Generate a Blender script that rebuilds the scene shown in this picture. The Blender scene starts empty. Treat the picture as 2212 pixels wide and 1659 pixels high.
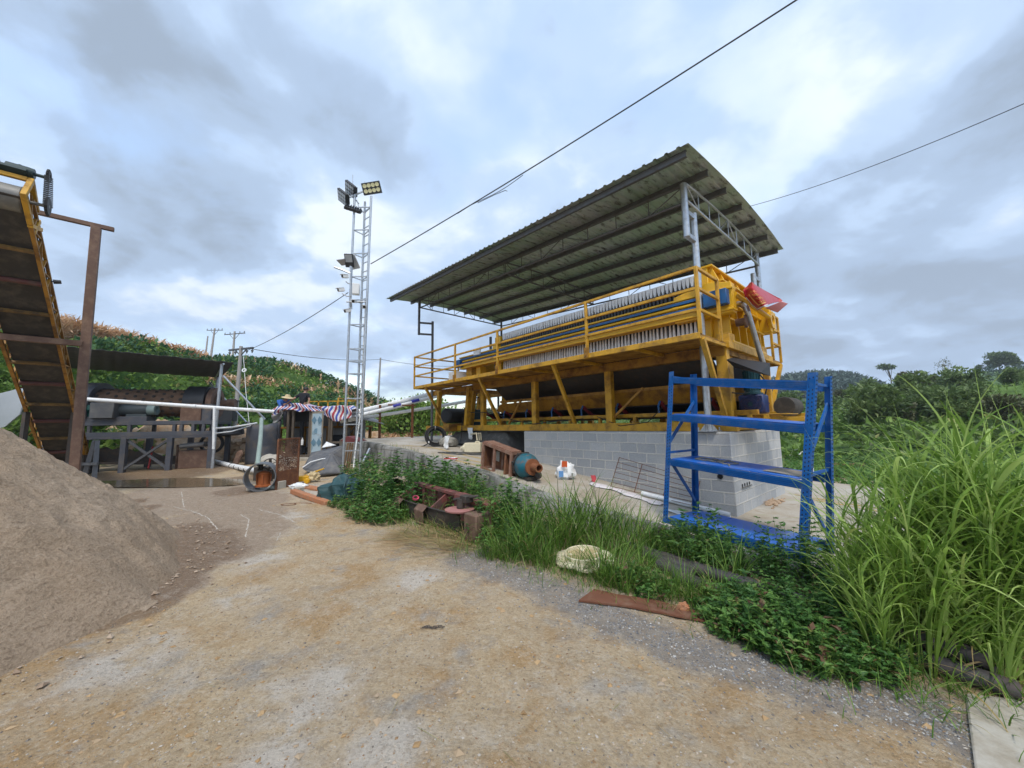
import bpy, bmesh, math, random
import numpy as np
from mathutils import Vector, Matrix, noise as mnoise
random.seed(7); rng = np.random.default_rng(7)
SC = bpy.context.scene; COL = SC.collection
R_ = math.radians
# ------------------------------------------------------------------ camera
FPX, CX, CY, EYE = 795.0, 1106.0, 829.5, 1.6        # focal length and centre in pixels of a 2212 x 1659 picture
PITCH, ROLL = R_(6.3), R_(0.9)
FW = Vector((0, math.cos(PITCH), math.sin(PITCH)))
_u0 = Vector((0, -math.sin(PITCH), math.cos(PITCH))); _r0 = Vector((1, 0, 0))
RT = _r0*math.cos(ROLL) - _u0*math.sin(ROLL); UP = _u0*math.cos(ROLL) + _r0*math.sin(ROLL)
cd = bpy.data.cameras.new('camera'); cam = bpy.data.objects.new('camera', cd); COL.objects.link(cam)
cd.sensor_fit = 'HORIZONTAL'; cd.sensor_width = 36.0; cd.lens = 36.0*FPX/2212.0
cd.clip_start = 0.05; cd.clip_end = 3000
m = Matrix((RT, UP, -FW)).transposed().to_4x4(); m.translation = (0, 0, EYE); cam.matrix_world = m
SC.camera = cam
# ------------------------------------------------------------------ world, sun, exposure
SUN_EL, SUN_AZ = R_(58), R_(177)                     # azimuth clockwise from +Y
w = bpy.data.worlds.new('World'); SC.world = w; w.use_nodes = True
nt = w.node_tree; N = nt.nodes; L = nt.links; N.clear()
def wn(t, **k):
    n = N.new(t)
    for a, b in k.items(): setattr(n, a, b)
    return n
def wmath(op, a, b=None, c=None, clamp=False):
    n = wn('ShaderNodeMath', operation=op, use_clamp=clamp)
    for i, v in enumerate((a, b, c)):
        if v is None: continue
        if isinstance(v, (int, float)): n.inputs[i].default_value = v
        else: L.new(v, n.inputs[i])
    return n.outputs[0]
def wvm(op, a, b=None, s=None):
    n = wn('ShaderNodeVectorMath', operation=op)
    for i, v in enumerate((a, b)):
        if v is None: continue
        if isinstance(v, (tuple, Vector)): n.inputs[i].default_value = v
        else: L.new(v, n.inputs[i])
    if s is not None:
        if isinstance(s, (int, float)): n.inputs['Scale'].default_value = s
        else: L.new(s, n.inputs['Scale'])
    return n
def wramp(fac, stops):
    n = wn('ShaderNodeValToRGB'); cr = n.color_ramp; cr.interpolation = 'EASE'
    while len(cr.elements) < len(stops): cr.elements.new(.5)
    for e, (p, c) in zip(cr.elements, stops): e.position = p; e.color = (*c, 1)
    L.new(fac, n.inputs[0]); return n.outputs[0]
out = wn('ShaderNodeOutputWorld'); bg = wn('ShaderNodeBackground'); L.new(bg.outputs[0], out.inputs[0])
bg.inputs['Strength'].default_value = 0.10
sky = wn('ShaderNodeTexSky', sky_type='NISHITA'); sky.sun_disc = False
sky.sun_elevation = SUN_EL; sky.sun_rotation = SUN_AZ; sky.air_density = 1.3; sky.dust_density = 1.5
tc = wn('ShaderNodeTexCoord'); D = wvm('NORMALIZE', tc.outputs['Generated']).outputs[0]
sx = wn('ShaderNodeSeparateXYZ'); L.new(D, sx.inputs[0])
zz = wmath('ADD', wmath('MAXIMUM', sx.outputs[2], 0.0), 0.32)
pv = wvm('SCALE', D, s=wmath('DIVIDE', 1.0, zz)).outputs[0]
def wnoise(vec, scale, detail, rough, dist=0.0, off=(0, 0, 0)):
    n = wn('ShaderNodeTexNoise'); n.inputs['Scale'].default_value = scale; n.inputs['Detail'].default_value = detail
    n.inputs['Roughness'].default_value = rough; n.inputs['Distortion'].default_value = dist
    L.new(wvm('ADD', vec, Vector(off)).outputs[0], n.inputs['Vector']); return n.outputs[0]
n1 = wnoise(pv, 1.25, 7, .52, .25, (3.1, 1.7, .4))
n2 = wnoise(pv, 2.9, 8, .58, .3, (7.3, .2, 2.1))
n3 = wnoise(pv, .8, 5, .5, .2, (1.3, 8.2, 5.0))
wpn = wn('ShaderNodeTexNoise'); wpn.inputs['Scale'].default_value = 2.4; wpn.inputs['Detail'].default_value = 5; L.new(pv, wpn.inputs['Vector'])
DW = wvm('NORMALIZE', wvm('ADD', D, wvm('SCALE', wvm('SUBTRACT', wpn.outputs['Color'], (.5, .5, .5)).outputs[0], s=.95).outputs[0]).outputs[0]).outputs[0]
def px_dir(x, y): return (FW + RT*((x-CX)/FPX) + UP*((CY-y)/FPX)).normalized()
def wblob(x, y, deg, amt):                            # a heavier or thinner bank of cloud in one part of the sky
    n = wvm('DOT_PRODUCT', DW, px_dir(x, y)).outputs['Value']
    mr = wn('ShaderNodeMapRange', interpolation_type='SMOOTHERSTEP')
    mr.inputs['From Min'].default_value = math.cos(R_(deg)); mr.inputs['From Max'].default_value = 1
    L.new(n, mr.inputs['Value']); return wmath('MULTIPLY', mr.outputs[0], amt)
shade = wmath('ADD', wmath('ADD', wmath('MULTIPLY', n1, .85), wmath('MULTIPLY', n2, .75)), -.30)
for b in ((430, 430, 17, -.12), (240, 560, 14, -.08), (2000, 640, 24, -.17), (1900, 420, 14, -.07), (560, 60, 16, -.07), (30, 300, 14, -.04),
          (1570, 190, 12, .09), (420, 690, 11, .15), (640, 620, 8, .10), (1350, 180, 18, .06), (2160, 780, 8, .08), (1950, 800, 7, .04),
          (800, 760, 18, .07), (950, 480, 20, .06), (1250, 80, 20, .04), (2190, 250, 12, .04)):
    shade = wmath('ADD', shade, wblob(*b))
ccol = wramp(shade, [(.25, (.285, .355, .455)), (.41, (.37, .48, .645)), (.54, (.48, .62, .83)), (.74, (.79, .87, .96))])
gap = wmath('ADD', n3, wmath('MULTIPLY', n2, .35))
for b in ((985, 240, 17, .09), (930, 400, 15, .07), (720, 560, 12, .08), (350, 120, 14, .07), (1180, 220, 12, .05), (830, 640, 10, .06), (1950, 700, 26, -.25), (2300, 500, 25, -.15)):
    gap = wmath('ADD', gap, wblob(*b))
mr = wn('ShaderNodeMapRange', interpolation_type='SMOOTHSTEP'); L.new(gap, mr.inputs[0])
mr.inputs['From Min'].default_value = .63; mr.inputs['From Max'].default_value = .84
cl10 = wvm('SCALE', ccol, s=10.0).outputs[0]
skyb = wvm('SCALE', sky.outputs[0], s=2.9).outputs[0]
mx = wn('ShaderNodeMix', data_type='RGBA'); L.new(wmath('MULTIPLY', mr.outputs[0], .75), mx.inputs[0]); L.new(cl10, mx.inputs[6]); L.new(skyb, mx.inputs[7])
L.new(mx.outputs[2], bg.inputs[0])
sd = bpy.data.lights.new('sun', 'SUN'); sun = bpy.data.objects.new('sun', sd); COL.objects.link(sun)
sd.energy = 1.9; sd.angle = R_(11); sd.color = (1, .95, .87)
sun.rotation_euler = Vector((-math.sin(SUN_AZ)*math.cos(SUN_EL), -math.cos(SUN_AZ)*math.cos(SUN_EL), -math.sin(SUN_EL))).to_track_quat('-Z', 'Y').to_euler()
sun.location = (-8, -10, 25)
SC.view_settings.view_transform = 'Standard'; SC.view_settings.look = 'None'
SC.view_settings.exposure = 0.37; SC.view_settings.gamma = 1.0
# ------------------------------------------------------------------ places
Z = Vector((0, 0, 1)); O_ = Vector((0, 0, EYE))
def ray(x, y): return FW + RT*((x-CX)/FPX) + UP*((CY-y)/FPX)
def at(x, y, Y):
    d = ray(x, y); return O_ + d*(Y/d.y)
def ground(x, y, z):
    d = ray(x, y); return O_ + d*((z-EYE)/d.z)
def road_z(x, y): return -.2 + .035*min(max(y, -8), 17) - .05*min(max(x, 0), 4)
def road(x, y):                                       # where a sight line meets the road
    p = ground(x, y, 0)
    for _ in range(12): p = ground(x, y, road_z(p.x, p.y))
    return p
_a = R_(41.2)
U = Vector((-math.sin(_a), math.cos(_a), 0)); V = Vector((math.cos(_a), math.sin(_a), 0))   # along and across the machine
C0 = ground(1589, 1116, 0)                            # near corner of the block pier
def M(s, w_, z): return C0 + U*s + V*w_ + Z*z
def onw(x, y, w_):                                    # sight line meets the upright plane w = const
    d = ray(x, y); return O_ + d*(((C0-O_).dot(V)+w_)/d.dot(V))
def ons(x, y, s):
    d = ray(x, y); return O_ + d*(((C0-O_).dot(U)+s)/d.dot(U))
def sw(p): q = p-C0; return q.dot(U), q.dot(V)
_PS = [(-8, -.25), (-3, -.12), (0, 0), (2.3, .29), (3.4, .43), (4.3, .57), (6.35, .72), (8, .87), (10.3, 1.0), (13, 1.1), (18, 1.15)]
def pad_z(s): return float(np.interp(s, [a for a, b in _PS], [b for a, b in _PS]))
def padp(x, y):                                       # where a sight line first meets the rising slab
    lo = 3.0
    for k in range(1, 400):
        p = at(x, y, 3.0+k*.06)
        if p.z < pad_z((p-C0).dot(U)): break
        lo = 3.0+k*.06
    hi = lo+.06
    for _ in range(20):
        md = (lo+hi)/2; p = at(x, y, md)
        if p.z < pad_z((p-C0).dot(U)): hi = md
        else: lo = md
    return at(x, y, lo)
def edge_w(s): return float(np.interp(s, [-8, -3, -1.2, .5, 2.2, 8, 11, 13], [-2.1, -1.98, -1.92, -1.85, -2.2, -2.25, -2.3, -2.3]))
# ------------------------------------------------------------------ objects
OFF = {}
def link(o, parent=None):
    COL.objects.link(o)
    if parent: o.parent = parent
def tag(o, label=None, cat=None, group=None, kind=None):
    for k, v in (('label', label), ('category', cat), ('group', group), ('kind', kind)):
        if v: o[k] = v
    return o
def thing(name, label, cat, loc, group=None):
    o = bpy.data.objects.new(name, None); link(o); o.location = loc; o.empty_display_size = .2
    OFF[o] = Vector(loc); return tag(o, label, cat, group)
def put(me, name, parent=None, label=None, cat=None, group=None, kind=None, mat=None, center=True):
    """mesh given in world coordinates -> object under parent, or a top-level object with its origin at its base"""
    if mat: me.materials.append(mat)
    n = len(me.vertices); co = np.empty(n*3, np.float32); me.vertices.foreach_get('co', co); co = co.reshape(-1, 3)
    if parent: off = OFF[parent]
    elif center and n: off = Vector((*(co[:, :2].min(0)+co[:, :2].max(0))/2, co[:, 2].min()))
    else: off = Vector((0, 0, 0))
    co -= np.array(off, np.float32); me.vertices.foreach_set('co', co.ravel()); me.update()
    o = bpy.data.objects.new(name, me); link(o, parent)
    if parent: OFF[o] = off
    else: o.location = off; OFF[o] = off
    return tag(o, label, cat, group, kind)
def dup(root, loc, rz=0., sc=1., label=None):
    r = root.copy(); COL.objects.link(r); r.location = loc; r.rotation_euler = (0, 0, rz); r.scale = (sc, sc, sc)
    if label: r['label'] = label
    for ch in list(root.children):
        c = ch.copy(); COL.objects.link(c); c.parent = r
        for g in ch.children:
            d = g.copy(); COL.objects.link(d); d.parent = c
    return r
def frame(d, up=Z):
    d = d.normalized(); x = d.cross(up)
    if x.length < 1e-4: x = d.cross(Vector((0, 1, 0)))
    x.normalize(); y = x.cross(d).normalized(); return x, y
class MB:
    def __init__(s): s.v = []; s.f = []; s.mi = []; s.cur = 0
    def add(s, vs, fs):
        b = len(s.v); s.v += [tuple(v) for v in vs]; s.f += [[i+b for i in f] for f in fs]; s.mi += [s.cur]*len(fs); return s
    def box(s, c, size, ax=None):
        X, Y, Z_ = ax or (Vector((1, 0, 0)), Vector((0, 1, 0)), Z); a, b, h = [q/2 for q in size]; c = Vector(c)
        vs = [c+X*a*i+Y*b*j+Z_*h*k for i in (-1, 1) for j in (-1, 1) for k in (-1, 1)]
        return s.add(vs, [(0, 1, 3, 2), (4, 6, 7, 5), (0, 4, 5, 1), (2, 3, 7, 6), (0, 2, 6, 4), (1, 5, 7, 3)])
    def mbox(s, s0, s1, w0, w1, z0, z1):
        return s.box(M((s0+s1)/2, (w0+w1)/2, (z0+z1)/2), (abs(s1-s0), abs(w1-w0), abs(z1-z0)), (U, V, Z))
    def bar(s, p0, p1, a, b=None, up=Z):
        b = b or a; p0 = Vector(p0); p1 = Vector(p1); x, y = frame(p1-p0, up)
        return s.box((p0+p1)/2, (a, b, (p1-p0).length), (x, y, (p1-p0).normalized()))
    def tube(s, p0, p1, r, n=12, r2=None, caps=True):
        p0 = Vector(p0); p1 = Vector(p1); r2 = r if r2 is None else r2; x, y = frame(p1-p0)
        vs = [p+(x*math.cos(t)+y*math.sin(t))*q for p, q in ((p0, r), (p1, r2)) for t in [2*math.pi*i/n for i in range(n)]]
        fs = [(i, (i+1) % n, n+(i+1) % n, n+i) for i in range(n)]
        if caps: fs += [list(range(n))[::-1], list(range(n, 2*n))]
        return s.add(vs, fs)
    def pipe(s, p0, p1, r, ri, n=20):                 # open pipe with a wall
        return s.lathe(p0, Vector(p1)-Vector(p0), [(0, ri), (0, r), (1, r), (1, ri), (0, ri)], n, rel=True)
    def path(s, pts, r, n=8, caps=True):
        pts = [Vector(p) for p in pts]; vs = []; fs = []; k = len(pts); x = None
        for i, p in enumerate(pts):
            d = (pts[min(i+1, k-1)]-pts[max(i-1, 0)]).normalized()
            if x is None: x, y = frame(d)
            else:
                x = (x-d*x.dot(d)).normalized(); y = x.cross(d).normalized()
            q = r[i] if isinstance(r, (list, tuple)) else r
            vs += [p+(x*math.cos(t)+y*math.sin(t))*q for t in [2*math.pi*j/n for j in range(n)]]
        for i in range(k-1): fs += [(i*n+j, i*n+(j+1) % n, (i+1)*n+(j+1) % n, (i+1)*n+j) for j in range(n)]
        if caps: fs += [list(range(n))[::-1], list(range((k-1)*n, k*n))]
        return s.add(vs, fs)
    def lathe(s, p0, axis, prof, n=24, rel=False):
        p0 = Vector(p0); axis = Vector(axis); Ln = axis.length if rel else 1.0; d = axis.normalized(); x, y = frame(d); vs = []; fs = []
        for t, r in prof: vs += [p0+d*(t*Ln)+(x*math.cos(a)+y*math.sin(a))*r for a in [2*math.pi*i/n for i in range(n)]]
        for k in range(len(prof)-1): fs += [(k*n+i, k*n+(i+1) % n, (k+1)*n+(i+1) % n, (k+1)*n+i) for i in range(n)]
        if prof[0] != prof[-1]:
            if prof[0][1] > 1e-5: fs.append(list(range(n))[::-1])
            if prof[-1][1] > 1e-5: fs.append(list(range((len(prof)-1)*n, len(prof)*n)))
        return s.add(vs, fs)
    def poly(s, pts, ext):                            # outline extruded by the vector ext
        pts = [Vector(p) for p in pts]; e = Vector(ext); n = len(pts)
        return s.add(pts+[p+e for p in pts], [list(range(n))[::-1], list(range(n, 2*n))]+[(i, (i+1) % n, n+(i+1) % n, n+i) for i in range(n)])
    def grid(s, fn, nu, nv, thick=None):
        P = [[Vector(fn(i/nu, j/nv)) for j in range(nv+1)] for i in range(nu+1)]
        vs = [p for r in P for p in r]; q = nv+1
        fs = [(i*q+j, (i+1)*q+j, (i+1)*q+j+1, i*q+j+1) for i in range(nu) for j in range(nv)]
        if thick is not None:
            t = Vector(thick); n = len(vs); vs = vs+[p+t for p in vs]; fs = fs+[tuple(a+n for a in f[::-1]) for f in fs]
            rim = [i*q for i in range(nu+1)]+[nu*q+j for j in range(1, q)]+[i*q+nv for i in range(nu-1, -1, -1)]+[j for j in range(nv-1, 0, -1)]
            fs += [(rim[i], rim[(i+1) % len(rim)], rim[(i+1) % len(rim)]+n, rim[i]+n) for i in range(len(rim))]
        return s.add(vs, fs)
    def mesh(s, name, smooth=True):
        me = bpy.data.meshes.new(name); bm = bmesh.new(); bv = [bm.verts.new(v) for v in s.v]
        for f, q in zip(s.f, s.mi):
            try: bm.faces.new([bv[i] for i in f]).material_index = q
            except ValueError: pass
        bmesh.ops.recalc_face_normals(bm, faces=bm.faces); bm.to_mesh(me); bm.free()
        if smooth:
            me.polygons.foreach_set('use_smooth', [True]*len(me.polygons)); me.set_sharp_from_angle(angle=R_(32))
        return me
    def build(s, name, mat, parent=None, label=None, cat=None, group=None, kind=None, bevel=0, smooth=True, center=True):
        ms = mat if isinstance(mat, tuple) else (mat,); o = put(s.mesh(name, smooth), name, parent, label, cat, group, kind, ms[0], center)
        for m_ in ms[1:]: o.data.materials.append(m_)
        if bevel:
            b = o.modifiers.new('bevel', 'BEVEL'); b.width = bevel; b.segments = 1; b.limit_method = 'ANGLE'; b.angle_limit = R_(40)
        return o
def npmesh(name, verts, faces, tint=None, smooth=False):
    """big mesh from arrays: verts (n,3), faces (m,k)"""
    me = bpy.data.meshes.new(name); verts = np.asarray(verts, np.float32); faces = np.asarray(faces, np.int32); m_, k = faces.shape
    me.vertices.add(len(verts)); me.vertices.foreach_set('co', verts.ravel())
    me.loops.add(m_*k); me.loops.foreach_set('vertex_index', faces.ravel())
    me.polygons.add(m_); me.polygons.foreach_set('loop_start', np.arange(0, m_*k, k, dtype=np.int32))
    me.polygons.foreach_set('use_smooth', np.full(m_, smooth))
    if tint is not None:
        a = me.attributes.new('tint', 'FLOAT', 'FACE'); a.data.foreach_set('value', np.asarray(tint, np.float32))
    me.update(calc_edges=True); return me
# ------------------------------------------------------------------ materials
MATS = {}
class NT:
    def __init__(s, name):
        s.m = bpy.data.materials.new(name); s.m.use_nodes = True; s.t = s.m.node_tree; s.t.nodes.clear()
        s.out = s.n('ShaderNodeOutputMaterial'); s.p = s.n('ShaderNodeBsdfPrincipled'); s.l(s.p.outputs[0], s.out.inputs[0])
        s.geo = s.n('ShaderNodeNewGeometry'); s.pos = s.geo.outputs['Position']
    def n(s, t, **k):
        q = s.t.nodes.new(t)
        for a, b in k.items(): setattr(q, a, b)
        return q
    def l(s, a, b): s.t.links.new(a, b)
    def set(s, sock, v):
        if isinstance(v, (int, float)): sock.default_value = v
        elif isinstance(v, tuple): sock.default_value = (*v, 1) if len(v) == 3 and sock.type == 'RGBA' else v
        else: s.l(v, sock)
    def noise(s, scale, detail=4, rough=.55, vec=None, dist=0, stretch=None, off=None):
        q = s.n('ShaderNodeTexNoise'); v = vec or s.pos
        if stretch or off:
            mp = s.n('ShaderNodeMapping'); s.l(v, mp.inputs[0]); v = mp.outputs[0]
            if stretch: mp.inputs['Scale'].default_value = stretch
            if off: mp.inputs['Location'].default_value = off
        s.l(v, q.inputs['Vector']); q.inputs['Scale'].default_value = scale; q.inputs['Detail'].default_value = detail
        q.inputs['Roughness'].default_value = rough; q.inputs['Distortion'].default_value = dist; return q.outputs[0]
    def mr(s, v, a, b, c=0., d=1.):
        q = s.n('ShaderNodeMapRange'); s.l(v, q.inputs[0])
        for i, x in enumerate((a, b, c, d)): q.inputs[i+1].default_value = x
        return q.outputs[0]
    def mix(s, f, a, b, mode='MIX'):
        q = s.n('ShaderNodeMix', data_type='RGBA', blend_type=mode); s.set(q.inputs[0], f); s.set(q.inputs[6], a); s.set(q.inputs[7], b); return q.outputs[2]
    def math(s, op, a, b):
        q = s.n('ShaderNodeMath', operation=op); s.set(q.inputs[0], a); s.set(q.inputs[1], b); return q.outputs[0]
    def attr(s, name): return s.n('ShaderNodeAttribute', attribute_name=name).outputs['Fac']
    def bump(s, h, strength=.3, dist=.01):
        q = s.n('ShaderNodeBump'); q.inputs['Strength'].default_value = strength; q.inputs['Distance'].default_value = dist
        s.l(h, q.inputs['Height']); s.l(q.outputs[0], s.p.inputs['Normal'])
    def fin(s, col, rough=.6, metal=0., spec=.4):
        s.set(s.p.inputs['Base Color'], col); s.set(s.p.inputs['Roughness'], rough); s.set(s.p.inputs['Metallic'], metal)
        s.p.inputs['Specular IOR Level'].default_value = spec; return s.m
def mul(c, k): return tuple(min(1, x*k) for x in c)
def surf(name, c, rough=.6, metal=0., var=.18, scale=3., dirt=None, damt=.5, dscale=6., dth=.55, bump=.15, bscale=60., bdist=.004, stretch=None, spec=.4):
    if name in MATS: return MATS[name]
    t = NT(name); col = t.mix(t.noise(scale, 5), mul(c, 1-var), mul(c, 1+var))
    r = rough
    if dirt:
        f = t.mr(t.noise(dscale, 8, .65, stretch=stretch), dth-.08, dth+.12, 0, damt); col = t.mix(f, col, dirt); r = t.mr(f, 0, 1, rough, min(1, rough+.3))
    if bump: t.bump(t.noise(bscale, 4), bump, bdist)
    MATS[name] = t.fin(col, r, metal, spec); return MATS[name]
YEL = surf('yellow_paint', (.55, .295, .018), .45, var=.18, dirt=(.15, .075, .025), damt=.75, dscale=4.5, dth=.54, bump=.05)
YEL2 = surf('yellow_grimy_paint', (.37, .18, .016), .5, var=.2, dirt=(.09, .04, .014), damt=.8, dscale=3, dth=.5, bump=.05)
YELC = surf('yellow_clean_paint', (.68, .385, .012), .36, var=.06, dirt=(.3, .14, .02), damt=.4, dscale=3, dth=.62, bump=.03)
BLU = surf('blue_enamel', (.002, .085, .30), .5, spec=.25, var=.16, dirt=(.13, .15, .18), damt=.45, dscale=6, dth=.57, bump=.03)
BLUT = surf('blue_shelf_paint', (.016, .13, .50), .40, var=.12, dirt=(.3, .26, .2), damt=.6, dscale=3.2, dth=.6, bump=.03)
BLU2 = surf('dark_blue_paint', (.012, .10, .28), .38, var=.12, dirt=(.05, .06, .08), damt=.5, dscale=4, dth=.55, bump=.03)
NAVY = surf('navy_gearbox_paint', (.012, .03, .11), .42, var=.2, dirt=(.16, .06, .03), damt=.6, dscale=14, dth=.6)
TEAL = surf('green_motor_paint', (.010, .05, .06), .4, var=.2)
PUMPB = surf('teal_pump_paint', (.012, .12, .16), .42, var=.2, dirt=(.20, .08, .03), damt=.7, dscale=9, dth=.58)
GALV = surf('galvanised_steel', (.46, .49, .52), .36, .75, var=.2, scale=9, dirt=(.28, .27, .25), damt=.5, dscale=14, bump=.03)
GALVD = surf('weathered_steel_section', (.12, .123, .13), .5, .5, var=.2, scale=5, dirt=(.09, .075, .06), damt=.5, dscale=8)
RUST = surf('rusted_steel', (.15, .062, .032), .85, .1, var=.35, scale=7, dirt=(.27, .12, .05), damt=.7, dscale=11, bump=.3)
RUSTB = surf('brown_rusty_beam', (.13, .075, .052), .75, .1, var=.3, scale=4, dirt=(.24, .16, .11), damt=.7, dscale=7, bump=.2)
REDOX = surf('red_oxide_paint', (.19, .06, .05), .65, 0, var=.3, scale=5, dirt=(.08, .055, .045), damt=.8, dscale=6, dth=.5, bump=.15)
DKST = surf('dark_oily_steel', (.05, .043, .038), .6, .2, var=.3, scale=6, dirt=(.12, .08, .05), damt=.5, dscale=8)
SLATE = surf('slate_grey_paint', (.075, .08, .095), .5, .1, var=.2, scale=3, dirt=(.17, .13, .085), damt=.6, dscale=3, dth=.58)
BLACK = surf('black_rubber', (.018, .018, .019), .6, var=.3, scale=20)
BELT = surf('dusty_rubber_belt', (.040, .036, .031), .8, var=.3, scale=5, dirt=(.10, .085, .065), damt=.7, dscale=5, dth=.55)
PLAST = surf('dark_plastic', (.03, .032, .036), .5, var=.2)
WHITEP = surf('white_plastic', (.74, .75, .74), .45, var=.06, dirt=(.45, .40, .33), damt=.5, dscale=7, dth=.6)
CLOTHW = surf('white_filter_cloth', (.70, .71, .72), .9, var=.10, scale=8, dirt=(.36, .35, .33), damt=.5, dscale=9, dth=.58)
CREAM = surf('cream_plastic', (.68, .61, .43), .45, var=.06, dirt=(.42, .33, .19), damt=.35, dscale=14, dth=.6)
CONC = surf('weathered_concrete', (.33, .31, .27), .9, var=.3, scale=4, dirt=(.10, .10, .08), damt=.9, dscale=5, dth=.50, bump=.5, bscale=25, bdist=.02)
CONCL = surf('pale_concrete', (.42, .39, .33), .9, var=.2, scale=4, dirt=(.24, .20, .14), damt=.7, dscale=4, dth=.5, bump=.4, bscale=30, bdist=.01)
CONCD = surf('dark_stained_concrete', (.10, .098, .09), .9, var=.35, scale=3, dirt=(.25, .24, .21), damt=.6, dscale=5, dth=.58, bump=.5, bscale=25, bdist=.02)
BRICKM = surf('orange_clay_brick', (.40, .16, .07), .9, var=.25, scale=5, dirt=(.30, .22, .15), damt=.7, dscale=9, bump=.3)
ALU = surf('brown_aluminium_frame', (.13, .105, .08), .45, .3, var=.15)
GREYM = surf('grey_sheet_steel', (.12, .122, .125), .55, .4, var=.3, scale=2.5, dirt=(.25, .23, .2), damt=.5, dscale=4, bump=.1)
ROCK = surf('orange_earth', (.36, .22, .115), .95, var=.35, scale=2.5, dirt=(.46, .37, .27), damt=.8, dscale=3, dth=.5, bump=.6, bscale=9, bdist=.05)
HOLE_SHADE = surf('hole_shade_black', (.012, .012, .012), .9)  # near-black for solid discs and boxes that paint in the shade of holes
WOODM = surf('weathered_timber', (.26, .16, .08), .85, var=.3, scale=6, stretch=(1, 8, 1), dirt=(.12, .08, .05), damt=.5)
TEALT = surf('dark_green_tarpaulin', (.018, .062, .066), .55, var=.25, scale=6, dirt=(.06, .09, .09), damt=.5, dscale=8, bump=.2, bscale=40)
HUB = surf('faded_blue_fabric', (.03, .11, .36), .9, var=.2, scale=10)
BLKF = surf('black_cotton', (.012, .013, .017), .9)
SKIN = surf('skin', (.36, .20, .13), .55, var=.08)
HAIR = surf('black_hair', (.01, .009, .008), .5)
STRAW = surf('straw', (.55, .44, .25), .85, var=.2, scale=30, bump=.4, bscale=150)
TROUS = surf('dark_trousers', (.035, .037, .045), .9)
def leafmat(name, cols, trans=.35, rough=.5):
    t = NT(name); f = t.attr('tint'); q = t.n('ShaderNodeValToRGB'); cr = q.color_ramp
    while len(cr.elements) < len(cols): cr.elements.new(.5)
    for e, (p, c) in zip(cr.elements, cols): e.position = p; e.color = (*c, 1)
    t.l(f, q.inputs[0]); col = t.mix(t.noise(1.3, 3), mul((.5, .5, .5), 1.35), (.5, .5, .5)); col = t.mix(1., q.outputs[0], col, 'MULTIPLY')
    col = t.mix(1., col, (2., 2., 2.), 'MULTIPLY') if False else q.outputs[0]
    t.fin(col, rough, 0, .35)
    tr = t.n('ShaderNodeBsdfTranslucent'); t.l(col, tr.inputs[0]); ms = t.n('ShaderNodeMixShader'); ms.inputs[0].default_value = trans
    t.l(t.p.outputs[0], ms.inputs[1]); t.l(tr.outputs[0], ms.inputs[2]); t.l(ms.outputs[0], t.out.inputs[0]); return t.m
GRASS = leafmat('long_grass_blades', [(0, (.045, .105, .014)), (.45, (.10, .20, .026)), (.82, (.20, .32, .06)), (.9, (.33, .28, .11)), (1, (.40, .30, .15))])
NAPIER = leafmat('napier_grass_blades', [(0, (.10, .19, .03)), (.5, (.25, .39, .065)), (.9, (.42, .55, .16)), (.95, (.36, .28, .10)), (1, (.42, .30, .15))], .4)
WEED = leafmat('weed_leaves', [(0, (.04, .11, .025)), (.5, (.085, .20, .04)), (.95, (.17, .30, .065)), (.985, (.24, .24, .06)), (1, (.16, .09, .05))], .35)
DRYG = leafmat('dry_cut_grass', [(0, (.30, .20, .09)), (.6, (.42, .31, .15)), (1, (.26, .27, .09))], .2)
CORN = leafmat('dry_corn_leaves', [(0, (.50, .30, .16)), (.5, (.70, .47, .28)), (1, (.80, .60, .40))], .25)
CASS = leafmat('cassava_leaves', [(0, (.028, .08, .036)), (.6, (.065, .155, .06)), (1, (.14, .24, .085))], .25)
SLOPE = leafmat('slope_grass', [(0, (.06, .115, .022)), (.5, (.13, .225, .038)), (.85, (.23, .34, .06)), (1, (.30, .27, .10))], .3)
TREED = leafmat('dark_tree_leaves', [(0, (.07, .11, .034)), (.6, (.13, .19, .058)), (1, (.23, .30, .10))], .3)
TREEB = leafmat('bright_tree_leaves', [(0, (.08, .16, .036)), (.6, (.17, .29, .065)), (1, (.28, .40, .11))], .25)
TREER = leafmat('russet_tree_leaves', [(0, (.08, .09, .04)), (.6, (.14, .145, .062)), (1, (.22, .205, .095))], .2)
FARF = leafmat('far_forest_leaves', [(0, (.035, .065, .050)), (.6, (.06, .105, .078)), (1, (.10, .15, .095))], .1)
BARK = surf('bark', (.11, .085, .06), .9, var=.3, scale=12)
# ================================================================== the setting
def fbm(x, y, sc, oct_=4, seed=0.): return mnoise.fractal(Vector((x*sc+seed, y*sc-seed*.7, seed)), 1.0, 2.0, oct_)
def smooth(t): t = min(1, max(0, t)); return t*t*(3-2*t)
PUD = road(330, 1040)
def seg_dist(p, pts):
    b = 1e9
    for q0, q1 in zip(pts[:-1], pts[1:]):
        d = (q1[0]-q0[0], q1[1]-q0[1]); l = d[0]**2+d[1]**2; t = min(1, max(0, ((p[0]-q0[0])*d[0]+(p[1]-q0[1])*d[1])/l))
        b = min(b, math.hypot(p[0]-q0[0]-d[0]*t, p[1]-q0[1]-d[1]*t))
    return b
GRAV = [road(x, y)[:2] for x, y in ((1000, 1205), (1120, 1245), (1230, 1290), (1340, 1345), (1480, 1400), (1650, 1450), (1800, 1490), (2000, 1535), (2120, 1600))]
WETP = [(road(x, y), r) for x, y, r in ((385, 1150, .45), (420, 1185, .5), (460, 1200, .35), (360, 1240, .4), (330, 1275, .35), (300, 1310, .3), (250, 1330, .25), (430, 1165, .45), (270, 1085, .35), (300, 1100, .3), (520, 1060, .5), (500, 1035, .9), (300, 1020, 1.2), (420, 1015, 1.2))]
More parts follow.
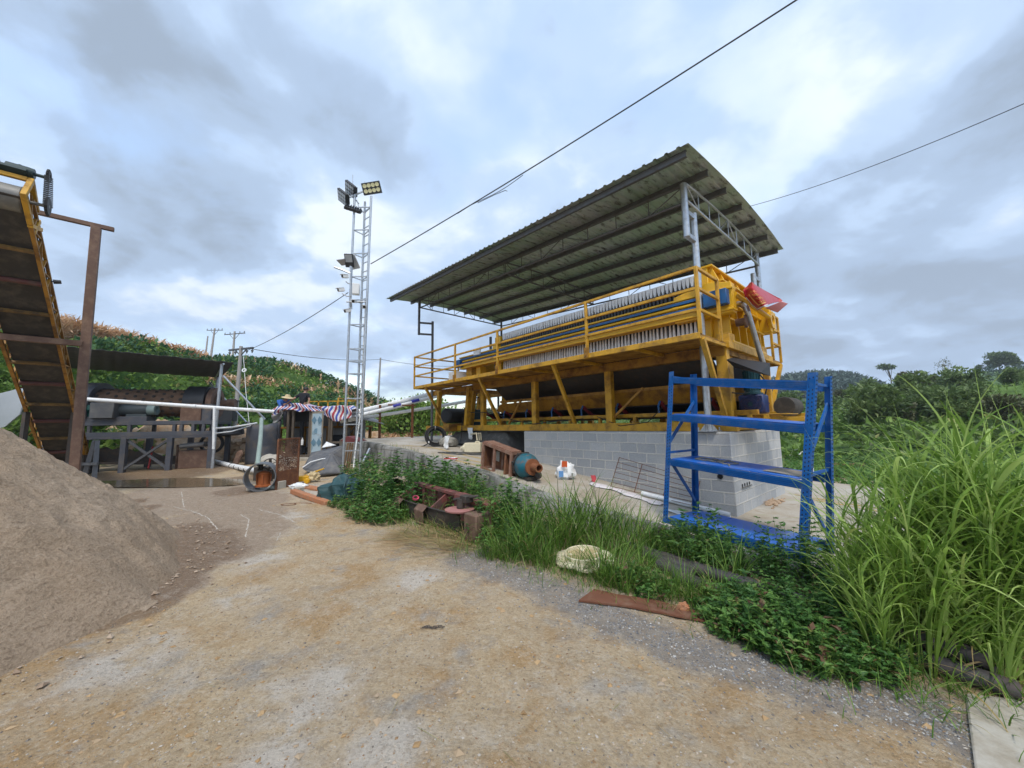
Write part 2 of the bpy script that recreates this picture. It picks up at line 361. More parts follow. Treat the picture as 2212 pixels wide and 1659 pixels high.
SANDP = [(road(x, y), r) for x, y, r in ((430, 1080, 1.2), (480, 1120, .9), (500, 1150, .7), (470, 1190, .55), (520, 1085, .8), (400, 1060, 1.0), (420, 1220, .3), (370, 1270, .3))]
PALEP = [(road(x, y), r) for x, y, r in ((250, 1440, .28), (330, 1390, .16), (640, 1560, .22), (600, 1640, .2), (720, 1470, .2), (560, 1150, .4), (600, 1120, .5), (560, 1210, .3), (650, 1060, .8), (820, 1620, .16), (900, 1250, .25), (590, 1500, .15), (520, 1290, .2))]
OCHP = [(road(x, y), r) for x, y, r in ((120, 1440, .35), (60, 1530, .3), (150, 1600, .3), (650, 1110, .6), (760, 1120, .5), (850, 1180, .3), (560, 1240, .25), (780, 1240, .3), (700, 1330, .2), (900, 1330, .15), (1000, 1330, .12), (1600, 1500, .12), (1750, 1560, .12), (1950, 1640, .15), (960, 1480, .1), (1120, 1420, .1))]
def blobs(x, y, bl):
    v = 0
    for p, r in bl:
        d = math.hypot(x-p.x, y-p.y)/r
        if d < 1.6: v = max(v, 1-d/1.6)
    return v
def axis_coords(lo, hi, fine, far):
    a = list(np.arange(lo, hi, fine)); st = fine
    while a[-1] < far: st *= 1.22; a.append(a[-1]+st)
    st = fine
    while a[0] > -far: st *= 1.22; a.insert(0, a[0]-st)
    return a
def gz(x, y):
    z = road_z(x, y)
    if x > 6: z += (-.75-z)*smooth((x-6)/5)*smooth((40-y)/20)
    d = ((x-PUD.x)/4.2)**2+((y-PUD.y)/1.3)**2
    if d < 2.2: z += (.135-z)*smooth((2.2-d)/1.2)-.03*smooth((1.1-d)/.8)
    q = Vector((x, y, 0))-C0; s = q.dot(U); w_ = q.dot(V)
    if -7 < s < 15 and w_ > edge_w(s)+.12: z -= .45*smooth((w_-edge_w(s)-.12)/.3)      # the slab of the yard lies over this ground
    r = math.hypot(x, y)
    if r < 30: z += .016*fbm(x, y, .9, 3)+.012*fbm(x, y, 4, 5, 3.)
    return z
gx = axis_coords(-6.2, 4.6, .06, 380); gy = axis_coords(.9, 9.5, .06, 380)
gv = np.array([(x, y, gz(x, y)) for y in gy for x in gx]); nx = len(gx)
gi = np.arange(len(gv)).reshape(len(gy), nx)
gf = np.stack([gi[:-1, :-1], gi[:-1, 1:], gi[1:, 1:], gi[1:, :-1]], -1).reshape(-1, 4)
gme = npmesh('ground', gv, gf, smooth=True)
for nm, fn in (('gravel', lambda x, y: max(0, 1-seg_dist((x, y), GRAV)/.5)), ('wet', lambda x, y: blobs(x, y, WETP)), ('sand', lambda x, y: blobs(x, y, SANDP)),
               ('pale', lambda x, y: blobs(x, y, PALEP)), ('ochre', lambda x, y: blobs(x, y, OCHP))):
    a = gme.attributes.new(nm, 'FLOAT', 'POINT'); a.data.foreach_set('value', np.array([fn(x, y) if (-16 < x < 8 and -1 < y < 18) else 0. for x, y, z in gv], np.float32))
def dirt_mat():
    t = NT('dirt_road')
    big = t.noise(.9, 6, .6); mid = t.noise(3.2, 7, .65, dist=.4); fine = t.noise(13, 7, .75); grit = t.noise(42, 5, .8)
    col = t.mix(t.mr(big, .38, .62), (.47, .355, .215), (.43, .335, .22))
    oc = t.math('ADD', t.mr(mid, .50, .66, 0, .75), t.math('MULTIPLY', t.attr('ochre'), t.mr(mid, .35, .6, .3, 1.3)))
    col = t.mix(t.math('MINIMUM', oc, .85), col, (.39, .25, .115))
    m2 = t.noise(2.1, 7, .68, off=(5, 3, 0)); col = t.mix(t.mr(m2, .53, .66, 0, .75), col, (.29, .27, .24))
    m3 = t.noise(1.4, 6, .7, off=(9, -4, 2)); col = t.mix(t.math('MINIMUM', t.math('ADD', t.mr(m3, .56, .72, 0, .7), t.math('MULTIPLY', t.attr('pale'), t.mr(mid, .38, .58, 0, 1.5))), .85), col, (.52, .47, .40))
    sd_ = t.mr(t.math('ADD', t.attr('sand'), t.math('MULTIPLY', t.noise(4, 6, .6), .35)), .34, .52); col = t.mix(sd_, col, (.32, .245, .175))
    we = t.mr(t.math('ADD', t.attr('wet'), t.math('MULTIPLY', t.noise(5, 6, .6, off=(2, 2, 2)), .4)), .42, .58); col = t.mix(t.math('MULTIPLY', we, .8), col, (.19, .118, .065))
    gr = t.mr(t.math('ADD', t.attr('gravel'), t.math('MULTIPLY', t.math('ADD', t.noise(2.2, 7, .75), t.math('MULTIPLY', fine, .6)), .95)), 1.06, 1.38)
    gcol = t.mix(t.mr(grit, .4, .62), (.085, .09, .10), (.27, .265, .26)); col = t.mix(t.math('MULTIPLY', gr, .62), col, gcol)
    col = t.mix(t.mr(grit, .50, .64, .0, .62), col, t.mix(.55, col, (.10, .075, .05)), 'MIX'); col = t.mix(t.mr(grit, .46, .36, .0, .6), col, t.mix(.5, col, (.62, .57, .49)))
    col = t.mix(t.mr(fine, .52, .64, 0, .55), col, t.mix(.5, col, (.17, .105, .05))); col = t.mix(t.mr(fine, .46, .37, 0, .6), col, t.mix(.5, col, (.56, .50, .41)))
    h = t.math('ADD', t.math('MULTIPLY', fine, .6), t.math('MULTIPLY', grit, .35)); h = t.math('ADD', h, t.math('MULTIPLY', mid, .8)); t.bump(h, 1., .05)
    return t.fin(col, t.mr(we, 0, 1, .95, .45), 0, .25)
put(gme, 'ground', kind='structure', mat=dirt_mat(), center=False)
# puddle
t = NT('muddy_water'); t.bump(t.noise(3, 3), .05, .01); t.fin((.17, .125, .07), .12, 0, .45)
mb = MB(); n = 48
rim = [(PUD.x+4.15*math.cos(a)*(1+.12*math.sin(3*a+1)), PUD.y-.02+0.85*math.sin(a)*(1+.22*math.sin(5*a)), .128) for a in [2*math.pi*i/n for i in range(n)]]
mb.add(rim, [list(range(n))]); mb.build('puddle', t.m, kind='structure', smooth=False, center=False)
# sand heap under the conveyor head
PC = Vector((-6.85, 2.91, 0)); PR, PH = 3.6, 3.15
def heap(i, j):
    a = 2*math.pi*j; r = i*1.02; tz_ = 1+(.035*math.sin(5*a+.5)+.03*fbm(math.cos(a)*3, math.sin(a)*3, 1.5, 4, 6))*r; x = PC.x+PR*.9*r*math.cos(a)*tz_; y = PC.y+PR*r*math.sin(a)*tz_
    h = PH*(1-r)**.96 if r < 1 else 0; h = h*(1-.15*math.exp(-(r/.12)**2))
    h += .10*smooth((r-.55)*4)*max(0, fbm(x, y, 1.6, 4, 8))+(.07*fbm(x, y, .8, 4, 2)+.05*fbm(x, y, 3.2, 5, 5)+.025*fbm(x, y, 10, 4, 1))*smooth((1.02-r)*6)
    return (x, y, road_z(x, y)-.05+max(0, h)+.04*smooth((1.-r)*10))
hv = np.array([heap((i/150)**.8, j/420) for i in range(151) for j in range(420)]); hi_ = np.arange(len(hv)).reshape(151, 420); hj = np.roll(hi_, -1, 1)
hf = np.stack([hi_[:-1], hi_[1:], hj[1:], hj[:-1]], -1).reshape(-1, 4)
t = NT('damp_sand'); b1 = t.noise(.8, 6, .6); g1 = t.noise(38, 6, .8); g2 = t.noise(14, 6, .7, stretch=(1, 1, 2.2))
col = t.mix(t.mr(b1, .36, .64), (.43, .315, .21), (.52, .40, .285)); col = t.mix(t.mr(g1, .49, .64, 0, .5), col, (.15, .105, .07)); col = t.mix(t.mr(g1, .47, .36, 0, .4), col, (.58, .48, .38)); col = t.mix(t.mr(g2, .54, .66, 0, .55), col, (.20, .14, .09))
sep = t.n('ShaderNodeSeparateXYZ'); t.l(t.pos, sep.inputs[0])
t.bump(t.math('ADD', t.math('MULTIPLY', g1, .7), g2), 1., .05); t.fin(col, .95, 0, .2)
put(npmesh('sand_heap', hv, hf, smooth=True), 'sand_heap', label='large heap of damp brown sand beneath the conveyor at the left edge', cat='sand heap', mat=t.m)
# ------------------------------------------------------------------ yard slab of concrete, rising away from the camera along the machine
def padpt(i, j):
    s = -6.5+i*20.5; e = edge_w(s)+.02; w_ = e+j*(5.6-e); p = M(s, w_, 0); return (p.x, p.y, pad_z(s)+.010*fbm(p.x, p.y, .7, 3))
mb = MB(); mb.grid(padpt, 120, 40, thick=(0, 0, -.3))
t = NT('dusty_concrete_yard'); b1 = t.noise(1.1, 7, .62); b2 = t.noise(4, 7, .7, dist=.5); f2 = t.noise(40, 5, .7)
col = t.mix(t.mr(b1, .38, .62), (.36, .31, .235), (.44, .41, .355)); col = t.mix(t.mr(b2, .52, .66, 0, .7), col, (.27, .215, .145)); col = t.mix(t.mr(f2, .55, .75, 0, .35), col, (.17, .14, .10))
t.bump(t.math('ADD', b2, t.math('MULTIPLY', f2, .3)), .3, .01); t.fin(col, .92, 0, .25)
mb.build('concrete_yard', t.m, kind='structure', center=False)
YLINE = surf('worn_yellow_line', (.46, .30, .055), .85, var=.2, scale=8, dirt=(.40, .36, .28), damt=.95, dscale=7, dth=.5)
def line_mark(pts, wd=.09):
    mb = MB()
    for (s0, w0), (s1, w1) in zip(pts[:-1], pts[1:]):
        k = max(2, int(math.hypot(s1-s0, w1-w0)/.25)); d = Vector((s1-s0, w1-w0)).normalized()*wd/2; nrm = (-d.y, d.x)
        mb.grid(lambda i, j: (lambda s, w_: M(s, w_, pad_z(s)+.010*fbm(*M(s, w_, 0)[:2], .7, 3)+.006))(s0+(s1-s0)*i+nrm[0]*(2*j-1), w0+(w1-w0)*i+nrm[1]*(2*j-1)), k, 1)
    mb.build('painted_line', YLINE, kind='structure', center=False)
line_mark([(-.4, 2.75), (-2.2, 2.2), (-4, 1.9)]); line_mark([(-.2, 3.0), (-2.3, 2.45), (-4, 2.15)])
line_mark([(9.6, -1.55), (8.6, -1.1), (5.6, -.95)]); line_mark([(7.3, -1.45), (5.2, -1.35)]); line_mark([(6.3, -1.75), (4.9, -1.7)])
# low blockwork wall that holds the slab
def brick_mat(name, bw, bh, c1, c2, mortar, msize=.014, damp=None, bumpd=.02, flip=False):
    t = NT(name)
    dU = t.n('ShaderNodeVectorMath', operation='DOT_PRODUCT'); t.l(t.pos, dU.inputs[0]); dU.inputs[1].default_value = U
    dV = t.n('ShaderNodeVectorMath', operation='DOT_PRODUCT'); t.l(t.pos, dV.inputs[0]); dV.inputs[1].default_value = V
    sp = t.n('ShaderNodeSeparateXYZ'); t.l(t.pos, sp.inputs[0]); cb = t.n('ShaderNodeCombineXYZ')
    wob = t.noise(1.7, 3); wob2 = t.noise(9, 3)
    t.l(t.math('ADD', t.math('ADD', dU.outputs['Value'], dV.outputs['Value']), t.math('MULTIPLY', t.math('ADD', wob, t.math('MULTIPLY', wob2, .4)), .05)), cb.inputs[0])
    t.l(t.math('ADD', sp.outputs[2], t.math('MULTIPLY', t.math('ADD', wob, t.math('MULTIPLY', wob2, .6)), .025)), cb.inputs[1])
    br = t.n('ShaderNodeTexBrick'); t.l(cb.outputs[0], br.inputs['Vector']); br.inputs['Scale'].default_value = 1; br.offset = .5
    br.inputs['Brick Width'].default_value = bw; br.inputs['Row Height'].default_value = bh; br.inputs['Mortar Size'].default_value = msize; br.inputs['Mortar Smooth'].default_value = .35
    br.inputs['Bias'].default_value = 0; br.inputs['Color1'].default_value = (*c1, 1); br.inputs['Color2'].default_value = (*c2, 1); br.inputs['Mortar'].default_value = (*mortar, 1)
    big = t.noise(1.3, 6, .6); fine = t.noise(45, 5, .7); col = t.mix(t.mr(fine, .4, .7, 0, .4), br.outputs[0], mul(c1, .55)); col = t.mix(t.mr(big, .5, .68, 0, .45), col, mul(mortar, .95))
    if damp:
        d1 = t.noise(2.6, 8, .7, stretch=(1, 1, .5)); col = t.mix(t.mr(d1, .47, .6, 0, .85), col, damp)
    t.bump(t.math('ADD', t.math('MULTIPLY', br.outputs[1], 1.0), t.math('MULTIPLY', fine, .35)), .7, bumpd); return t.fin(col, .93, 0, .2)
BLOCKS = brick_mat('grey_concrete_blocks', .40, .20, (.36, .37, .375), (.50, .50, .49), (.60, .575, .52), .014)
WALLM = brick_mat('mossy_concrete_blocks', .62, .30, (.27, .265, .245), (.36, .35, .32), (.24, .23, .20), .02, damp=(.06, .062, .045), bumpd=.03)
def wallpt(i, j):
    s = -3.2+i*17; e = edge_w(s); z1 = pad_z(s)+.045; pb = M(s, e, 0); z0 = min(road_z(pb.x, pb.y), pad_z(s))-.3
    prof = [(e-.03, z0), (e, z1-.06), (e+.025, z1), (e+.2, z1), (e+.235, z1-.03), (e+.25, z1-.4)]
    k = j*5; a = int(min(k, 4)); f = k-a; q = [prof[a][c]*(1-f)+prof[a+1][c]*f for c in (0, 1)]; p = M(s, q[0], q[1])
    nz = .022*fbm(p.x*2+p.z*3, p.y*2, 1.7, 4, 4); return p-V*nz*1.3+Z*nz*.8
mb = MB(); mb.grid(wallpt, 170, 20); mb.build('retaining_wall', WALLM, label='low mossy concrete block wall edging the raised yard behind the weeds', cat='wall')
# concrete slab in the right foreground corner
p = [road(2085, 1503), road(2110, 1690), Vector((5.2, .8, -.3)), Vector((6.5, 2.0, -.3)), road(2330, 1535)]
p = [Vector((q.x, q.y, road_z(q.x, q.y)+.022)) for q in p]; mb = MB(); mb.poly(p, (0, 0, -.12)); mb.build('pavement', CONCL, kind='structure', bevel=.01, center=False)
# ------------------------------------------------------------------ hills
def hillmesh(name, pxs, prof, mat_, nr=46, na=150, terr=0., seed=1., back=1.5, nz=.5):
    """prof(px) -> (foot distance, foot height, crest distance, crest height)"""
    vs = []; P0, P1 = pxs
    a0, a1 = math.atan((P0-CX)/FPX), math.atan((P1-CX)/FPX)
    for i in range(na+1):
        a = a0+(a1-a0)*i/na; px = CX+FPX*math.tan(a); r0, z0, r1, z1 = prof(px)
        for j in range(nr+1):
            k = j/nr*1.35; r = r0+(r1-r0)*k; x, y = r*math.sin(a), r*math.cos(a)
            if k <= 1: q = k+terr*math.sin(k*26+seed+.8*math.sin(a*9))*(1-k)*k*3; q = max(0, q); h = z0+(z1-z0)*(q*.55+.45*math.sin(q*math.pi/2)); h += nz*fbm(x, y, 2.2/(r1-r0), 4, seed)*smooth(k*3)*smooth((1-k)*3)*min(6, (z1-z0))*.45
            else: h = z1-(k-1)*(z1-z0)*back
            vs.append((x, y, h))
    ix = np.arange(len(vs)).reshape(na+1, nr+1); f = np.stack([ix[:-1, :-1], ix[1:, :-1], ix[1:, 1:], ix[:-1, 1:]], -1).reshape(-1, 4)
    o = put(npmesh(name, np.array(vs), f, smooth=True), name, kind='structure', mat=mat_, center=False)
    return np.array(vs).reshape(na+1, nr+1, 3)
def skyz(px, pts, r):
    y = float(np.interp(px, [a for a, b in pts], [b for a, b in pts])); a = math.atan((px-CX)/FPX); return at(px, y, r*math.cos(a)).z
LSK = [(-600, 700), (-100, 732), (0, 742), (130, 752), (200, 762), (300, 778), (430, 803), (500, 800), (560, 800), (640, 815), (720, 840), (790, 868), (830, 888), (900, 905), (1000, 916), (1100, 921)]
def lprof(px):
    f = smooth((px+200)/1000); r1 = 30+22*f; return 20.5+2*f, .3, r1, max(.6, skyz(px, LSK, r1))
RSK = [(800, 914), (1100, 914), (1200, 911), (1350, 905), (1500, 896), (1650, 882), (1750, 876), (1850, 868), (1900, 862), (1950, 854), (2000, 853), (2100, 843), (2212, 832), (2400, 812), (2900, 785)]
def rprof(px): r1 = 92; return 24, -.8, r1, skyz(px, RSK, r1)
FSK = [(1300, 890), (1500, 850), (1600, 828), (1640, 834), (1680, 830), (1720, 820), (1760, 815), (1800, 815), (1840, 820), (1880, 834), (1930, 852), (2000, 860), (2300, 880)]
def fprof(px): r1 = 300; return 150, 0, r1, skyz(px, FSK, r1)
GSK = [(1700, 905), (1850, 840), (1900, 834), (1960, 822), (2050, 811), (2120, 802), (2212, 794), (2400, 770), (2800, 750)]
def gprof(px): r1 = 190; return 120, 0, r1, skyz(px, GSK, r1)
def slope_mat(name, a, b, earth, eth=.6, sc=.25):
    t = NT(name); n1_ = t.noise(sc, 7, .65); n2_ = t.noise(sc*6, 6, .7); n3_ = t.noise(sc*1.8, 6, .6, off=(4, 9, 1))
    col = t.mix(t.mr(n1_, .4, .6), a, b); col = t.mix(t.mr(n2_, .45, .65, 0, .5), col, mul(a, .6)); col = t.mix(t.mr(n3_, eth, eth+.08, 0, .8), col, earth)
    t.bump(n2_, .6, .3); return t.fin(col, .95, 0, .15)
LH = hillmesh('hillside', (-700, 1120), lprof, slope_mat('left_hill_soil_and_grass', (.05, .10, .02), (.11, .18, .04), (.30, .19, .09), .58), terr=.12, seed=2.)
RH = hillmesh('valley_slope', (800, 3400), rprof, slope_mat('right_hill_grass', (.05, .095, .026), (.12, .20, .045), (.20, .14, .075), .66, .12), na=200, terr=.14, seed=5.)
FH = hillmesh('far_hill', (1250, 2400), fprof, slope_mat('far_hill_ground', (.035, .06, .04), (.05, .08, .05), (.08, .10, .06), .7, .02), seed=9.)
GH = hillmesh('grassy_ridge', (1650, 3200), gprof, slope_mat('grassy_ridge_turf', (.09, .15, .055), (.12, .19, .075), (.07, .10, .04), .62, .03), seed=11.)
def hill_h(G_, x, y):
    """height of a hill grid under x, y (nearest cell)"""
    d = (G_[..., 0]-x)**2+(G_[..., 1]-y)**2; return float(G_.reshape(-1, 3)[int(d.argmin())][2])
def hill_pick(G_, px, k):
    """point of the hill at picture column px and fraction k of the way up to the crest"""
    i = None; a = math.atan((px-CX)/FPX); an = np.arctan2(G_[:, 10, 0], G_[:, 10, 1]); i = int(np.abs(an-a).argmin()); j = k/1.35*(G_.shape[1]-1); j0 = int(j); f = j-j0
    return Vector(G_[i, j0]*(1-f)+G_[i, min(j0+1, G_.shape[1]-1)]*f)
# ------------------------------------------------------------------ block pier
pier = thing('block_pier', 'broad pier of grey concrete blocks with pipe holes carrying the yellow machine', 'block pier', M(2.5, 1.5, -.1))
def pierwall(s0, s1, w0, w1, lean_s=0.):
    mb = MB(); mb.mbox(s0, s1, w0, w1, -.2, 1.415); return mb
pierwall(-.02, 5.2, 0, 3.05).build('wall', BLOCKS, pier, bevel=.012)
holes = [('w', 3.35, .62), ('w', 3.0, .6), ('w', 2.62, .58), ('w', .92, .80), ('w', .62, .79), ('w', .34, .78)]
for px, py in ((1601, 1012), (1617, 1013), (1632, 1014), (1556, 1029), (1593, 1031), (1612, 1032), (1666, 1017), (1679, 1018)):
    q = onw(px, py, 0.); s_, _ = sw(q)
    if px > 1640 or s_ < -.05: continue
    mb = MB(); mb.pipe(q-V*.012, q+V*.02, .047, .038, 18); pi = mb.build('conduit', PLAST, pier)
    mb = MB(); mb.tube(q-V*.004, q+V*.02, .038, 18); mb.build('hollow', HOLE_SHADE, pi)  # solid dark disc painted as the shaded pipe mouth
for k in range(7):
    q = ons(1653, 1014, -.02) if False else M(-.02, .32+.16*(k % 3)+(.02 if k > 2 else 0), .80 if k < 3 else .50) if k < 3 else M(-.02, .38+.125*(k-3), .47)
    mb = MB(); mb.tube(q-U*.004, q+U*.02, .035 if k < 3 else .03, 14); mb.build('hole_shade_disc', HOLE_SHADE, pier)
    if k >= 3:
        mb = MB(); mb.bar(q-U*.02-V*.06-Z*.035, q-U*.02+V*.06-Z*.035, .02, .012); mb.build('block_chip', CONCD, pier)
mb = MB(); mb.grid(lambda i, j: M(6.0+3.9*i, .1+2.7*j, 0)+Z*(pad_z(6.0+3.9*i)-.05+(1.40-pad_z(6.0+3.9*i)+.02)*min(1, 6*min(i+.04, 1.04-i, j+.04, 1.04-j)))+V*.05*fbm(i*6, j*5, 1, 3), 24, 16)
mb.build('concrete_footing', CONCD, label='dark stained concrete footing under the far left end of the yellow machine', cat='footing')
# ================================================================== yellow filter press on its frame
press = thing('filter_press', 'long yellow filter press with white cloth plates on a raised frame with guard rails', 'filter press', M(5, 1.5, 1.42))
def railseg(mb, a, b, t=.05): mb.bar(a, b, t, t)
BZ0, BZ1, DZ = 1.42, 1.60, 3.03
mb = MB()
for w_ in (.24, 2.78): mb.mbox(-.05 if w_ < 1 else .0, 11.3, w_, w_+.16, BZ0, BZ1)
for s_ in (0.03, 2.6, 5.05, 7.5, 9.4, 11.1): mb.mbox(s_, s_+.14, .40, 2.78, BZ0+.01, BZ1-.01)
mb.build('base_frame', YEL, press, bevel=.006)
for w_ in (.26, 2.8):
    for s_, a in ((.02, .19), (2.5, .17), (4.97, .17), (7.42, .17)):
        mb = MB(); mb.mbox(s_, s_+a, w_, w_+.14, BZ1, 2.93); mb.build('column', YEL, press, bevel=.006)
for s_ in (-.02,):
    for w_ in (.60, 2.45):
        mb = MB(); mb.mbox(s_+.12, s_+.28, w_, w_+.2, BZ1, 2.93); mb.build('column', YEL, press, bevel=.006)
for s0, s1, w_ in ((8.32, 8.12, .2), (8.85, 8.62, .75), (10.35, 10.12, .2), (9.9, 9.7, 1.8), (8.0, 7.9, 1.6)):
    mb = MB(); mb.bar(M(s0, w_, BZ1), M(s1, w_, 2.93), .15, .15, U); mb.build('raking_leg', YEL, press, bevel=.005)
for s0, s1 in ((.12, .0), (3.62, 3.27), (6.55, 6.15), (9.85, 9.35)):
    for a, b in ((-.84, .30), (3.78, 2.9)):
        mb = MB(); mb.bar(M(s1, a, 2.95), M(s0, b, BZ1+.0), .075, .075, U); mb.build('brace', YEL, press)
for s0, s1 in ((5.35, 6.2), (1.75, 2.3)):
    mb = MB(); mb.bar(M(s0+.9, .36, BZ1+.02), M(s1-.55, .36, 2.35), .05, .05, U); mb.build('brace', YEL2, press)
mb = MB(); mb.mbox(0.05, 11.0, .25, .41, 2.80, 2.99); mb.mbox(0.05, 11.0, 2.8, 2.96, 2.80, 2.99)
for s_ in (.05, 1.6, 3.1, 4.6, 6.1, 7.6, 9.1, 10.4): mb.mbox(s_, s_+.08, .41, 2.8, 2.83, 2.97)
mb.build('bed_beam', YEL2, press, bevel=.005)
for w0, w1, out_ in ((-.90, .24, -.90), (2.98, 3.88, 3.88)):
    mb = MB(); mb.mbox(0.0, 10.1, w0+.05, w1, 3.0, 3.02); mb.build('walkway_deck', YEL2, press)
    mb = MB(); mb.mbox(0.0, 10.1, out_-.03, out_+.03, 2.94, DZ+.01)
    for s_ in (0.03, 10.05): mb.mbox(s_-.03, s_+.03, min(w0, out_)+.04, w1, 2.94, 3.0)
    for s_ in (1.2, 2.7, 4.2, 5.7, 7.2, 8.7): mb.mbox(s_-.025, s_+.025, w0+.04, w1, 2.93, 2.997)
    mb.build('walkway_edge_beam', YEL, press, bevel=.005)
mb = MB(); mb.mbox(-.04, .06, .24, 2.98, 2.93, DZ+.03); mb.build('end_beam', YEL, press, bevel=.005)
# guard rails
def guard(posts, rails, ztop, name='guard_rail', t=.052):
    mb = MB()
    for p in posts: mb.bar(M(*p, DZ-.02), M(*p, ztop), t, t, U)
    for a, b, zs in rails:
        for z_ in zs: mb.bar(M(*a, z_), M(*b, z_), t*.92, t*.92)
    return mb.build(name, YEL, press, bevel=.004)
zs = (4.13, 3.78, 3.42)
ps = [sw(onw(px, 800 if px < 1200 else 660, -.9))[0] for px in (983, 1075, 1265)]
guard([(0, -.9)]+[(s_, -.9) for s_ in ps[::-1]]+[(10.08, -.9)], [((0.02, -.9), (10.06, -.9), zs)], 4.15)
guard([(10.08, 1.0)], [((10.08, -.86), (10.08, .98), zs)], 4.15)
guard([(0.0, -.02)], [((0.0, -.87), (0.0, -.04), zs)], 4.15)
guard([(0.0, 3.86), (2.7, 3.86), (6.5, 3.86), (10.08, 3.86)], [((0.02, 3.86), (10.06, 3.86), zs)], 4.15)
guard([(0.0, 3.2)], [((0.0, 3.22), (0.0, 3.84), zs)], 3.8)
for s_ in ps: 
    mb = MB(); mb.mbox(s_-.05, s_+.05, -.955, -.925, 2.95, 3.16); mb.tube(M(s_, -.97, 3.09), M(s_, -.92, 3.09), .018, 8); mb.tube(M(s_, -.97, 3.0), M(s_, -.92, 3.0), .018, 8); mb.build('bolted_bracket', YEL2, press)
# side beams with drive rails
for w_, o in ((.22, -1), (2.75, 1)):
    a = w_ if o < 0 else w_; f = w_-.02*1 if o < 0 else w_+.14
    mb = MB(); mb.mbox(-.18, 8.75, w_, w_+.12, 3.64, 3.99); mb.mbox(-.18, 8.75, w_-.05, w_+.17, 3.99, 4.03); mb.mbox(-.18, 8.75, w_-.05, w_+.17, 3.60, 3.64); sb = mb.build('side_beam', YELC, press, bevel=.005)
    e = w_-.06 if o < 0 else w_+.18
    for z_ in (3.925, 3.765):
        mb = MB(); mb.mbox(.02, 8.6, e-.03, e+.03, z_-.028, z_+.028); mb.build('drive_rail', BLU2, sb, bevel=.004)
    mb = MB(); mb.tube(M(.0, e+.0, 3.845), M(8.5, e+.0, 3.845), .03, 12)
    for s_ in np.arange(.8, 8.4, .98): mb.tube(M(s_, e, 3.845), M(s_+.10, e, 3.845), .038, 12)
    mb.build('drive_tube', YELC, sb)
    mb = MB(); mb.mbox(8.55, 8.95, e-.09, e+.09, 3.68, 3.93); mb.build('chain_box', BLU2, sb, bevel=.008)
# end plate by the near corner with its blue box, and its twin
for w_, o in ((.30, -1), (2.62, 1)):
    mb = MB(); mb.poly([M(s_, w_-.09, z_) for s_, z_ in ((.9, 3.56), (-.16, 3.56), (-.16, 4.12), (.25, 4.22), (.9, 4.1))], V*.18); ep = mb.build('end_plate', YELC, press, bevel=.008)
    q = w_-.10 if o < 0 else w_+.28
    mb = MB(); mb.mbox(-.12, .28, q-.16 if o < 0 else q-.08, q+.0 if o < 0 else q+.08, 3.70, 3.98); mb.build('drive_box', BLU2, ep, bevel=.008)
    if o < 0: continue
    mb = MB(); mb.lathe(M(-.13, w_, 3.83), -U, [(0, .10), (0, .19), (.07, .19), (.07, .105), (0, .10)], 28); mb.build('bearing_ring', YELC, ep)
mb = MB(); mb.tube(M(-.16, .35, 3.92), M(-.16, 2.55, 3.86), .045, 14); mb.build('cross_tube', YELC, press)
# thrust head with gussets
mb = MB(); mb.mbox(.30, .42, .42, 2.62, 3.06, 4.62)
for w_ in (.5, .95, 1.4, 1.85, 2.3, 2.55): mb.poly([M(s_, w_-.015, z_) for s_, z_ in ((.30, 4.60), (.24, 4.60), (.02, 4.05), (-.02, 3.1), (.30, 3.1))], V*.03)
mb.mbox(-.0, .30, .48, 2.58, 3.84, 3.88); mb.mbox(-.04, .30, .48, 2.58, 3.06, 3.10); mb.mbox(.05, .30, .48, 2.58, 4.28, 4.31); mb.mbox(.2, .44, .40, 2.64, 4.60, 4.64); mb.mbox(-.02, .30, .48, 2.58, 3.50, 3.54)
mb.build('thrust_head', YELC, press, bevel=.006)
for w_ in (.30, 2.3):
    mb = MB(); mb.mbox(-.03, .18, w_, w_+.3, DZ+.03, 3.22); mb.build('foot_block', YEL, press, bevel=.006)
mb = MB(); q = M(-.14, .72, 3.46); mb.lathe(q, -U, [(-.1, .075), (.05, .075), (.05, .10), (.08, .10), (.08, .05)], 16); mb.bar(q-U*.06-Z*.12, q-U*.06+Z*.12, .05, .05, V); mb.build('valve', RUSTB, press)
pp = [ons(x, y, s_) for x, y, s_ in ((1594, 656, .0), (1604, 659, -.15), (1611, 664, -.22), (1615, 674, -.24), (1631, 728, -.24), (1648, 784, -.24))]
mb = MB(); mb.path(pp, .047, 14); mb.path(pp[:4], .053, 14); mb.build('drain_pipe', GALV, press)
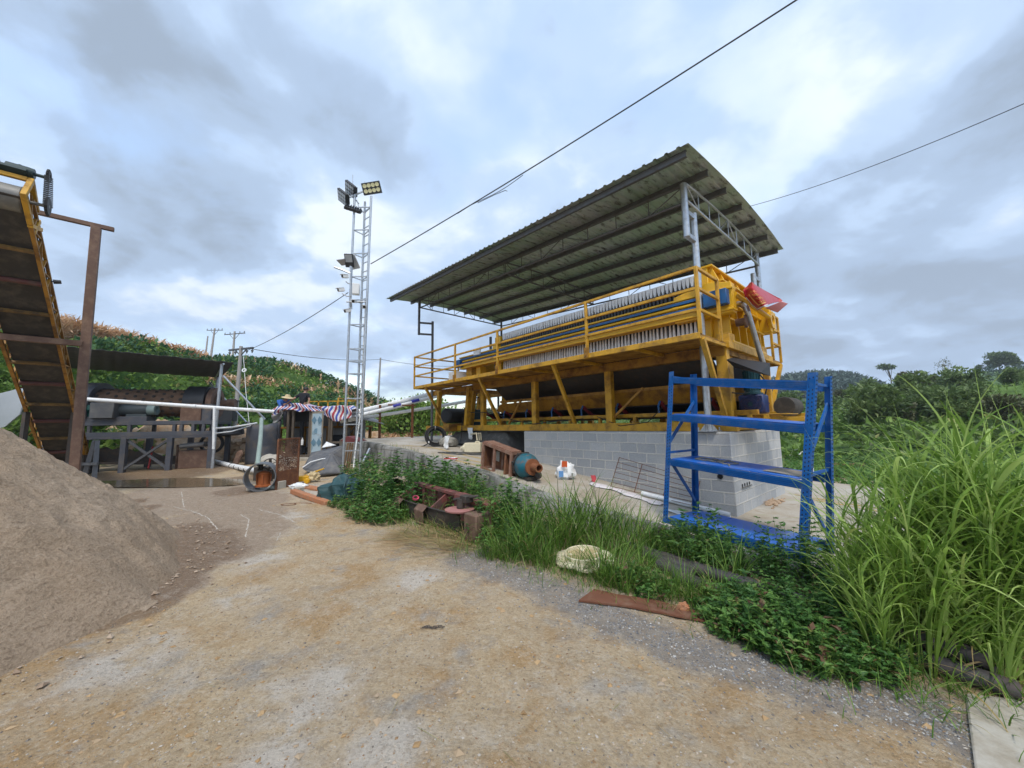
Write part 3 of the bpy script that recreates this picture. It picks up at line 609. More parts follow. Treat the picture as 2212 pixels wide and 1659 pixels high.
# pack of plates: black edge, handle, white cloth
def wedge(mb, s_, w_, z0, z1, a, b, th=.05):
    mb.add([M(s_+i*(a if k == 0 else b)/2, w_+j*th, z0 if k == 0 else z1) for k in (0, 1) for i in (-1, 1) for j in (0, 1)], [(0, 1, 3, 2), (4, 6, 7, 5), (0, 4, 5, 1), (2, 3, 7, 6), (0, 2, 6, 4), (1, 5, 7, 3)])
st = .087; npl = 70
for k in range(npl):
    s_ = .50+st*k; j = random.uniform(-.008, .008)
    mb = MB(); mb.mbox(s_-.024, s_+.024, .44, 2.58, 3.08, 4.40)
    hd = M(s_, .36, 4.15); mb.mbox(s_-.02, s_+.02, .30, .46, 4.05, 4.22)
    mb.lathe(M(s_-.03, .33, 4.235), U, [(0, .020), (0, .038), (.06, .038), (.06, .020), (0, .020)], 10)
    mb.lathe(M(s_, .33, 4.02), Z, [(0, .018), (.03, .034), (.13, .034), (.16, .018)], 8)
    pl = mb.build('filter_plate', PLAST, press)
    mb = MB(); wedge(mb, s_+j, .40, 3.10, 3.40, .080, .052); wedge(mb, s_+j, .40, 3.40, 3.70, .052, .012)
    wedge(mb, s_+j, .385, 4.50, 4.40, .078, .066); wedge(mb, s_+j, .385, 4.40, 4.24+random.uniform(-.02, .02), .066, .014)
    mb.mbox(s_-.035, s_+.035, .44, 2.58, 4.40, 4.50)
    mb.build('filter_cloth', CLOTHW, pl, smooth=False)
mb = MB(); mb.mbox(6.66, 6.95, .40, 2.62, 3.10, 4.46); mb.mbox(6.66, 6.9, .25, .42, 4.03, 4.2); mb.build('moving_head', YELC, press, bevel=.01)
mb = MB(); mb.mbox(8.2, 8.55, .34, 2.68, 3.06, 4.05); mb.build('tail_head', YEL, press, bevel=.01)
mb = MB(); mb.tube(M(6.95, 1.5, 3.75), M(8.2, 1.5, 3.75), .16, 20); mb.build('ram', GALV, press)
mb = MB(); mb.mbox(7.7, 7.95, .35, .6, DZ, 3.6); mb.build('support_block', YELC, press, bevel=.006)
mb = MB(); mb.mbox(8.65, 9.1, -.05, .45, DZ, 3.52); mb.build('control_box', WHITEP, press, bevel=.01)
mb = MB(); mb.mbox(7.4, 7.75, .10, .16, 3.95, 4.15); mb.build('sensor_box', WHITEP, press, bevel=.006)
mb = MB(); mb.mbox(7.03, 7.12, .30, .34, 4.03, 4.5); mb.build('stop_bar', PLAST, press)
# drip chute and conveyor under the plates
for (w0, z0, w1, z1) in ((.32, 2.96, .98, 2.42), (2.75, 2.96, 2.0, 2.42)):
    mb = MB(); mb.add([M(s_, w_, z_) for s_ in (.35, 7.1) for w_, z_ in ((w0, z0), (w1, z1))], [(0, 1, 3, 2)])
    o = mb.build('drip_chute', DKST, press, smooth=False); md = o.modifiers.new('solid', 'SOLIDIFY'); md.thickness = .012
mb = MB(); mb.poly([M(7.1, w_, z_) for w_, z_ in ((.32, 2.96), (2.75, 2.96), (2.0, 2.42), (.98, 2.42))], U*.012); mb.build('chute_end', DKST, press)
for w0, w1 in ((.55, .80), (2.42, 2.17)):
    mb = MB(); mb.poly([M(.3, w0, 2.36), M(6.9, w0, 2.26), M(7.2, w0+(w1-w0)*.3, 2.05), M(7.0, w1, 1.98), M(.3, w1, 2.0)], V*.012); mb.mbox(.3, 6.9, min(w0, w0), w0+.04, 2.30, 2.37); mb.build('skirt_plate', YEL2, press)
mb = MB(); mb.grid(lambda i, j: M(-.1+8.2*i, .78+1.42*j, 1.98-.14*math.sin(math.pi*j)), 20, 10, thick=(0, 0, -.014)); mb.grid(lambda i, j: M(-.1+8.2*i, .85+1.3*j, 1.70), 6, 2, thick=(0, 0, -.012)); mb.build('conveyor_belt', BLACK, press)
for w_ in (.58, 2.3):
    mb = MB(); mb.mbox(-.3, 8.4, w_, w_+.09, 1.72, 1.80)
    for s_ in np.arange(.2, 8.2, .95): mb.mbox(s_, s_+.07, w_, w_+.08, BZ1, 1.72)
    mb.build('conveyor_frame', YEL, press, bevel=.004)
for s_ in np.arange(.5, 8.0, 1.05):
    mb = MB(); mb.tube(M(s_, .70, 2.03), M(s_, 1.08, 1.80), .05, 12); mb.tube(M(s_, 1.1, 1.79), M(s_, 1.85, 1.79), .05, 12); mb.tube(M(s_, 1.88, 1.80), M(s_, 2.28, 2.03), .05, 12); idl = mb.build('idler_set', surf('red_idler_paint', (.22, .025, .03), .5, var=.3), press)
    mb = MB(); mb.path([M(s_, .62, 1.78), M(s_+.02, .63, 1.95), M(s_, .68, 2.06)], .022, 8); mb.build('idler_bracket', BLU2, idl)
# drive drum, gearbox and motor at the right end
qd = M(-.55, 1.05, 1.86)
mb = MB(); mb.lathe(qd+V*.18, V, [(0, .04), (.0, .165), (.03, .175), (.62, .175), (.65, .165), (.65, .05), (.75, .05), (.75, 0)], 30); mb.build('drive_drum', BELT, press)
g = onw(1621.6, 873, .72); ax = (U, V, Z)
mb = MB(); mb.box(g+V*.17, (.42, .30, .36), ax); gb = mb.build('gearbox', NAVY, press, bevel=.03)
mb = MB(); mb.lathe(g+V*.03, -V, [(0, .175), (.03, .175), (.03, .12), (.05, .11), (.05, .07), (.065, .07), (.065, .045), (.03, .045), (.03, 0)], 28)
for k in range(8): a = k*math.pi/4; c = g+U*math.cos(a)*.15+Z*math.sin(a)*.15; mb.tube(c, c-V*.02, .016, 6)
mb.build('flange', surf('rusty_navy_flange', (.018, .028, .085), .45, .1, var=.3, dirt=(.16, .06, .04), damt=.6, dscale=24, dth=.6), gb)
mb = MB(); mb.tube(g-V*.012, g-V*.03, .04, 16); mb.build('shaft_end', TEAL, gb)
mb = MB(); mb.lathe(g+V*.17+Z*.18, Z, [(0, .17), (.03, .17), (.03, .13), (.07, .125), (.46, .125), (.46, .14), (.56, .14), (.60, .11), (.60, 0)], 24)
for k in range(20): a = k*math.pi/10; d_ = U*math.cos(a)+V*math.sin(a); mb.bar(g+V*.17+Z*.26+d_*.132, g+V*.17+Z*.62+d_*.132, .008, .02, d_)
mt = mb.build('motor', TEAL, press)
c = g+V*.17+Z*.72-V*.145
mb = MB()
for dx in (-.035, .035): mb.lathe(c+U*dx, -V, [(0, .018), (0, .034), (.006, .034), (.006, .018), (0, .018)], 14)
mb.build('round_emblem', WHITEP, mt)
mb = MB()
for a, b in (((-.95, .62, 1.62), (.0, .62, 1.62)), ((-.95, 1.0, 1.62), (.0, 1.0, 1.62)), ((-.45, .45, 1.67), (-.45, 2.0, 1.67)), ((-.2, .45, 1.67), (-.2, 1.2, 1.67)), ((-.75, 1.9, 1.70), (.1, 1.9, 1.70))): mb.bar(M(*a), M(*b), .075, .075)
mb.mbox(-.75, .1, .5, 1.25, 1.705, 1.72); mb.build('drive_mount', YEL, press, bevel=.004)
mb = MB(); mb.path([g+V*.17+Z*.55+U*(-.14), g+V*.2+Z*.35-U*.25, g+V*.2+Z*.1-U*.16, M(-.1, 1.3, 1.95)], .014, 6); mb.path([M(.05, .3, 2.12), M(-.05, .6, 2.10), g+V*.1+Z*.22], .012, 6); mb.build('power_cable', BLACK, press)
fl = [ons(*q, s_) for q, s_ in (((1569.5, 776.6), -.05), ((1581, 772.7), -.05), ((1663.3, 784.3), -.55), ((1664, 812.5), -.58), ((1643.6, 804.4), -.72), ((1587, 795), -.2))]
mb = MB(); mb.add(fl, [(0, 1, 2, 4), (4, 2, 3), (0, 4, 3, 5)]); o = mb.build('rubber_flap', BLACK, press, smooth=False); md = o.modifiers.new('solid', 'SOLIDIFY'); md.thickness = .012
# hydraulic pack and ladder at the left end
c = at(976, 898, 13.4); mb = MB(); mb.lathe(c, (U*.3+V*.95), [(-.35, 0), (-.35, .20), (-.30, .26), (.25, .27), (.6, .27), (.62, 0)], 24); mb.build('pump_motor', BLACK, press)
mb = MB(); mb.box(c+V*.9-Z*.22, (.5, .6, .9), ax); mb.build('oil_tank', TEAL, press, bevel=.02)
mb = MB(); mb.box(c+V*.05-Z*.42, (.4, .6, .28), ax); mb.build('pump_plinth', YEL2, press, bevel=.01)
mb = MB(); l0 = M(10.5, 1.6, 1.5); l1 = M(9.6, 1.6, 2.95)
for d_ in (0, .5): mb.bar(l0+V*d_, l1+V*d_, .05, .05)
for k in range(1, 6): mb.bar(l0.lerp(l1, k/6), l0.lerp(l1, k/6)+V*.5, .16, .03)
mb.build('ladder', BLACK, press)
mb = MB(); mb.path([M(9.2, .3, 2.1), onw(1064, 892, .22), onw(1110, 908, .22), onw(1152, 916, .22), onw(1207, 909, .22), onw(1260, 905, .3)], .013, 6); mb.path([onw(1004, 880, .2), onw(998, 915, .18), onw(997, 935, .12), onw(995, 955, .05)], .015, 6); mb.path([onw(1290, 900, .3), onw(1340, 920, .24), onw(1400, 912, .24), onw(1430, 880, .4)], .010, 6); mb.build('loose_cable', BLACK, press)
# rag and hose end hung on the frame
rp = onw(1132, 0, .05) if False else onw(1128, 925, .06)
def rag(name, lab, c, wd, ht, out_=-V, seed=1., cat='rag'):
    x = Vector((out_.y, -out_.x, 0))
    def f(i, j): h = 1-j; q = c+x*((i-.5)*wd*(1-.25*j)+.03*math.sin(j*5+seed))-Z*ht*j*(1-.25*abs(i-.5)); return q+out_*(.02+.03*math.sin(i*9+seed)*j+.03*fbm(i*2, j*2, 1.5, 3, seed))
    mb = MB(); mb.grid(f, 12, 14); o = mb.build(name, WHITEP, label=lab, cat=cat); md = o.modifiers.new('solid', 'SOLIDIFY'); md.thickness = .006; return o
rag('rag', 'dirty white rag tied over the yellow base beam at its left part', onw(1019, 924, .22)-V*.03, .32, .40)
# ================================================================== canopy
canopy = thing('canopy', 'corrugated metal canopy on jogged galvanised posts above the yellow filter press', 'canopy', M(6, 1.6, 1.2))
RW0, RW1, RS0, RS1 = -1.22, 4.5, -.15, 12.1
def roofz(s, w_): return 6.10+.061*s+.17*(1-((w_-1.64)/2.86)**2)
prof = [(0, 0), (.125, 0), (.145, .028), (.185, .028), (.205, 0)]; ss = []
k = 0
while RS0+k*.205 < RS1:
    for a, h in prof[:4]: ss.append((RS0+k*.205+a, h))
    k += 1
nw = 26; rv = []; rf = []
for s_, h in ss:
    for j in range(nw+1): w_ = RW0+(RW1-RW0)*j/nw; p = M(s_, w_, roofz(s_, w_)+h+.006*fbm(s_, w_, 1.1, 3)); rv.append(p)
mb = MB(); q = nw+1; mb.add(rv, [(i*q+j, (i+1)*q+j, (i+1)*q+j+1, i*q+j+1) for i in range(len(ss)-1) for j in range(nw)])
t = NT('worn_sheet_green_reflection')
def along(v, sc):
    d = t.n('ShaderNodeVectorMath', operation='DOT_PRODUCT'); t.l(t.pos, d.inputs[0]); d.inputs[1].default_value = tuple(v*sc); return d.outputs['Value']
cb = t.n('ShaderNodeCombineXYZ'); t.l(along(U, 1.), cb.inputs[0]); t.l(along(V, .28), cb.inputs[1])
a1 = t.noise(2.6, 7, .68, vec=cb.outputs[0]); a2 = t.noise(9, 6, .7, vec=cb.outputs[0]); a3 = t.noise(.35, 3, .5)
col = t.mix(t.mr(t.math('ADD', t.math('MULTIPLY', a3, .5), t.math('MULTIPLY', a1, .5)), .42, .56), (.44, .48, .50), (.30, .41, .32)); col = t.mix(t.mr(a2, .52, .62, 0, .8), col, (.07, .07, .06)); col = t.mix(t.mr(a1, .58, .68, 0, .6), col, (.26, .24, .22))  # green share puts the field's reflection into the colour; dark streaks are wear
t.bump(a2, .15, .01); t.fin(col, .38, .35, .5)
o = mb.build('roof_sheet', t.m, canopy)
pw = [-1.08, -.17, .74, 1.65, 2.56, 3.47, 4.36]
for w_ in pw:
    mb = MB()
    for i in range(12):
        s0 = RS0+.1+(RS1-RS0-.2)*i/12; s1 = RS0+.1+(RS1-RS0-.2)*(i+1)/12
        for dz0, dz1, dw0, dw1 in ((-.125, -.008, -.006, .0), (-.012, -.006, 0, .05), (-.127, -.120, 0, .05)):
            mb.add([M(s_, w_+b, roofz(s_, w_)+c_) for s_ in (s0, s1) for b in (dw0, dw1) for c_ in (dz0, dz1)], [(0, 1, 3, 2), (4, 6, 7, 5), (0, 4, 5, 1), (2, 3, 7, 6), (0, 2, 6, 4), (1, 5, 7, 3)])
    mb.build('purlin', GALVD, canopy, smooth=False)
def truss(a, b, mats, topz, depth, n, name='truss'):
    P_ = [a+(b-a)*(i/n) for i in range(n+1)]; tp = [M(p.x, p.y, topz(p.x, p.y)) for p in P_]; bt = [M(p.x, p.y, topz(a.x, a.y)+(topz(b.x, b.y)-topz(a.x, a.y))*i/n-depth) for i, p in enumerate(P_)]
    mb = MB(); mb.path(tp, .024, 8); mb.path(bt, .027, 8)
    for i in range(0, n+1): mb.tube(tp[i], bt[i], .011, 6, caps=False)
    for i in range(1, n, 2): mb.tube(bt[i], tp[i+1] if (i//2) % 2 else tp[i-1], .011, 6, caps=False)
    mb.build(name, mats, canopy)
tz = lambda s, w_: roofz(s, w_)-.15
truss(Vector((.32, -.24, 0)), Vector((10.95, -.30, 0)), GALVD, tz, .36, 14)
truss(Vector((.32, 4.02, 0)), Vector((10.95, 4.0, 0)), GALVD, tz, .36, 14)
for s_ in (.32, 5.6, 10.95): truss(Vector((s_, -.24, 0)), Vector((s_, 4.02, 0)), GALV if s_ < 1 else GALVD, tz, .34, 8)
def post(lo, up, z0, zj0, zj1, r, pl, mat_):
    """lower column, the jogged frame, upper column; lo and up are (s, w)"""
    mb = MB(); mb.tube(M(*lo, z0), M(*lo, zj1+.05), r, 14); mb.tube(M(*up, zj0-.04), M(*up, roofz(*up)-.14), r*.98, 14)
    for z_ in (zj0, zj1-.04): mb.bar(M(*up, z_), M(*lo, z_), r*1.3, r*1.3)
    if pl:
        mb.box(M(*lo, z0+.012), (.34, .34, .02), (U, V, Z))
        for d_ in (U, -U, V, -V): mb.poly([M(*lo, z0+.02)+d_*r, M(*lo, z0+.02)+d_*.15, M(*lo, z0+.14)+d_*r], d_.cross(Z)*.012)
        for a in (-1, 1):
            for b in (-1, 1): mb.tube(M(lo[0]+a*.13, lo[1]+b*.13, z0+.02), M(lo[0]+a*.13, lo[1]+b*.13, z0+.08), .012, 6)
    mb.build('post', mat_, canopy)
post((.36, .10), (.36, -.26), 1.418, 5.06, 5.56, .062, True, GALV)
post((.36, 3.62), (.36, 4.05), pad_z(.3), 4.72, 5.3, .062, True, GALV)
post((10.75, .2), (10.95, -.30), pad_z(10.75), 5.28, 5.78, .05, False, GALVD)
post((10.75, 3.6), (10.95, 4.0), pad_z(10.75), 5.3, 5.8, .05, False, GALVD)
# ================================================================== red printed bag hung over the far end of the press
bagP = lambda x, y: (1563.5+x*.0827, 592.5+y*.0827)
def lerp(a, b, t_): return a+(b-a)*t_
LE = [(640, 275), (500, 420), (560, 600), (720, 800), (885, 942)]; RE = [(800, 275), (1060, 420), (1280, 540), (1480, 640), (1545, 712)]
def edge_pt(E, t_):
    k = min(int(t_*(len(E)-1)), len(E)-2); f = t_*(len(E)-1)-k; return Vector(E[k]).lerp(Vector(E[k+1]), f)
def bagpt(i, j, lift=0.):
    p = edge_pt(LE, j).lerp(edge_pt(RE, j), i); y = p.y-70*math.sin(math.pi*i)*(1-j)-55*math.sin(math.pi*i)*j*.9
    s_ = -.34-.20*math.sin(math.pi*min(1, i*1.1))*(.4+.6*j)+.05*math.sin(i*7+j*3)-.10*j-lift
    return ons(*bagP(p.x, y), s_)
RED = surf('red_printed_plastic', (.38, .008, .016), .38, var=.12, scale=8, dirt=(.55, .06, .07), damt=.4, dscale=9, dth=.56)
GOLD = surf('gold_print', (.72, .42, .10), .5, var=.08)
mb = MB(); mb.grid(bagpt, 26, 26)
def bagback(i, j):
    a = bagpt(i, 1.0); b = ons(*bagP(*Vector((1130, 900)).lerp(Vector((1400, 1000)), min(1, i*1.2)).lerp(Vector((1672, 765)), max(0, i-.5)*1.2)), -.42+.25*j); return a.lerp(b, j)
bag = mb.build('plastic_bag', RED, label='red printed plastic sack draped over the right end of the yellow press', cat='sack')
md = bag.modifiers.new('solid', 'SOLIDIFY'); md.thickness = .004; OFF[bag] = OFF[bag]
mb = MB(); mb.grid(lambda i, j: ons(*bagP(*(Vector((1080, 880)).lerp(Vector((1400, 1000)), i)).lerp(Vector((1500, 705)).lerp(Vector((1672, 765)), i), j)), -.50+.12*i-.04*math.sin(3*j)), 10, 10)
inn = mb.build('bag_inside', surf('pale_red_weave', (.50, .16, .15), .8, var=.15, scale=30), bag); md = inn.modifiers.new('solid', 'SOLIDIFY'); md.thickness = .004
def strip(pts, wd, name, mt_, lift=.006):
    mb = MB(); k = 40
    def f(a, b):
        q = Vector(pts[0]).lerp(Vector(pts[1]), a); d = (Vector(pts[1])-Vector(pts[0])).normalized(); q = q+Vector((-d.y, d.x))*(b-.5)*wd; return bagpt(q.x, q.y, lift)
    mb.grid(f, 24, 1); mb.build(name, mt_, bag, smooth=False)
strip([(.0, .965), (1., .985)], .035, 'white_hem', WHITEP); strip([(.02, .50), (.02, .97)], .03, 'white_hem', WHITEP)
strip([(.16, .44), (.16, .86)], .035, 'printed_border', GOLD); strip([(.145, .86), (.97, .86)], .035, 'printed_border', GOLD)
def text_mesh(body, size):
    cu = bpy.data.curves.new('lettering', 'FONT'); cu.body = body; cu.size = size; o = bpy.data.objects.new('lettering', cu); COL.objects.link(o)
    dg = bpy.context.evaluated_depsgraph_get(); me = o.evaluated_get(dg).to_mesh(); vs = [tuple(v.co) for v in me.vertices]; fs = [tuple(p.vertices) for p in me.polygons]; o.evaluated_get(dg).to_mesh_clear()
    bpy.data.objects.remove(o); bpy.data.curves.remove(cu); return vs, fs
for body, u0, v0, sz in (('小机:', .24, .42, .10), ('载重:', .24, .55, .10), ('大机:', .24, .68, .10), ('载重:', .24, .81, .10), ('1200公斤', .54, .40, .085), ('2200公斤', .54, .56, .085), ('1500公斤', .54, .76, .085), ('小机', .16, .12, .10), ('机载', .55, .13, .11), ('小', .14, .25, .10)):
    vs, fs = text_mesh(body, sz)
    if vs:
        mb = MB(); mb.add([bagpt(u0+x*1.15, v0-y*1.0, .008) for x, y, z_ in vs], fs); mb.build('printed_lettering', GOLD, bag, smooth=False)
# ================================================================== blue storage rack
RL, RRt = ground(1439, 1137, 0), ground(1733, 1212, 0); ra = (RRt-RL).normalized(); rn = Vector((-ra.y, ra.x, 0)); RD = .78
rack = thing('storage_rack', 'tall blue boltless storage rack leaning slightly at the weedy edge of the yard', 'storage rack', (RL+RRt)/2)
bot = {'fl': RL, 'fr': RRt, 'bl': RL+rn*RD, 'br': RRt+rn*RD}
top = {'fl': at(1453, 803, RL.y), 'fr': at(1756, 805, RRt.y), 'bl': at(1498, 808, bot['bl'].y+.02), 'br': at(1787, 813, bot['br'].y+.02)}
for k in bot: bot[k] = bot[k]+Z*(.0)
def onpost(k, z_): t_ = (z_-bot[k].z)/(top[k].z-bot[k].z); return bot[k].lerp(top[k], t_)
for k, sx, sy in (('fl', 1, 1), ('fr', -1, 1), ('bl', 1, -1), ('br', -1, -1)):
    a, b = bot[k]-Z*.03, top[k]; d_ = (b-a).normalized(); X = ra; Y_ = rn
    o2 = [(-.04, -.032), (.04, -.032), (.04, -.028), (-.036, -.028), (-.036, .034), (-.04, .034)] if sx > 0 else [(.04, -.032), (-.04, -.032), (-.04, -.028), (.036, -.028), (.036, .034), (.04, .034)]
    if sy < 0: o2 = [(p, -q) for p, q in o2]
    o2 = [(p*1.05, q) for p, q in o2]
    mb = MB(); mb.poly([a+X*p+Y_*q for p, q in o2], b-a); mb.box(a+Z*.012, (.13, .10, .012), (X, Y_, Z)); mb.cur = 1; zc = .10
    while zc < (b-a).length-.06:
        for u_, q_ in ((-.018, .0), (.018, .012)):
            c = a+d_*(zc+q_)+X*u_-Y_*(.0325*sy); mb.box(c, (.011, .003, .018), (X, Y_, d_))  # thin dark boxes painted as shaded slots
        for q_ in (-.012, .014):
            c = a+d_*(zc+.025)-X*(.0425*sx)+Y_*q_; mb.box(c, (.003, .010, .018), (X, Y_, d_))
        zc += .05
    mb.build('post', (BLU, HOLE_SHADE), rack)
levels = []
for yl, yr in ((822, 831), (902, 928), (998, 1048), (1123, 1205)):
    levels.append((at(1453, yl, RL.y).z, at(1742, yr, RRt.y).z))
for n_, (zl, zr) in enumerate(levels):
    for f_, b_, o in (('fl', 'fr', -1), ('bl', 'br', 1)):
        if n_ == 1 and o > 0: pass
        a, b = onpost(f_, zl)+ra*.04-rn*.0*o, onpost(b_, zr)-ra*.04; d_ = (b-a).normalized(); up = rn.cross(ra).normalized(); up = Z
        mb = MB(); x_ = rn*(o*.012)
        mb.bar(a+x_*.2, b+x_*.2, .036, .10)
        for q_ in (-.034, -.012, .010, .032): mb.bar(a+x_*.2+rn*(o*.021)+Z*q_, b+x_*.2+rn*(o*.021)+Z*q_, .010, .012)
        bm_ = mb.build('shelf_beam', BLU, rack)
        for e in (a-ra*.045, b+ra*.045): mb = MB(); mb.box(e+rn*(o*.036)-Z*.02, (.05, .006, .17), (ra, rn, Z)); mb.build('end_plate', BLU, bm_)
    if n_ > 0:
        a, b, c, e = (onpost('fl', zl), onpost('fr', zr), onpost('br', zr), onpost('bl', zl)); k = 3
        for i in range(k):
            i0, i1 = i/k+.004, (i+1)/k-.004
            q4 = [a.lerp(b, lerp(.03, .97, i0)), a.lerp(b, lerp(.03, .97, i1)), e.lerp(c, lerp(.03, .97, i1)), e.lerp(c, lerp(.03, .97, i0))]
            q4 = [p+rn*(.0 if j < 2 else -.02)+Z*.053 for j, p in enumerate(q4)]
            mb = MB(); mb.poly(q4, Z*.014); mb.build('shelf_panel', BLUT, rack, bevel=.003)
def side_bar(k0, y0, k1, y1, sec=.035):
    a = onpost(k0, y0); b = onpost(k1, y1); mb = MB(); mb.bar(a, b, .022, sec); mb.build('side_brace', BLU, rack, bevel=.003)
zpl = lambda y: at(1450, y, RL.y).z
zpr = lambda y: at(1745, y, RRt.y).z
side_bar('fl', zpl(955), 'bl', zpl(865), .055); side_bar('fl', zpl(977), 'bl', zpl(977)); side_bar('fl', zpl(990), 'bl', zpl(1095), .055); side_bar('fl', zpl(1128), 'bl', zpl(1128)); side_bar('fl', zpl(815), 'bl', zpl(815))
side_bar('fr', zpr(1000), 'br', zpr(870), .055); side_bar('fr', zpr(1026), 'br', zpr(1026)); side_bar('fr', zpr(1060), 'br', zpr(1190), .055); side_bar('fr', zpr(828), 'br', zpr(828)); side_bar('fr', zpr(1205), 'br', zpr(1205))
def on_shelf(n_, i, j, h=.07):
    zl, zr = levels[n_]; return onpost('fl', zl).lerp(onpost('fr', zr), i).lerp(onpost('bl', zl).lerp(onpost('br', zr), i), j)+Z*h
STRAP = surf('grey_worn_strap', (.22, .20, .17), .9, var=.2)
mb = MB()
for c_, r_, ph in ((.22, .20, 0), (.30, .17, .8), (.40, .18, 2.)):
    mb.path([on_shelf(2, c_+.07*math.cos(a)*(1+.2*math.sin(2*a+ph)), .5+r_*math.sin(a), .075+.008*math.sin(3*a+ph)) for a in [2*math.pi*k/22 for k in range(23)]], .011, 6)
mb.path([on_shelf(2, .36+.012*k, .4-.02*k+.05*math.sin(k), .075) for k in range(12)], .012, 6)
mb.build('strap', STRAP, label='loops of worn grey strap lying on the third shelf of the blue rack', cat='strap')
mb = MB(); mb.grid(lambda i, j: on_shelf(2, .72+.22*i, .15+.6*j, .072+.004*math.sin(i*5)), 6, 4, thick=(0, 0, .006)); mb.build('board', surf('grey_cardboard', (.30, .26, .21), .9, var=.2), label='flat grey board lying at the right end of the third rack shelf', cat='board')
mb = MB(); q = on_shelf(2, .93, .72, .10); mb.box(q, (.07, .06, .06)); mb.box(q+Z*.032, (.075, .064, .01)); mb.build('box', WHITEP, label='tiny white box on the third rack shelf near its right rear post', cat='box', bevel=.004)
# ================================================================== things lying on the yard
mb = MB(); a, b = padp(1387, 1071)+Z*.05, padp(1578, 1119)+Z*.045; mb.pipe(a, b, .043, .037, 18); o = mb.build('plastic_pipe', WHITEP, label='white plastic pipe lying along the foot of the block pier behind the rack', cat='pipe')
mb = MB()
def ribbon(pts, wd, hz=.02, n=40):
    P_ = [padp(*p) for p in pts]
    def f(i, j):
        k = min(int(i*(len(P_)-1)), len(P_)-2); t_ = i*(len(P_)-1)-k; q = P_[k].lerp(P_[k+1], t_); d_ = (P_[k+1]-P_[k]).normalized(); nn = Vector((-d_.y, d_.x, 0))
        q = q+nn*wd*(j-.5)*(1+.35*math.sin(i*17)); return Vector((q.x, q.y, pad_z(sw(q)[0])+hz+.018*fbm(i*14, j*3, 1, 3)+.02*math.sin(j*math.pi)))
    return f
mb.grid(ribbon([(1278, 1046), (1340, 1062), (1400, 1083), (1432, 1092)], .24), 40, 5)
o = mb.build('plastic_strip', surf('milky_plastic_film', (.66, .62, .62), .5, var=.1, dirt=(.45, .2, .2), damt=.35, dscale=6, dth=.58), label='crumpled milky plastic strip with faint red print in front of the pier', cat='plastic strip'); md = o.modifiers.new('solid', 'SOLIDIFY'); md.thickness = .003
mb = MB(); mb.grid(ribbon([(1440, 1103), (1530, 1122), (1620, 1143), (1738, 1172)], .12, .012), 50, 3); o = mb.build('plastic_strip', WHITEP, label='long white plastic band on the yard behind the bottom rack shelf', cat='plastic strip'); md = o.modifiers.new('solid', 'SOLIDIFY'); md.thickness = .003
mb = MB(); q = padp(1281, 1043); mb.grid(lambda i, j: q+ra*(.12*(i-.5))+Z*(.14*j+.02)+rn*.04*math.sin(i*6+j*3), 5, 5); mb.build('scrap_of_plastic', surf('red_film', (.45, .04, .05), .5), label='small red plastic scrap at the left tip of the milky strip', cat='litter')
# rebar panel leaning on the pier
tl, tr, bl, br_ = onw(1338, 988, -.03), onw(1506, 1037, -.03), onw(1319, 1051, -.32), onw(1494, 1092, -.30)
mb = MB()
for i in (0, .33, .68, 1.0, 1.03): mb.tube(tl.lerp(tr, min(i, 1))+(tr-tl)*max(0, i-1), bl.lerp(br_, min(i, 1))+(tr-tl)*max(0, i-1), .008, 6)
for j in (0, .17, .34, .51, .68, .85, .98): mb.tube(tl.lerp(bl, j)-V*.012, tr.lerp(br_, j)-V*.012, .005, 6)
mb.build('rebar_mesh', RUST, label='rusty welded wire panel leaning against the block pier', cat='wire panel')
# printed white sack
def lump(c, rx, ry, rz, seed, amp=.25, nu=22, nv=16, ax_=(Vector((1, 0, 0)), Vector((0, 1, 0)), Z), fsc=2.2, flat=0.):
    def f(i, j):
        a = 2*math.pi*i; b = math.pi*(j-.5); d_ = Vector((math.cos(b)*math.cos(a), math.cos(b)*math.sin(a), math.sin(b))); k = 1+amp*mnoise.fractal(d_*fsc+Vector((seed, seed*2, 0)), 1., 2., 4)
        v_ = Vector((d_.x*rx*k, d_.y*ry*k, max(d_.z, -1+flat)*rz*k)); return Vector(c)+ax_[0]*v_.x+ax_[1]*v_.y+ax_[2]*v_.z
    mb = MB(); mb.grid(f, nu, nv); return mb
q = padp(1222, 1034); bg_ = lump(q+Z*.14, .20, .15, .22, 3.3, .4, flat=.4).build('plastic_sack', WHITEP, label='small white printed sack slumped by the left part of the pier wall', cat='sack')
mb = MB(); mb.grid(lambda i, j: q+Vector((-.10+.12*i, -.15-.03*j, .27+.13*j)), 4, 4); mb.build('orange_patch', surf('orange_print', (.70, .12, .03), .5), bg_)
mb = MB(); mb.grid(lambda i, j: q+Vector((-.17+.10*i, -.175, .06+.13*j)), 4, 4); mb.build('blue_print', surf('light_blue_print', (.12, .28, .55), .5), bg_)
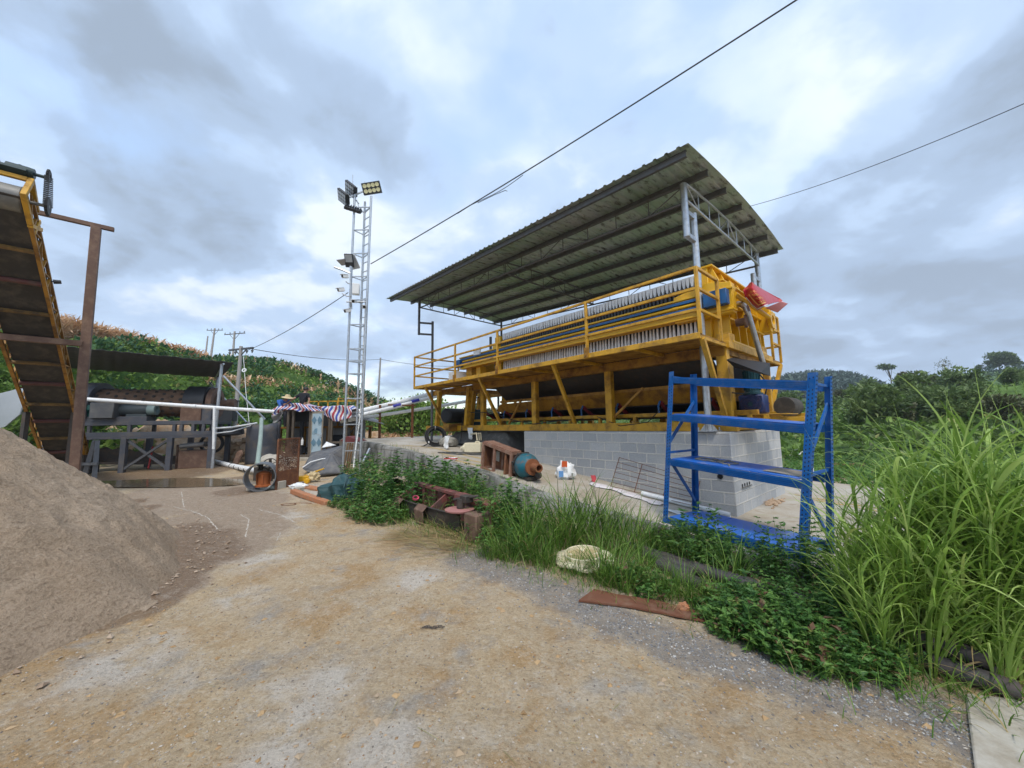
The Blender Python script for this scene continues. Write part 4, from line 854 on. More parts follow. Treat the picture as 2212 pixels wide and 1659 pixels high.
# teal pump on its side with rusty outlet
pq = padp(1138, 1034); pc = pq+Z*.27; axd = (-U*.92-V*.25).normalized()
pump = thing('pump', 'teal blue slurry pump with rusty outlet lying at the yard edge', 'pump', pq)
mb = MB(); mb.lathe(pc-axd*.10, axd, [(0, .10), (.0, .24), (.05, .265), (.16, .265), (.28, .22), (.36, .15), (.38, 0)], 30); mb.build('casing', PUMPB, pump)
mb = MB(); mb.lathe(pc-axd*.13, axd, [(0, .1), (0, .285), (.035, .285), (.035, .1), (0, .1)], 30)
for k in range(8): a = k*math.pi/4+.3; x_, y_ = frame(axd); c = pc-axd*.14+(x_*math.cos(a)+y_*math.sin(a))*.275; mb.tube(c-axd*.02, c+axd*.08, .022, 8)
mb.build('clamp_ring', DKST, pump)
mb = MB(); mb.lathe(pc-axd*.55, axd, [(0, 0), (0, .20), (.3, .22), (.44, .22), (.44, 0)], 26); mb.build('bearing_housing', PUMPB, pump)
mb = MB(); mb.lathe(pc+axd*.24, axd, [(0, .08), (0, .17), (.05, .17), (.05, .085), (.30, .085), (.30, .062), (.02, .062)], 24); mb.build('outlet_flange', surf('orange_rust', (.23, .085, .035), .85, .1, var=.3, scale=12), pump)
mb = MB(); mb.lathe(pc+axd*.16-Z*.17+V*.12, axd, [(0, .05), (.02, .08), (.18, .08), (.2, .05), (.2, 0)], 16); mb.box(pq+Z*.03, (.5, .24, .06), (axd, axd.cross(Z), Z)); mb.build('foot', DKST, pump)
# rusty open frame box
fc = [padp(1041, 1013), padp(1101, 1030)]; fx = (fc[1]-fc[0]); wd_ = fx.length; fx.normalize(); fy = Vector((-fx.y, fx.x, 0)); ht_ = .62; b0 = Vector((fc[0].x, fc[0].y, min(fc[0].z, fc[1].z)))
fxs = Vector((fx.x, fx.y, (fc[1].z-fc[0].z)/wd_)); fzl = (Z+fy*.12).normalized()
fb = thing('steel_frame_box', 'open rusty steel frame box with two bays standing beside the teal pump', 'steel box', b0)
mb = MB(); e = lambda i, h, d_=0: fc[0]+fx*wd_*i+Z*((fc[1].z-fc[0].z)*i)+fzl*h+fy*d_
for d_ in (0, .30):
    for i in (0, .42, 1.0): mb.bar(e(i, 0, d_), e(i, ht_, d_), .055, .055, fy)
    for h in (.03, ht_-.03): mb.bar(e(0, h, d_), e(1, h, d_), .055, .055)
for i in (0, 1):
    for h in (.03, ht_-.03): mb.bar(e(i, h, 0), e(i, h, .3), .05, .05)
mb.poly([e(0, ht_, 0), e(1, ht_, 0), e(1, ht_, .32), e(0, ht_, .32)], Z*.02); mb.build('frame', surf('brown_flaking_steel', (.22, .11, .07), .8, .1, var=.3, dirt=(.33, .24, .18), damt=.6, dscale=9), fb)
mb = MB(); mb.poly([e(0.02, .05, .29), e(.98, .05, .29), e(.98, ht_-.05, .29), e(.02, ht_-.05, .29)], fy*.012); mb.bar(e(.8, .05, .1), e(.8, ht_-.05, .1), .05, .2, fy); mb.build('back_plate', RUST, fb)
mb = MB(); mb.poly([e(0, .03, .02), e(0, .03, .3), e(0, ht_-.03, .3), e(0, ht_-.03, .02)], fx*.012); mb.build('end_sheet', RUST, fb); mb = MB(); mb.poly([e(1, .03, .02), e(1, .03, .3), e(1, ht_-.03, .3), e(1, ht_-.03, .02)], -fx*.012); mb.build('end_sheet', RUST, fb)
mb = MB()
for i in (.25, .58): mb.poly([e(i-.06, .22, .275), e(i+.06, .22, .275), e(i+.06, .44, .275), e(i-.06, .44, .275)], -fy*.006)
mb.build('slot', CONCL, fb)
# jerry can, coil, cloths, cable, carton
jq = padp(1024, 977); jx = (U*.35+V*.94).normalized(); jx = Vector((math.cos(-.25), math.sin(-.25), 0)); jy = Vector((-jx.y, jx.x, 0))
jc = thing('jerry_can', 'cream plastic jerry can lying on its side under the base beam', 'jerry can', jq)
mb = MB(); mb.box(jq+Z*.15, (.52, .30, .28), (jx, jy, Z)); mb.lathe(jq+Z*.13-jx*.26, -jx, [(0, .135), (.06, .12), (.12, .06), (.13, .045), (.18, .045), (.18, 0)], 20); o = mb.build('body', CREAM, jc, bevel=.05)
o.modifiers['bevel'].segments = 3
mb = MB(); mb.path([jq+jx*.03+Z*.27, jq+jx*.06+Z*.32, jq+jx*.16+Z*.32, jq+jx*.19+Z*.27], .022, 8); mb.build('handle', CREAM, jc)
mb = MB(); a = jq+jx*.1+Z*.36
for d_ in (0, .07, .13): mb.path([a+jx*d_, a+jx*(d_*1.1-.02)+Z*.22, onw(1016+d_*60, 938, .2)], .012 if d_ else .022, 6)
mb.build('cord', CREAM, label='pale cord tying the jerry can to the yellow base beam', cat='cord')
cq = padp(941, 964); cqc = cq+Z*.33
mb = MB(); x_ = Vector((.93, .36, 0)); y_ = (Z*.94+Vector((-.12, .30, 0))).normalized(); nn = x_.cross(y_)
for k in range(11):
    rr = .27+.02*(k % 5)+random.uniform(-.015, .015); of = nn*(.035*(k//3)-.05)+Vector((random.uniform(-.02, .02), 0, random.uniform(-.02, .02)))
    mb.path([cqc+of+x_*math.cos(a)*rr+y_*math.sin(a)*rr*.97 for a in [2*math.pi*j/40 for j in range(41)]], .019, 8, caps=False)
mb.path([cqc-x_*.26-y_*.24, cq-x_*.4+Z*.02, cq-x_*.55+Z*.015-nn*.1], .019, 8)
coil = mb.build('hose_coil', BLACK, label='coil of thick black hose propped at the left end of the yellow frame', cat='hose')
mb = MB(); c_ = cqc+y_*.31; mb.lathe(c_-x_*.02, x_, [(0, .05), (0, .065), (.03, .065), (.03, .05), (0, .05)], 10); c_ = cqc-x_*.24-y_*.22; mb.lathe(c_-x_*.02, x_, [(0, .05), (0, .065), (.03, .065), (.03, .05), (0, .05)], 10); mb.build('tie', WHITEP, coil)
lump(padp(962, 966)+Z*.14+Vector((.05, .25, 0)), .34, .25, .2, 8.8, .15, flat=.5).build('concrete_lump', CONC, label='rough grey concrete lump behind the hose coil', cat='concrete block')
rag('cloth', 'white cloth standing crumpled in front of the concrete lump', padp(969, 971)+Z*.42-V*.06, .26, .42, seed=4., cat='cloth')
mb = MB(); q = padp(1005, 981)
for k in range(5): mb.path([Vector((q.x+.55*math.cos(a)*(1+.25*math.sin(2*a+k))+.08*k-.2, q.y+.16*math.sin(a)*(1+.3*math.sin(a*3+k)), 0)) for a in [2*math.pi*j/30+k for j in range(29)]], .010, 6)
vs = []
for v_ in mb.v: vs.append((v_[0], v_[1], v_[2]+pad_z(sw(Vector(v_))[0])+.022))
mb.v = vs; mb.build('cable', surf('dusty_black_cable', (.06, .06, .055), .7), label='tangle of thin dark cable on the yard before the jerry can', cat='cable')
q = padp(974, 994); cbx = thing('carton', 'small red and white cardboard carton lying on the yard edge', 'carton', q); x_ = Vector((.9, -.42, 0)).normalized(); y_ = Vector((.42, .9, 0)).normalized()
mb = MB(); mb.box(q+Z*.04, (.34, .12, .075), (x_, y_, Z)); mb.build('box', WHITEP, cbx, bevel=.004)
mb = MB(); mb.box(q+Z*.043-y_*.004, (.345, .118, .03), (x_, y_, Z)); mb.box(q+Z*.079-x_*.05, (.22, .09, .003), (x_, y_, Z)); mb.build('red_band', surf('red_card', (.5, .03, .04), .5), cbx)
mb = MB(); random.seed(3)
for k in range(70):
    q = padp(1665+random.gauss(0, 12)+.2*k*.3, 1086+random.gauss(0, 4)); r_ = random.uniform(.008, .035); mb.v and None
    lm = lump(q+Z*r_*.5, r_*1.4, r_, r_*.8, k*1.7, .5, 6, 4, fsc=1.); mb.add(lm.v, lm.f)
mb.build('rubble', surf('orange_brick_rubble', (.42, .30, .20), .95, var=.3, scale=30), kind='stuff')
# ================================================================== roadside: trough, lid, plate, pipes
T = lambda x, y: (685.7+.248*x, 932.5+.248*y)
def rz(x, y, h): p = road(*T(x, y)); return p
ta = road(*T(700, 720)); tb = road(*T(1370, 950)); td = (tb-ta); tlen = td.length; td.normalize(); tn = Vector((-td.y, td.x, 0))
tr_ = thing('steel_trough', 'discarded red brown steel trough machine part lying in the weeds', 'machine part', ta)
tp = lambda a, b, h: ta+td*(a*tlen)+tn*(b*.68)+Z*h
mb = MB(); mb.poly([tp(0, .55, .06), tp(1.0, .55, .06), tp(1.0, .55, .42), tp(.62, .55, .47), tp(0, .55, .50)], tn*.03); mb.bar(tp(0, .55, .50), tp(.62, .55, .47), .12, .05); mb.bar(tp(.62, .52, .46), tp(1.0, .5, .42), .2, .07)
mb.poly([tp(-.02, .0, .05), tp(-.02, .58, .05), tp(-.02, .58, .5), tp(-.02, .0, .28)], td*.025); mb.poly([tp(.45, .03, .05), tp(.45, .55, .05), tp(.45, .55, .46), tp(.45, .03, .26)], td*.03)
for a_ in (.14, .3, .6): mb.bar(tp(a_, .53, .06), tp(a_, .53, .46), .05, .07, td)
mb.build('side_channel', REDOX, tr_, bevel=.005)
mb = MB(); mb.grid(lambda i, j: tp(-.02+.85*i, .02-.06*math.sin(math.pi*i), .04+.24*j), 14, 3, thick=tn*.02); mb.path([tp(-.02+.85*k/14, .0-.06*math.sin(math.pi*k/14), .285) for k in range(15)], .014, 8); mb.grid(lambda i, j: tp(-.02+.95*i, .02+.53*j, .05), 4, 2, thick=(0, 0, -.02)); mb.build('shell', DKST, tr_)
for a_ in (.07, .42):
    mb = MB(); mb.poly([tp(a_-.07, -.06, .30), tp(a_+.07, -.10, .31), tp(a_+.06, -.22, .22), tp(a_-.08, -.18, .22)], Z*.015); mb.poly([tp(a_-.08, -.18, .22), tp(a_+.06, -.22, .22), tp(a_+.06, -.20, .02), tp(a_-.07, -.16, .02)], tn*.02); mb.build('leg', RUSTB, tr_, bevel=.003)
mb = MB(); mb.lathe(tp(.80, .10, .335), Z, [(0, 0), (0, .22), (.02, .225), (.025, .20), (.025, 0)], 30); mb.build('disc', surf('pink_faded_paint', (.36, .16, .14), .7, var=.2, dirt=(.2, .09, .06), damt=.6), tr_)
mb = MB(); mb.tube(tp(.80, .12, .36), tp(.80, .14, .50), .06, 12); mb.box(tp(.83, .22, .50), (.14, .16, .10), (td, tn, Z)); mb.tube(tp(.72, .12, .46), tp(.93, .3, .56), .025, 8); mb.build('spindle_bracket', DKST, tr_, bevel=.006)
mb = MB(); mb.box(tp(1.0, .12, .19), (.26, .34, .36), (td, tn, Z)); mb.build('end_box', RUSTB, tr_, bevel=.01)
mb = MB(); q = road(*T(640, 640)); mb.grid(lambda i, j: q+td*(.62*(i-.5))+tn*(.5*(j-.5))+Z*(.40+.12*i+.07*fbm(i*4, j*4, 1, 4)+.05*math.sin(i*7+j*4)), 16, 12); o = mb.build('dusty_sack', surf('dusty_sacking', (.34, .28, .21), .95, var=.25, dirt=(.2, .17, .12), damt=.6), label='dusty flattened sack draped over the left end of the trough', cat='sack'); md = o.modifiers.new('solid', 'SOLIDIFY'); md.thickness = .012
mb = MB(); q = tp(.22, .1, .33); mb.lathe(q, Vector((.3, -.4, .8)), [(0, .035), (0, .055), (.03, .055), (.03, .035), (0, .035)], 16); mb.build('ring', surf('pink_plastic', (.6, .08, .13), .5), label='small bright pink plastic ring inside the rusty trough', cat='ring')
# cream lid
lc = road(1262, 1222)+Z*.10; lx = Vector((.97, -.10, .05)).normalized(); ly = (Vector((.08, .92, .0))+Z*.05).normalized(); lz = lx.cross(ly)
lid = thing('plastic_lid', 'cream plastic lid with a wavy rim resting on the grass', 'lid', lc-Z*.1)
def lidpt(i, j):
    a = 2*math.pi*i; r_ = j*(.34*(1+.035*math.cos(5*a+.4))); h = .012*smooth((1-j)*8)-.006*smooth((j-.9)*10); return lc+lx*r_*math.cos(a)+ly*r_*math.sin(a)*1.0+lz*(h+.012*math.sin(5*a)*j)
mb = MB(); mb.grid(lidpt, 72, 14, thick=-lz*.018); mb.build('plate', CREAM, lid)
mb = MB(); mb.lathe(lc+lz*.02, lz, [(-.012, .212), (.030, .214), (.038, .221), (.030, .230), (-.012, .234), (-.012, .212)], 48); mb.build('rim', CREAM, lid)
mb = MB(); mb.lathe(lc+lz*.0135, lz, [(0, .212), (.003, .20), (.003, .0)], 40); mb.build('dirt_film', surf('ochre_dirt_film', (.44, .35, .19), .9, var=.12, scale=20), lid)
# rusty plate
P4 = [road(*p) for p in ((1250, 1303), (1284, 1278), (1330, 1289), (1420, 1303), (1562, 1341), (1556, 1354), (1470, 1338), (1360, 1316))]
mb = MB(); mb.poly([p+Z*.012 for p in P4], Z*.016); mb.build('rusty_plate', surf('flat_brown_rust', (.155, .062, .033), .85, .1, var=.3, scale=6, dirt=(.22, .15, .10), damt=.7, dscale=5), label='long flat rusty steel plate on the gravel in front of the weeds', cat='steel plate')
# bundle of pipes
PIPE = surf('dark_weathered_pipe', (.060, .056, .058), .6, .3, var=.3, scale=4, dirt=(.12, .09, .075), damt=.7, dscale=5, dth=.52)
pa, pb = road(1370, 1222), road(2000, 1440); pd = (pb-pa).normalized(); pn = Vector((-pd.y, pd.x, 0))
lab = ['nearest dark steel pipe of the bundle lying in the weeds below the rack', 'middle dark steel pipe of the bundle lying in the weeds below the rack', 'farthest dark steel pipe of the bundle lying in the weeds below the rack', 'upper dark steel pipe resting on the bundle in the weeds', 'rearmost thin dark pipe beside the bundle below the retaining wall']
for k, (of, h, a0, a1, r_) in enumerate(((-.05, .065, .5, 2.75, .065), (.10, .068, .25, 2.7, .068), (.26, .065, .0, 2.6, .065), (.03, .18, .7, 2.65, .062), (.45, .055, -.35, 2.6, .05))):
    a, b = pa+pd*a0+pn*of, pa+pd*a1+pn*of; a.z = road_z(a.x, a.y)+h; b.z = road_z(b.x, b.y)+h
    mb = MB(); mb.pipe(a, b, r_, r_-.012, 22); mb.build('steel_pipe', PIPE, label=lab[k], cat='pipe', group='steel pipes lying in the weeds')
q = road(1640, 1232)+Z*.12; mb = MB(); mb.box(q, (.14, .10, .012), (td, tn, (Z+td*.3).normalized())); mb.box(q+Z*.03+tn*.05, (.14, .012, .07), (td, tn, Z)); mb.box(q+Z*.03-tn*.05, (.14, .012, .07), (td, tn, Z)); mb.build('channel_offcut', RUST, label='short rusty channel offcut lying by the pipes under the rack', cat='offcut')
q = road(1478, 1322); lump(q+Z*.03, .06, .04, .05, 6.1, .4, flat=.3).build('brick_piece', BRICKM, label='broken red brick piece half hidden in grass by the rusty plate', cat='brick')
q = road(1925, 1455); lump(q+Z*.02, .085, .05, .05, 2.1, .5, 14, 10, flat=.3).build('stone', surf('white_stone', (.55, .54, .52), .8, var=.2, dirt=(.3, .28, .25), damt=.5), label='pale broken stone at the foot of the big grass clump', cat='stone')
mb = MB()
for k in range(9): a = road(908+k*4, 1360-((k*7) % 5)); mb.path([a+Z*.012, a+Vector((.03+.006*k, .012*math.sin(k), .014)), a+Vector((.055, .02*math.cos(k), .008))], .003, 5)
mb.build('twig', surf('dark_dead_twig', (.06, .05, .045), .9), label='small dark dead twig lying alone in the middle of the road', cat='twig')
# ================================================================== left: belt conveyor and its gantry
random.seed(11)
cb0 = at(190, 1015, 12.6); CL, CW = 10.2, .84          # right rail foot, length, width
cdir = (-U*.842+Z*.539).normalized(); cnr = V.cross(cdir).normalized(); cnr = cnr if cnr.z < 0 else -cnr           # cnr points down and out of the underside
cp = lambda l, w_, d_=0.: cb0+cdir*l-V*w_+cnr*d_       # along, across to the left, below
conv = thing('belt_conveyor', 'steep inclined belt conveyor with yellow lattice sides rising at the left edge', 'conveyor', Vector((cb0.x, cb0.y, road_z(cb0.x, cb0.y))))
for w_ in (0, CW):
    mb = MB(); o = -.06 if w_ == 0 else .06
    mb.bar(cp(0, w_, .0), cp(CL, w_, .0), .06, .06, V); mb.bar(cp(0, w_, -.34), cp(CL-.3, w_, -.34), .05, .05, V)
    k = 0
    while k*.5 < CL-.6:
        a = cp(k*.5, w_, 0); b = cp(k*.5+.5, w_, -.34); c = cp(k*.5, w_, -.34); mb.bar(a, c, .04, .04, V); mb.bar(a if k % 2 else c, b if k % 2 else cp(k*.5+.5, w_, 0), .03, .03, V); k += 1
    mb.build('side_truss', YEL2, conv)
mb = MB(); mb.grid(lambda i, j: cp(CL*.99*i, .05+(CW-.1)*j, -.06), 30, 4, thick=-cnr*.014); mb.grid(lambda i, j: cp(CL*.99*i, .05+(CW-.1)*j, -.30-.08*(2*j-1)**2), 30, 8, thick=-cnr*.014)
mb.build('belt', BELT, conv)
REDR = surf('brown_red_roller', (.10, .035, .03), .6, .1, var=.3, dirt=(.1, .08, .06), damt=.6)
l_ = .35; k = 0
while l_ < CL-.5:
    mb = MB()
    if k % 2: mb.tube(cp(l_, .05, -.02), cp(l_, CW-.05, -.02), .055, 12); mb.build('return_roller', REDR, conv)
    else: mb.bar(cp(l_, .03, .02), cp(l_, CW-.03, .02), .06, .06, cdir); mb.build('cross_member', surf('grimy_cross_member', (.19, .11, .03), .6, var=.3, dirt=(.06, .04, .025), damt=.8, dscale=5, dth=.5), conv)
    l_ += .86; k += 1
hc = cp(CL-.30, 0, -.24)
mb = MB(); mb.lathe(hc-V*.07, -V, [(0, 0), (0, .22), (.02, .235), (CW-.16, .235), (CW-.14, .22), (CW-.14, 0)], 30); mb.tube(hc+V*.22, hc-V*(CW+.1), .03, 12); mb.build('head_drum', surf('grey_worn_drum', (.15, .15, .14), .5, .3, var=.2, dirt=(.26, .25, .22), damt=.6), conv)
mb = MB()
for a, b in (((CL-.6, 0, .0), (CL, 0, .0)), ((CL, 0, .03), (CL, 0, -.52)), ((CL, .04, -.49), (CL, CW-.04, -.49)), ((CL-.6, 0, -.42), (CL, 0, -.49)), ((CL, CW, .03), (CL, CW, -.52)), ((CL-1.0, 0, -.40), (CL-.62, 0, .03)), ((CL-.8, .0, -.40), (CL-.8, .0, .0))): mb.bar(cp(*a), cp(*b), .075, .075, V)
mb.build('head_frame', YEL, conv, bevel=.006)
hcv = hc+V*.20; tp_ = cp(CL+.12, 0, -.60)+V*.20                       # chain drive: drum sprocket to motor sprocket
mb = MB(); x_ = (tp_-hcv).normalized(); y_ = x_.cross(V)
for c_, r_ in ((hcv, .15), (tp_, .10)):
    mb.lathe(c_-V*.02, V, [(0, .03), (0, r_), (.04, r_), (.04, .03), (0, .03)], 24)
    for j in range(16): a = j*math.pi/8; d_ = x_*math.cos(a)+y_*math.sin(a); mb.bar(c_+V*.0+d_*r_, c_+d_*(r_+.022), .024, .024, V)
mb.build('sprocket', BLACK, conv)
mb = MB()
for sg in (-1, 1):
    n_ = 16
    for j in range(n_):
        a = (hcv+y_*sg*.16).lerp(tp_+y_*sg*.11, j/n_); b = (hcv+y_*sg*.16).lerp(tp_+y_*sg*.11, (j+.75)/n_); mb.bar(a-V*.0, b, .06, .03, y_)
mb.build('drive_chain', PLAST, conv)
mt_ = cp(CL+.05, .05, -.64)
mb = MB(); mb.lathe(mt_+V*.25, -V, [(0, 0), (0, .03), (.18, .03), (.18, .09), (.26, .10), (.50, .10), (.52, .06), (.58, .06), (.58, .095), (.95, .095), (.97, 0)], 20); mb.box(mt_-V*.2+cnr*.08, (.2, .4, .06), (cdir, V, cnr)); mb.lathe(mt_-V*.12-cnr*.10, -cnr, [(0, .04), (.04, .04), (.04, .02), (0.06, .02), (.06, 0)], 10); mb.build('drive_motor', surf('dark_green_motor', (.02, .04, .04), .5, .2, var=.3), conv)
mb = MB()
for w_ in (0, CW):
    for l_ in (1.0, 3.4): a = cp(l_, w_, 0); mb = MB(); mb.bar(a, Vector((a.x, a.y, road_z(a.x, a.y)-.1)), .1, .1); mb.build('support_leg', DKST, conv)
mb = MB(); mb.bar(cp(.1, -.02, -.3), Vector((cb0.x+.15, cb0.y, .2)), .1, .1); mb.build('tail_leg', DKST, conv); mb = MB(); mb.box(cp(.25, CW/2, .12)-Z*.2, (1.1, .9, .4), (V, U, Z)); mb.build('tail_box', DKST, conv)
mb = MB(); mb.tube(cp(.2, .1, -.18), cp(.2, CW-.1, -.18), .14, 20); mb.build('tail_drum', BELT, conv)
mb = MB(); mb.tube(cp(CL*.78, -.05, -.30), cp(CL*.78, -.16, -.33), .05, 12, r2=.04); mb.tube(cp(CL*.78, -.02, -.30), cp(CL*.78, -.1, -.30), .015, 6); mb.build('warning_lamp', PLAST, conv)
# gantry of rusty beams
gp = at(162, 1020, 8.6); gp = Vector((gp.x, gp.y, 0)); gt = at(208, 492, gp.y)
gan = thing('steel_gantry', 'rusty brown steel post and cross beams holding the belt conveyor', 'gantry', Vector((gp.x, gp.y, road_z(gp.x, gp.y))))
mb = MB(); mb.bar(Vector((gp.x, gp.y, -.1)), gt, .17, .17, V); mb.build('post', RUSTB, gan, bevel=.01)
mb = MB(); mb.bar(gt+Z*.05+V*.30, gt+Z*.05-V*1.0, .09, .10); mb.build('top_beam', RUSTB, gan, bevel=.006)
ml = at(172, 742, gp.y-.1); mb = MB(); mb.bar(ml+V*.05, ml-V*2.0, .11, .13); mb.build('middle_beam', RUSTB, gan, bevel=.006)
mb = MB(); fp = gp-V*1.8; mb.bar(Vector((fp.x, fp.y, -.1)), fp+Z*4.4, .17, .17, V); mb.build('post', RUSTB, gan)
mb = MB(); q = at(176, 1000, 9.95); mb.bar(Vector((q.x+.16, q.y-.1, .1)), Vector((q.x+.3, q.y, 1.35)), .09, .09); mb.bar(Vector((q.x+.5, q.y-.1, .1)), Vector((q.x+.36, q.y, 1.35)), .09, .09); mb.bar(Vector((q.x-.3, q.y-.15, .75)), Vector((q.x+.6, q.y-.15, .75)), .05, .07); mb.build('trestle', GALVD, label='small grey steel trestle standing at the foot of the gantry post', cat='trestle')
# second conveyor parts far left: pale chute and yellow lattice behind
mb = MB(); c0 = [at(x, y, 12.5) for x, y in ((-40, 860), (45, 838), (58, 850), (42, 895), (10, 922), (-40, 935))]; mb.poly(c0, Vector((.2, .5, 0))*.06); mb.build('chute', surf('pale_steel_sheet', (.42, .45, .48), .5, .3, var=.15), label='pale curved steel chute plate behind the foot of the conveyor', cat='chute')
cv2 = thing('lattice_conveyor', 'low yellow lattice conveyor half hidden behind the sand heap', 'conveyor', ground(60, 1000, .3))
mb = MB(); a, b = at(5, 1000, 13.2), at(110, 920, 14.0)
for h in (0, .35): mb.bar(a+Z*h, b+Z*h, .07, .07)
for k in range(7): mb.bar(a.lerp(b, k/7), a.lerp(b, (k+.6)/7)+Z*.35, .04, .04)
for k in (.2, .5, .8): q = a.lerp(b, k); mb.bar(q, Vector((q.x-.15, q.y, .1)), .08, .08); mb.bar(q, Vector((q.x+.3, q.y, .1)), .08, .08)
mb.build('frame', YEL2, cv2)
mb = MB(); mb.path([at(32, 985, 12.9), at(28, 1000, 12.8), at(55, 1008, 12.7), at(110, 995, 12.7)], .035, 8); mb.build('bent_pipe', WHITEP, label='thin white pipe bent round beside the yellow lattice conveyor', cat='pipe')
# ================================================================== drum washer on its frame, netting shed
ma = Vector((.956, .292, 0)); mn_ = Vector((-.292, .956, 0)); m0 = Vector((-10.6, 13.1, 0))          # right front corner; left = -ma
mp = lambda l, d_, z_: m0-ma*l+mn_*d_+Z*(z_-.31*min(1, max(0, (z_-.3)/1.8)))
drum = thing('drum_washer', 'rusty bolted rotary drum with dark end rings on a slate grey frame', 'drum machine', mp(1.8, .6, .25))
mb = MB()
for d_ in (0, 1.3):
    for z_ in (2.16, 1.72): mb.bar(mp(-.05, d_, z_), mp(4.6, d_, z_), .12, .13 if z_ > 2 else .15)
    mb.bar(mp(-.05, d_, 1.58), mp(4.6, d_, 1.58), .13, .07)
    for l_ in (.0, .28, .58, .92, 1.12, 2.35, 4.2): mb.bar(mp(l_, d_, 1.74), mp(l_, d_, 2.14), .11, .09, ma)
for l_ in (0, 1.2, 2.4, 3.6, 4.5): mb.bar(mp(l_, 0, 2.15), mp(l_, 1.3, 2.15), .1, .1)
mb.build('frame', SLATE, drum, bevel=.005)
for l_, d_ in ((.02, 0), (1.2, 0), (2.45, 0), (4.4, 0), (.02, 1.3), (1.2, 1.3), (2.45, 1.3), (4.4, 1.3)):
    mb = MB(); mb.bar(mp(l_, d_, .15), mp(l_, d_, 1.58), .15, .15, ma); mb.build('leg', SLATE, drum, bevel=.005)
mb = MB(); mb.bar(mp(1.2, -.02, 1.52), mp(2.42, -.02, .32), .07, .07); mb.bar(mp(2.42, .02, 1.52), mp(1.25, .02, .32), .07, .07); mb.build('cross_brace', GALVD, drum)
mb = MB(); mb.bar(mp(1.9, .3, .3), mp(1.83, .3, 1.2), .04, .04); mb.build('red_prop', surf('red_paint', (.28, .02, .02), .6), drum)
dz = 2.88; da = mp(.35, .75, dz)
mb = MB(); mb.lathe(da, -ma, [(0, 0), (0, .48), (3.55, .48), (3.55, 0)], 40); mb.cur = 1; x_, y_ = frame(-ma)
for k in range(12):
    for j in range(14):
        a = 2*math.pi*(j+.5*(k % 2))/14; d_ = x_*math.cos(a)+y_*math.sin(a); c = da-ma*(.55+k*.26)+d_*.475; mb.lathe(c, d_, [(0, .055), (.02, .05), (.03, .03), (.045, .03), (.045, 0)], 8)
mb.build('drum', (surf('rusty_drum_shell', (.20, .12, .075), .8, .15, var=.3, scale=3, dirt=(.10, .065, .045), damt=.8, dscale=3, dth=.5), DKST), drum)
for l_, wd, r_, nm in ((.42, .62, .62, 'tyre_ring'), (3.55, .34, .70, 'tyre_ring')):
    mb = MB(); mb.lathe(da-ma*(l_-.35), -ma, [(0, .5), (0, r_), (wd, r_), (wd, .5), (0, .5)], 40); mb.build(nm, PLAST if l_ < 1 else SLATE, drum)
mb = MB(); mb.lathe(da-ma*.0, -ma, [(-.14, .35), (-.14, .57), (.02, .57), (.02, .35), (-.14, .35)], 36); mb.lathe(da+ma*.1, ma, [(0, .12), (.35, .12), (.35, .16), (.60, .16), (.60, 0)], 20); mb.build('end_collar', RUSTB, drum)
mb = MB(); mb.grid(lambda i, j: da-ma*(.07+.6*i)+(x_*math.cos(.3-2.4*j+math.pi*.5)+y_*math.sin(.3-2.4*j+math.pi*.5))*.66 if False else mp(.72-.0+.5*(i-.5)*1.2, .08, 2.2+.62*j), 2, 2, thick=-mn_*.02); mb.build('guard_sheet', RUSTB, drum)
mb = MB(); mb.box(mp(2.9, .22, 2.30), (2.0, .5, .16), (ma, mn_, Z)); mb.build('drive_plinth', SLATE, drum, bevel=.01); mb = MB(); mb.box(mp(.28, .3, 2.5), (.3, .4, .62), (ma, mn_, Z)); mb.build('end_bracket', SLATE, drum, bevel=.01)
mb = MB(); mb.lathe(mp(1.95, .2, 2.62), -ma, [(0, 0), (0, .14), (.12, .19), (.2, .2), (.75, .2), (.8, .17), (.8, 0)], 20); mb.box(mp(2.25, .2, 2.42), (.55, .3, .1), (ma, mn_, Z)); mb.build('motor', surf('grey_motor_paint', (.06, .075, .08), .5, var=.2), drum, bevel=.008)
mb = MB(); mb.lathe(mp(1.75, .2, 2.62), -ma, [(0, .1), (0, .19), (.22, .19), (.22, .1), (0, .1)], 18); mb.build('motor_cap', surf('pale_green_paint', (.2, .27, .26), .5, var=.2), drum)
for l_, w_ in ((3.05, .62), (3.9, .75)):
    mb = MB(); mb.box(mp(l_-.02, -.02, 2.58), (w_, .35, .52), (ma, mn_, Z)); mb.build('belt_guard', GREYM if l_ < 3.5 else SLATE, drum, bevel=.02)
mb = MB(); mb.lathe(mp(3.48, .15, 2.35), Z, [(0, .12), (.2, .16), (.25, .22), (.3, .22), (.42, .18), (.44, 0)], 16); mb.build('gear_reducer', surf('sea_green_paint', (.012, .09, .075), .5, var=.2), drum, bevel=.006)
mb = MB(); mb.lathe(mp(-.1, 1.0, 2.0), Vector((0, 0, -1)), [(0, .1), (0, .45), (.3, .5), (.35, .3)], 24); mb.build('hopper', PLAST, drum)
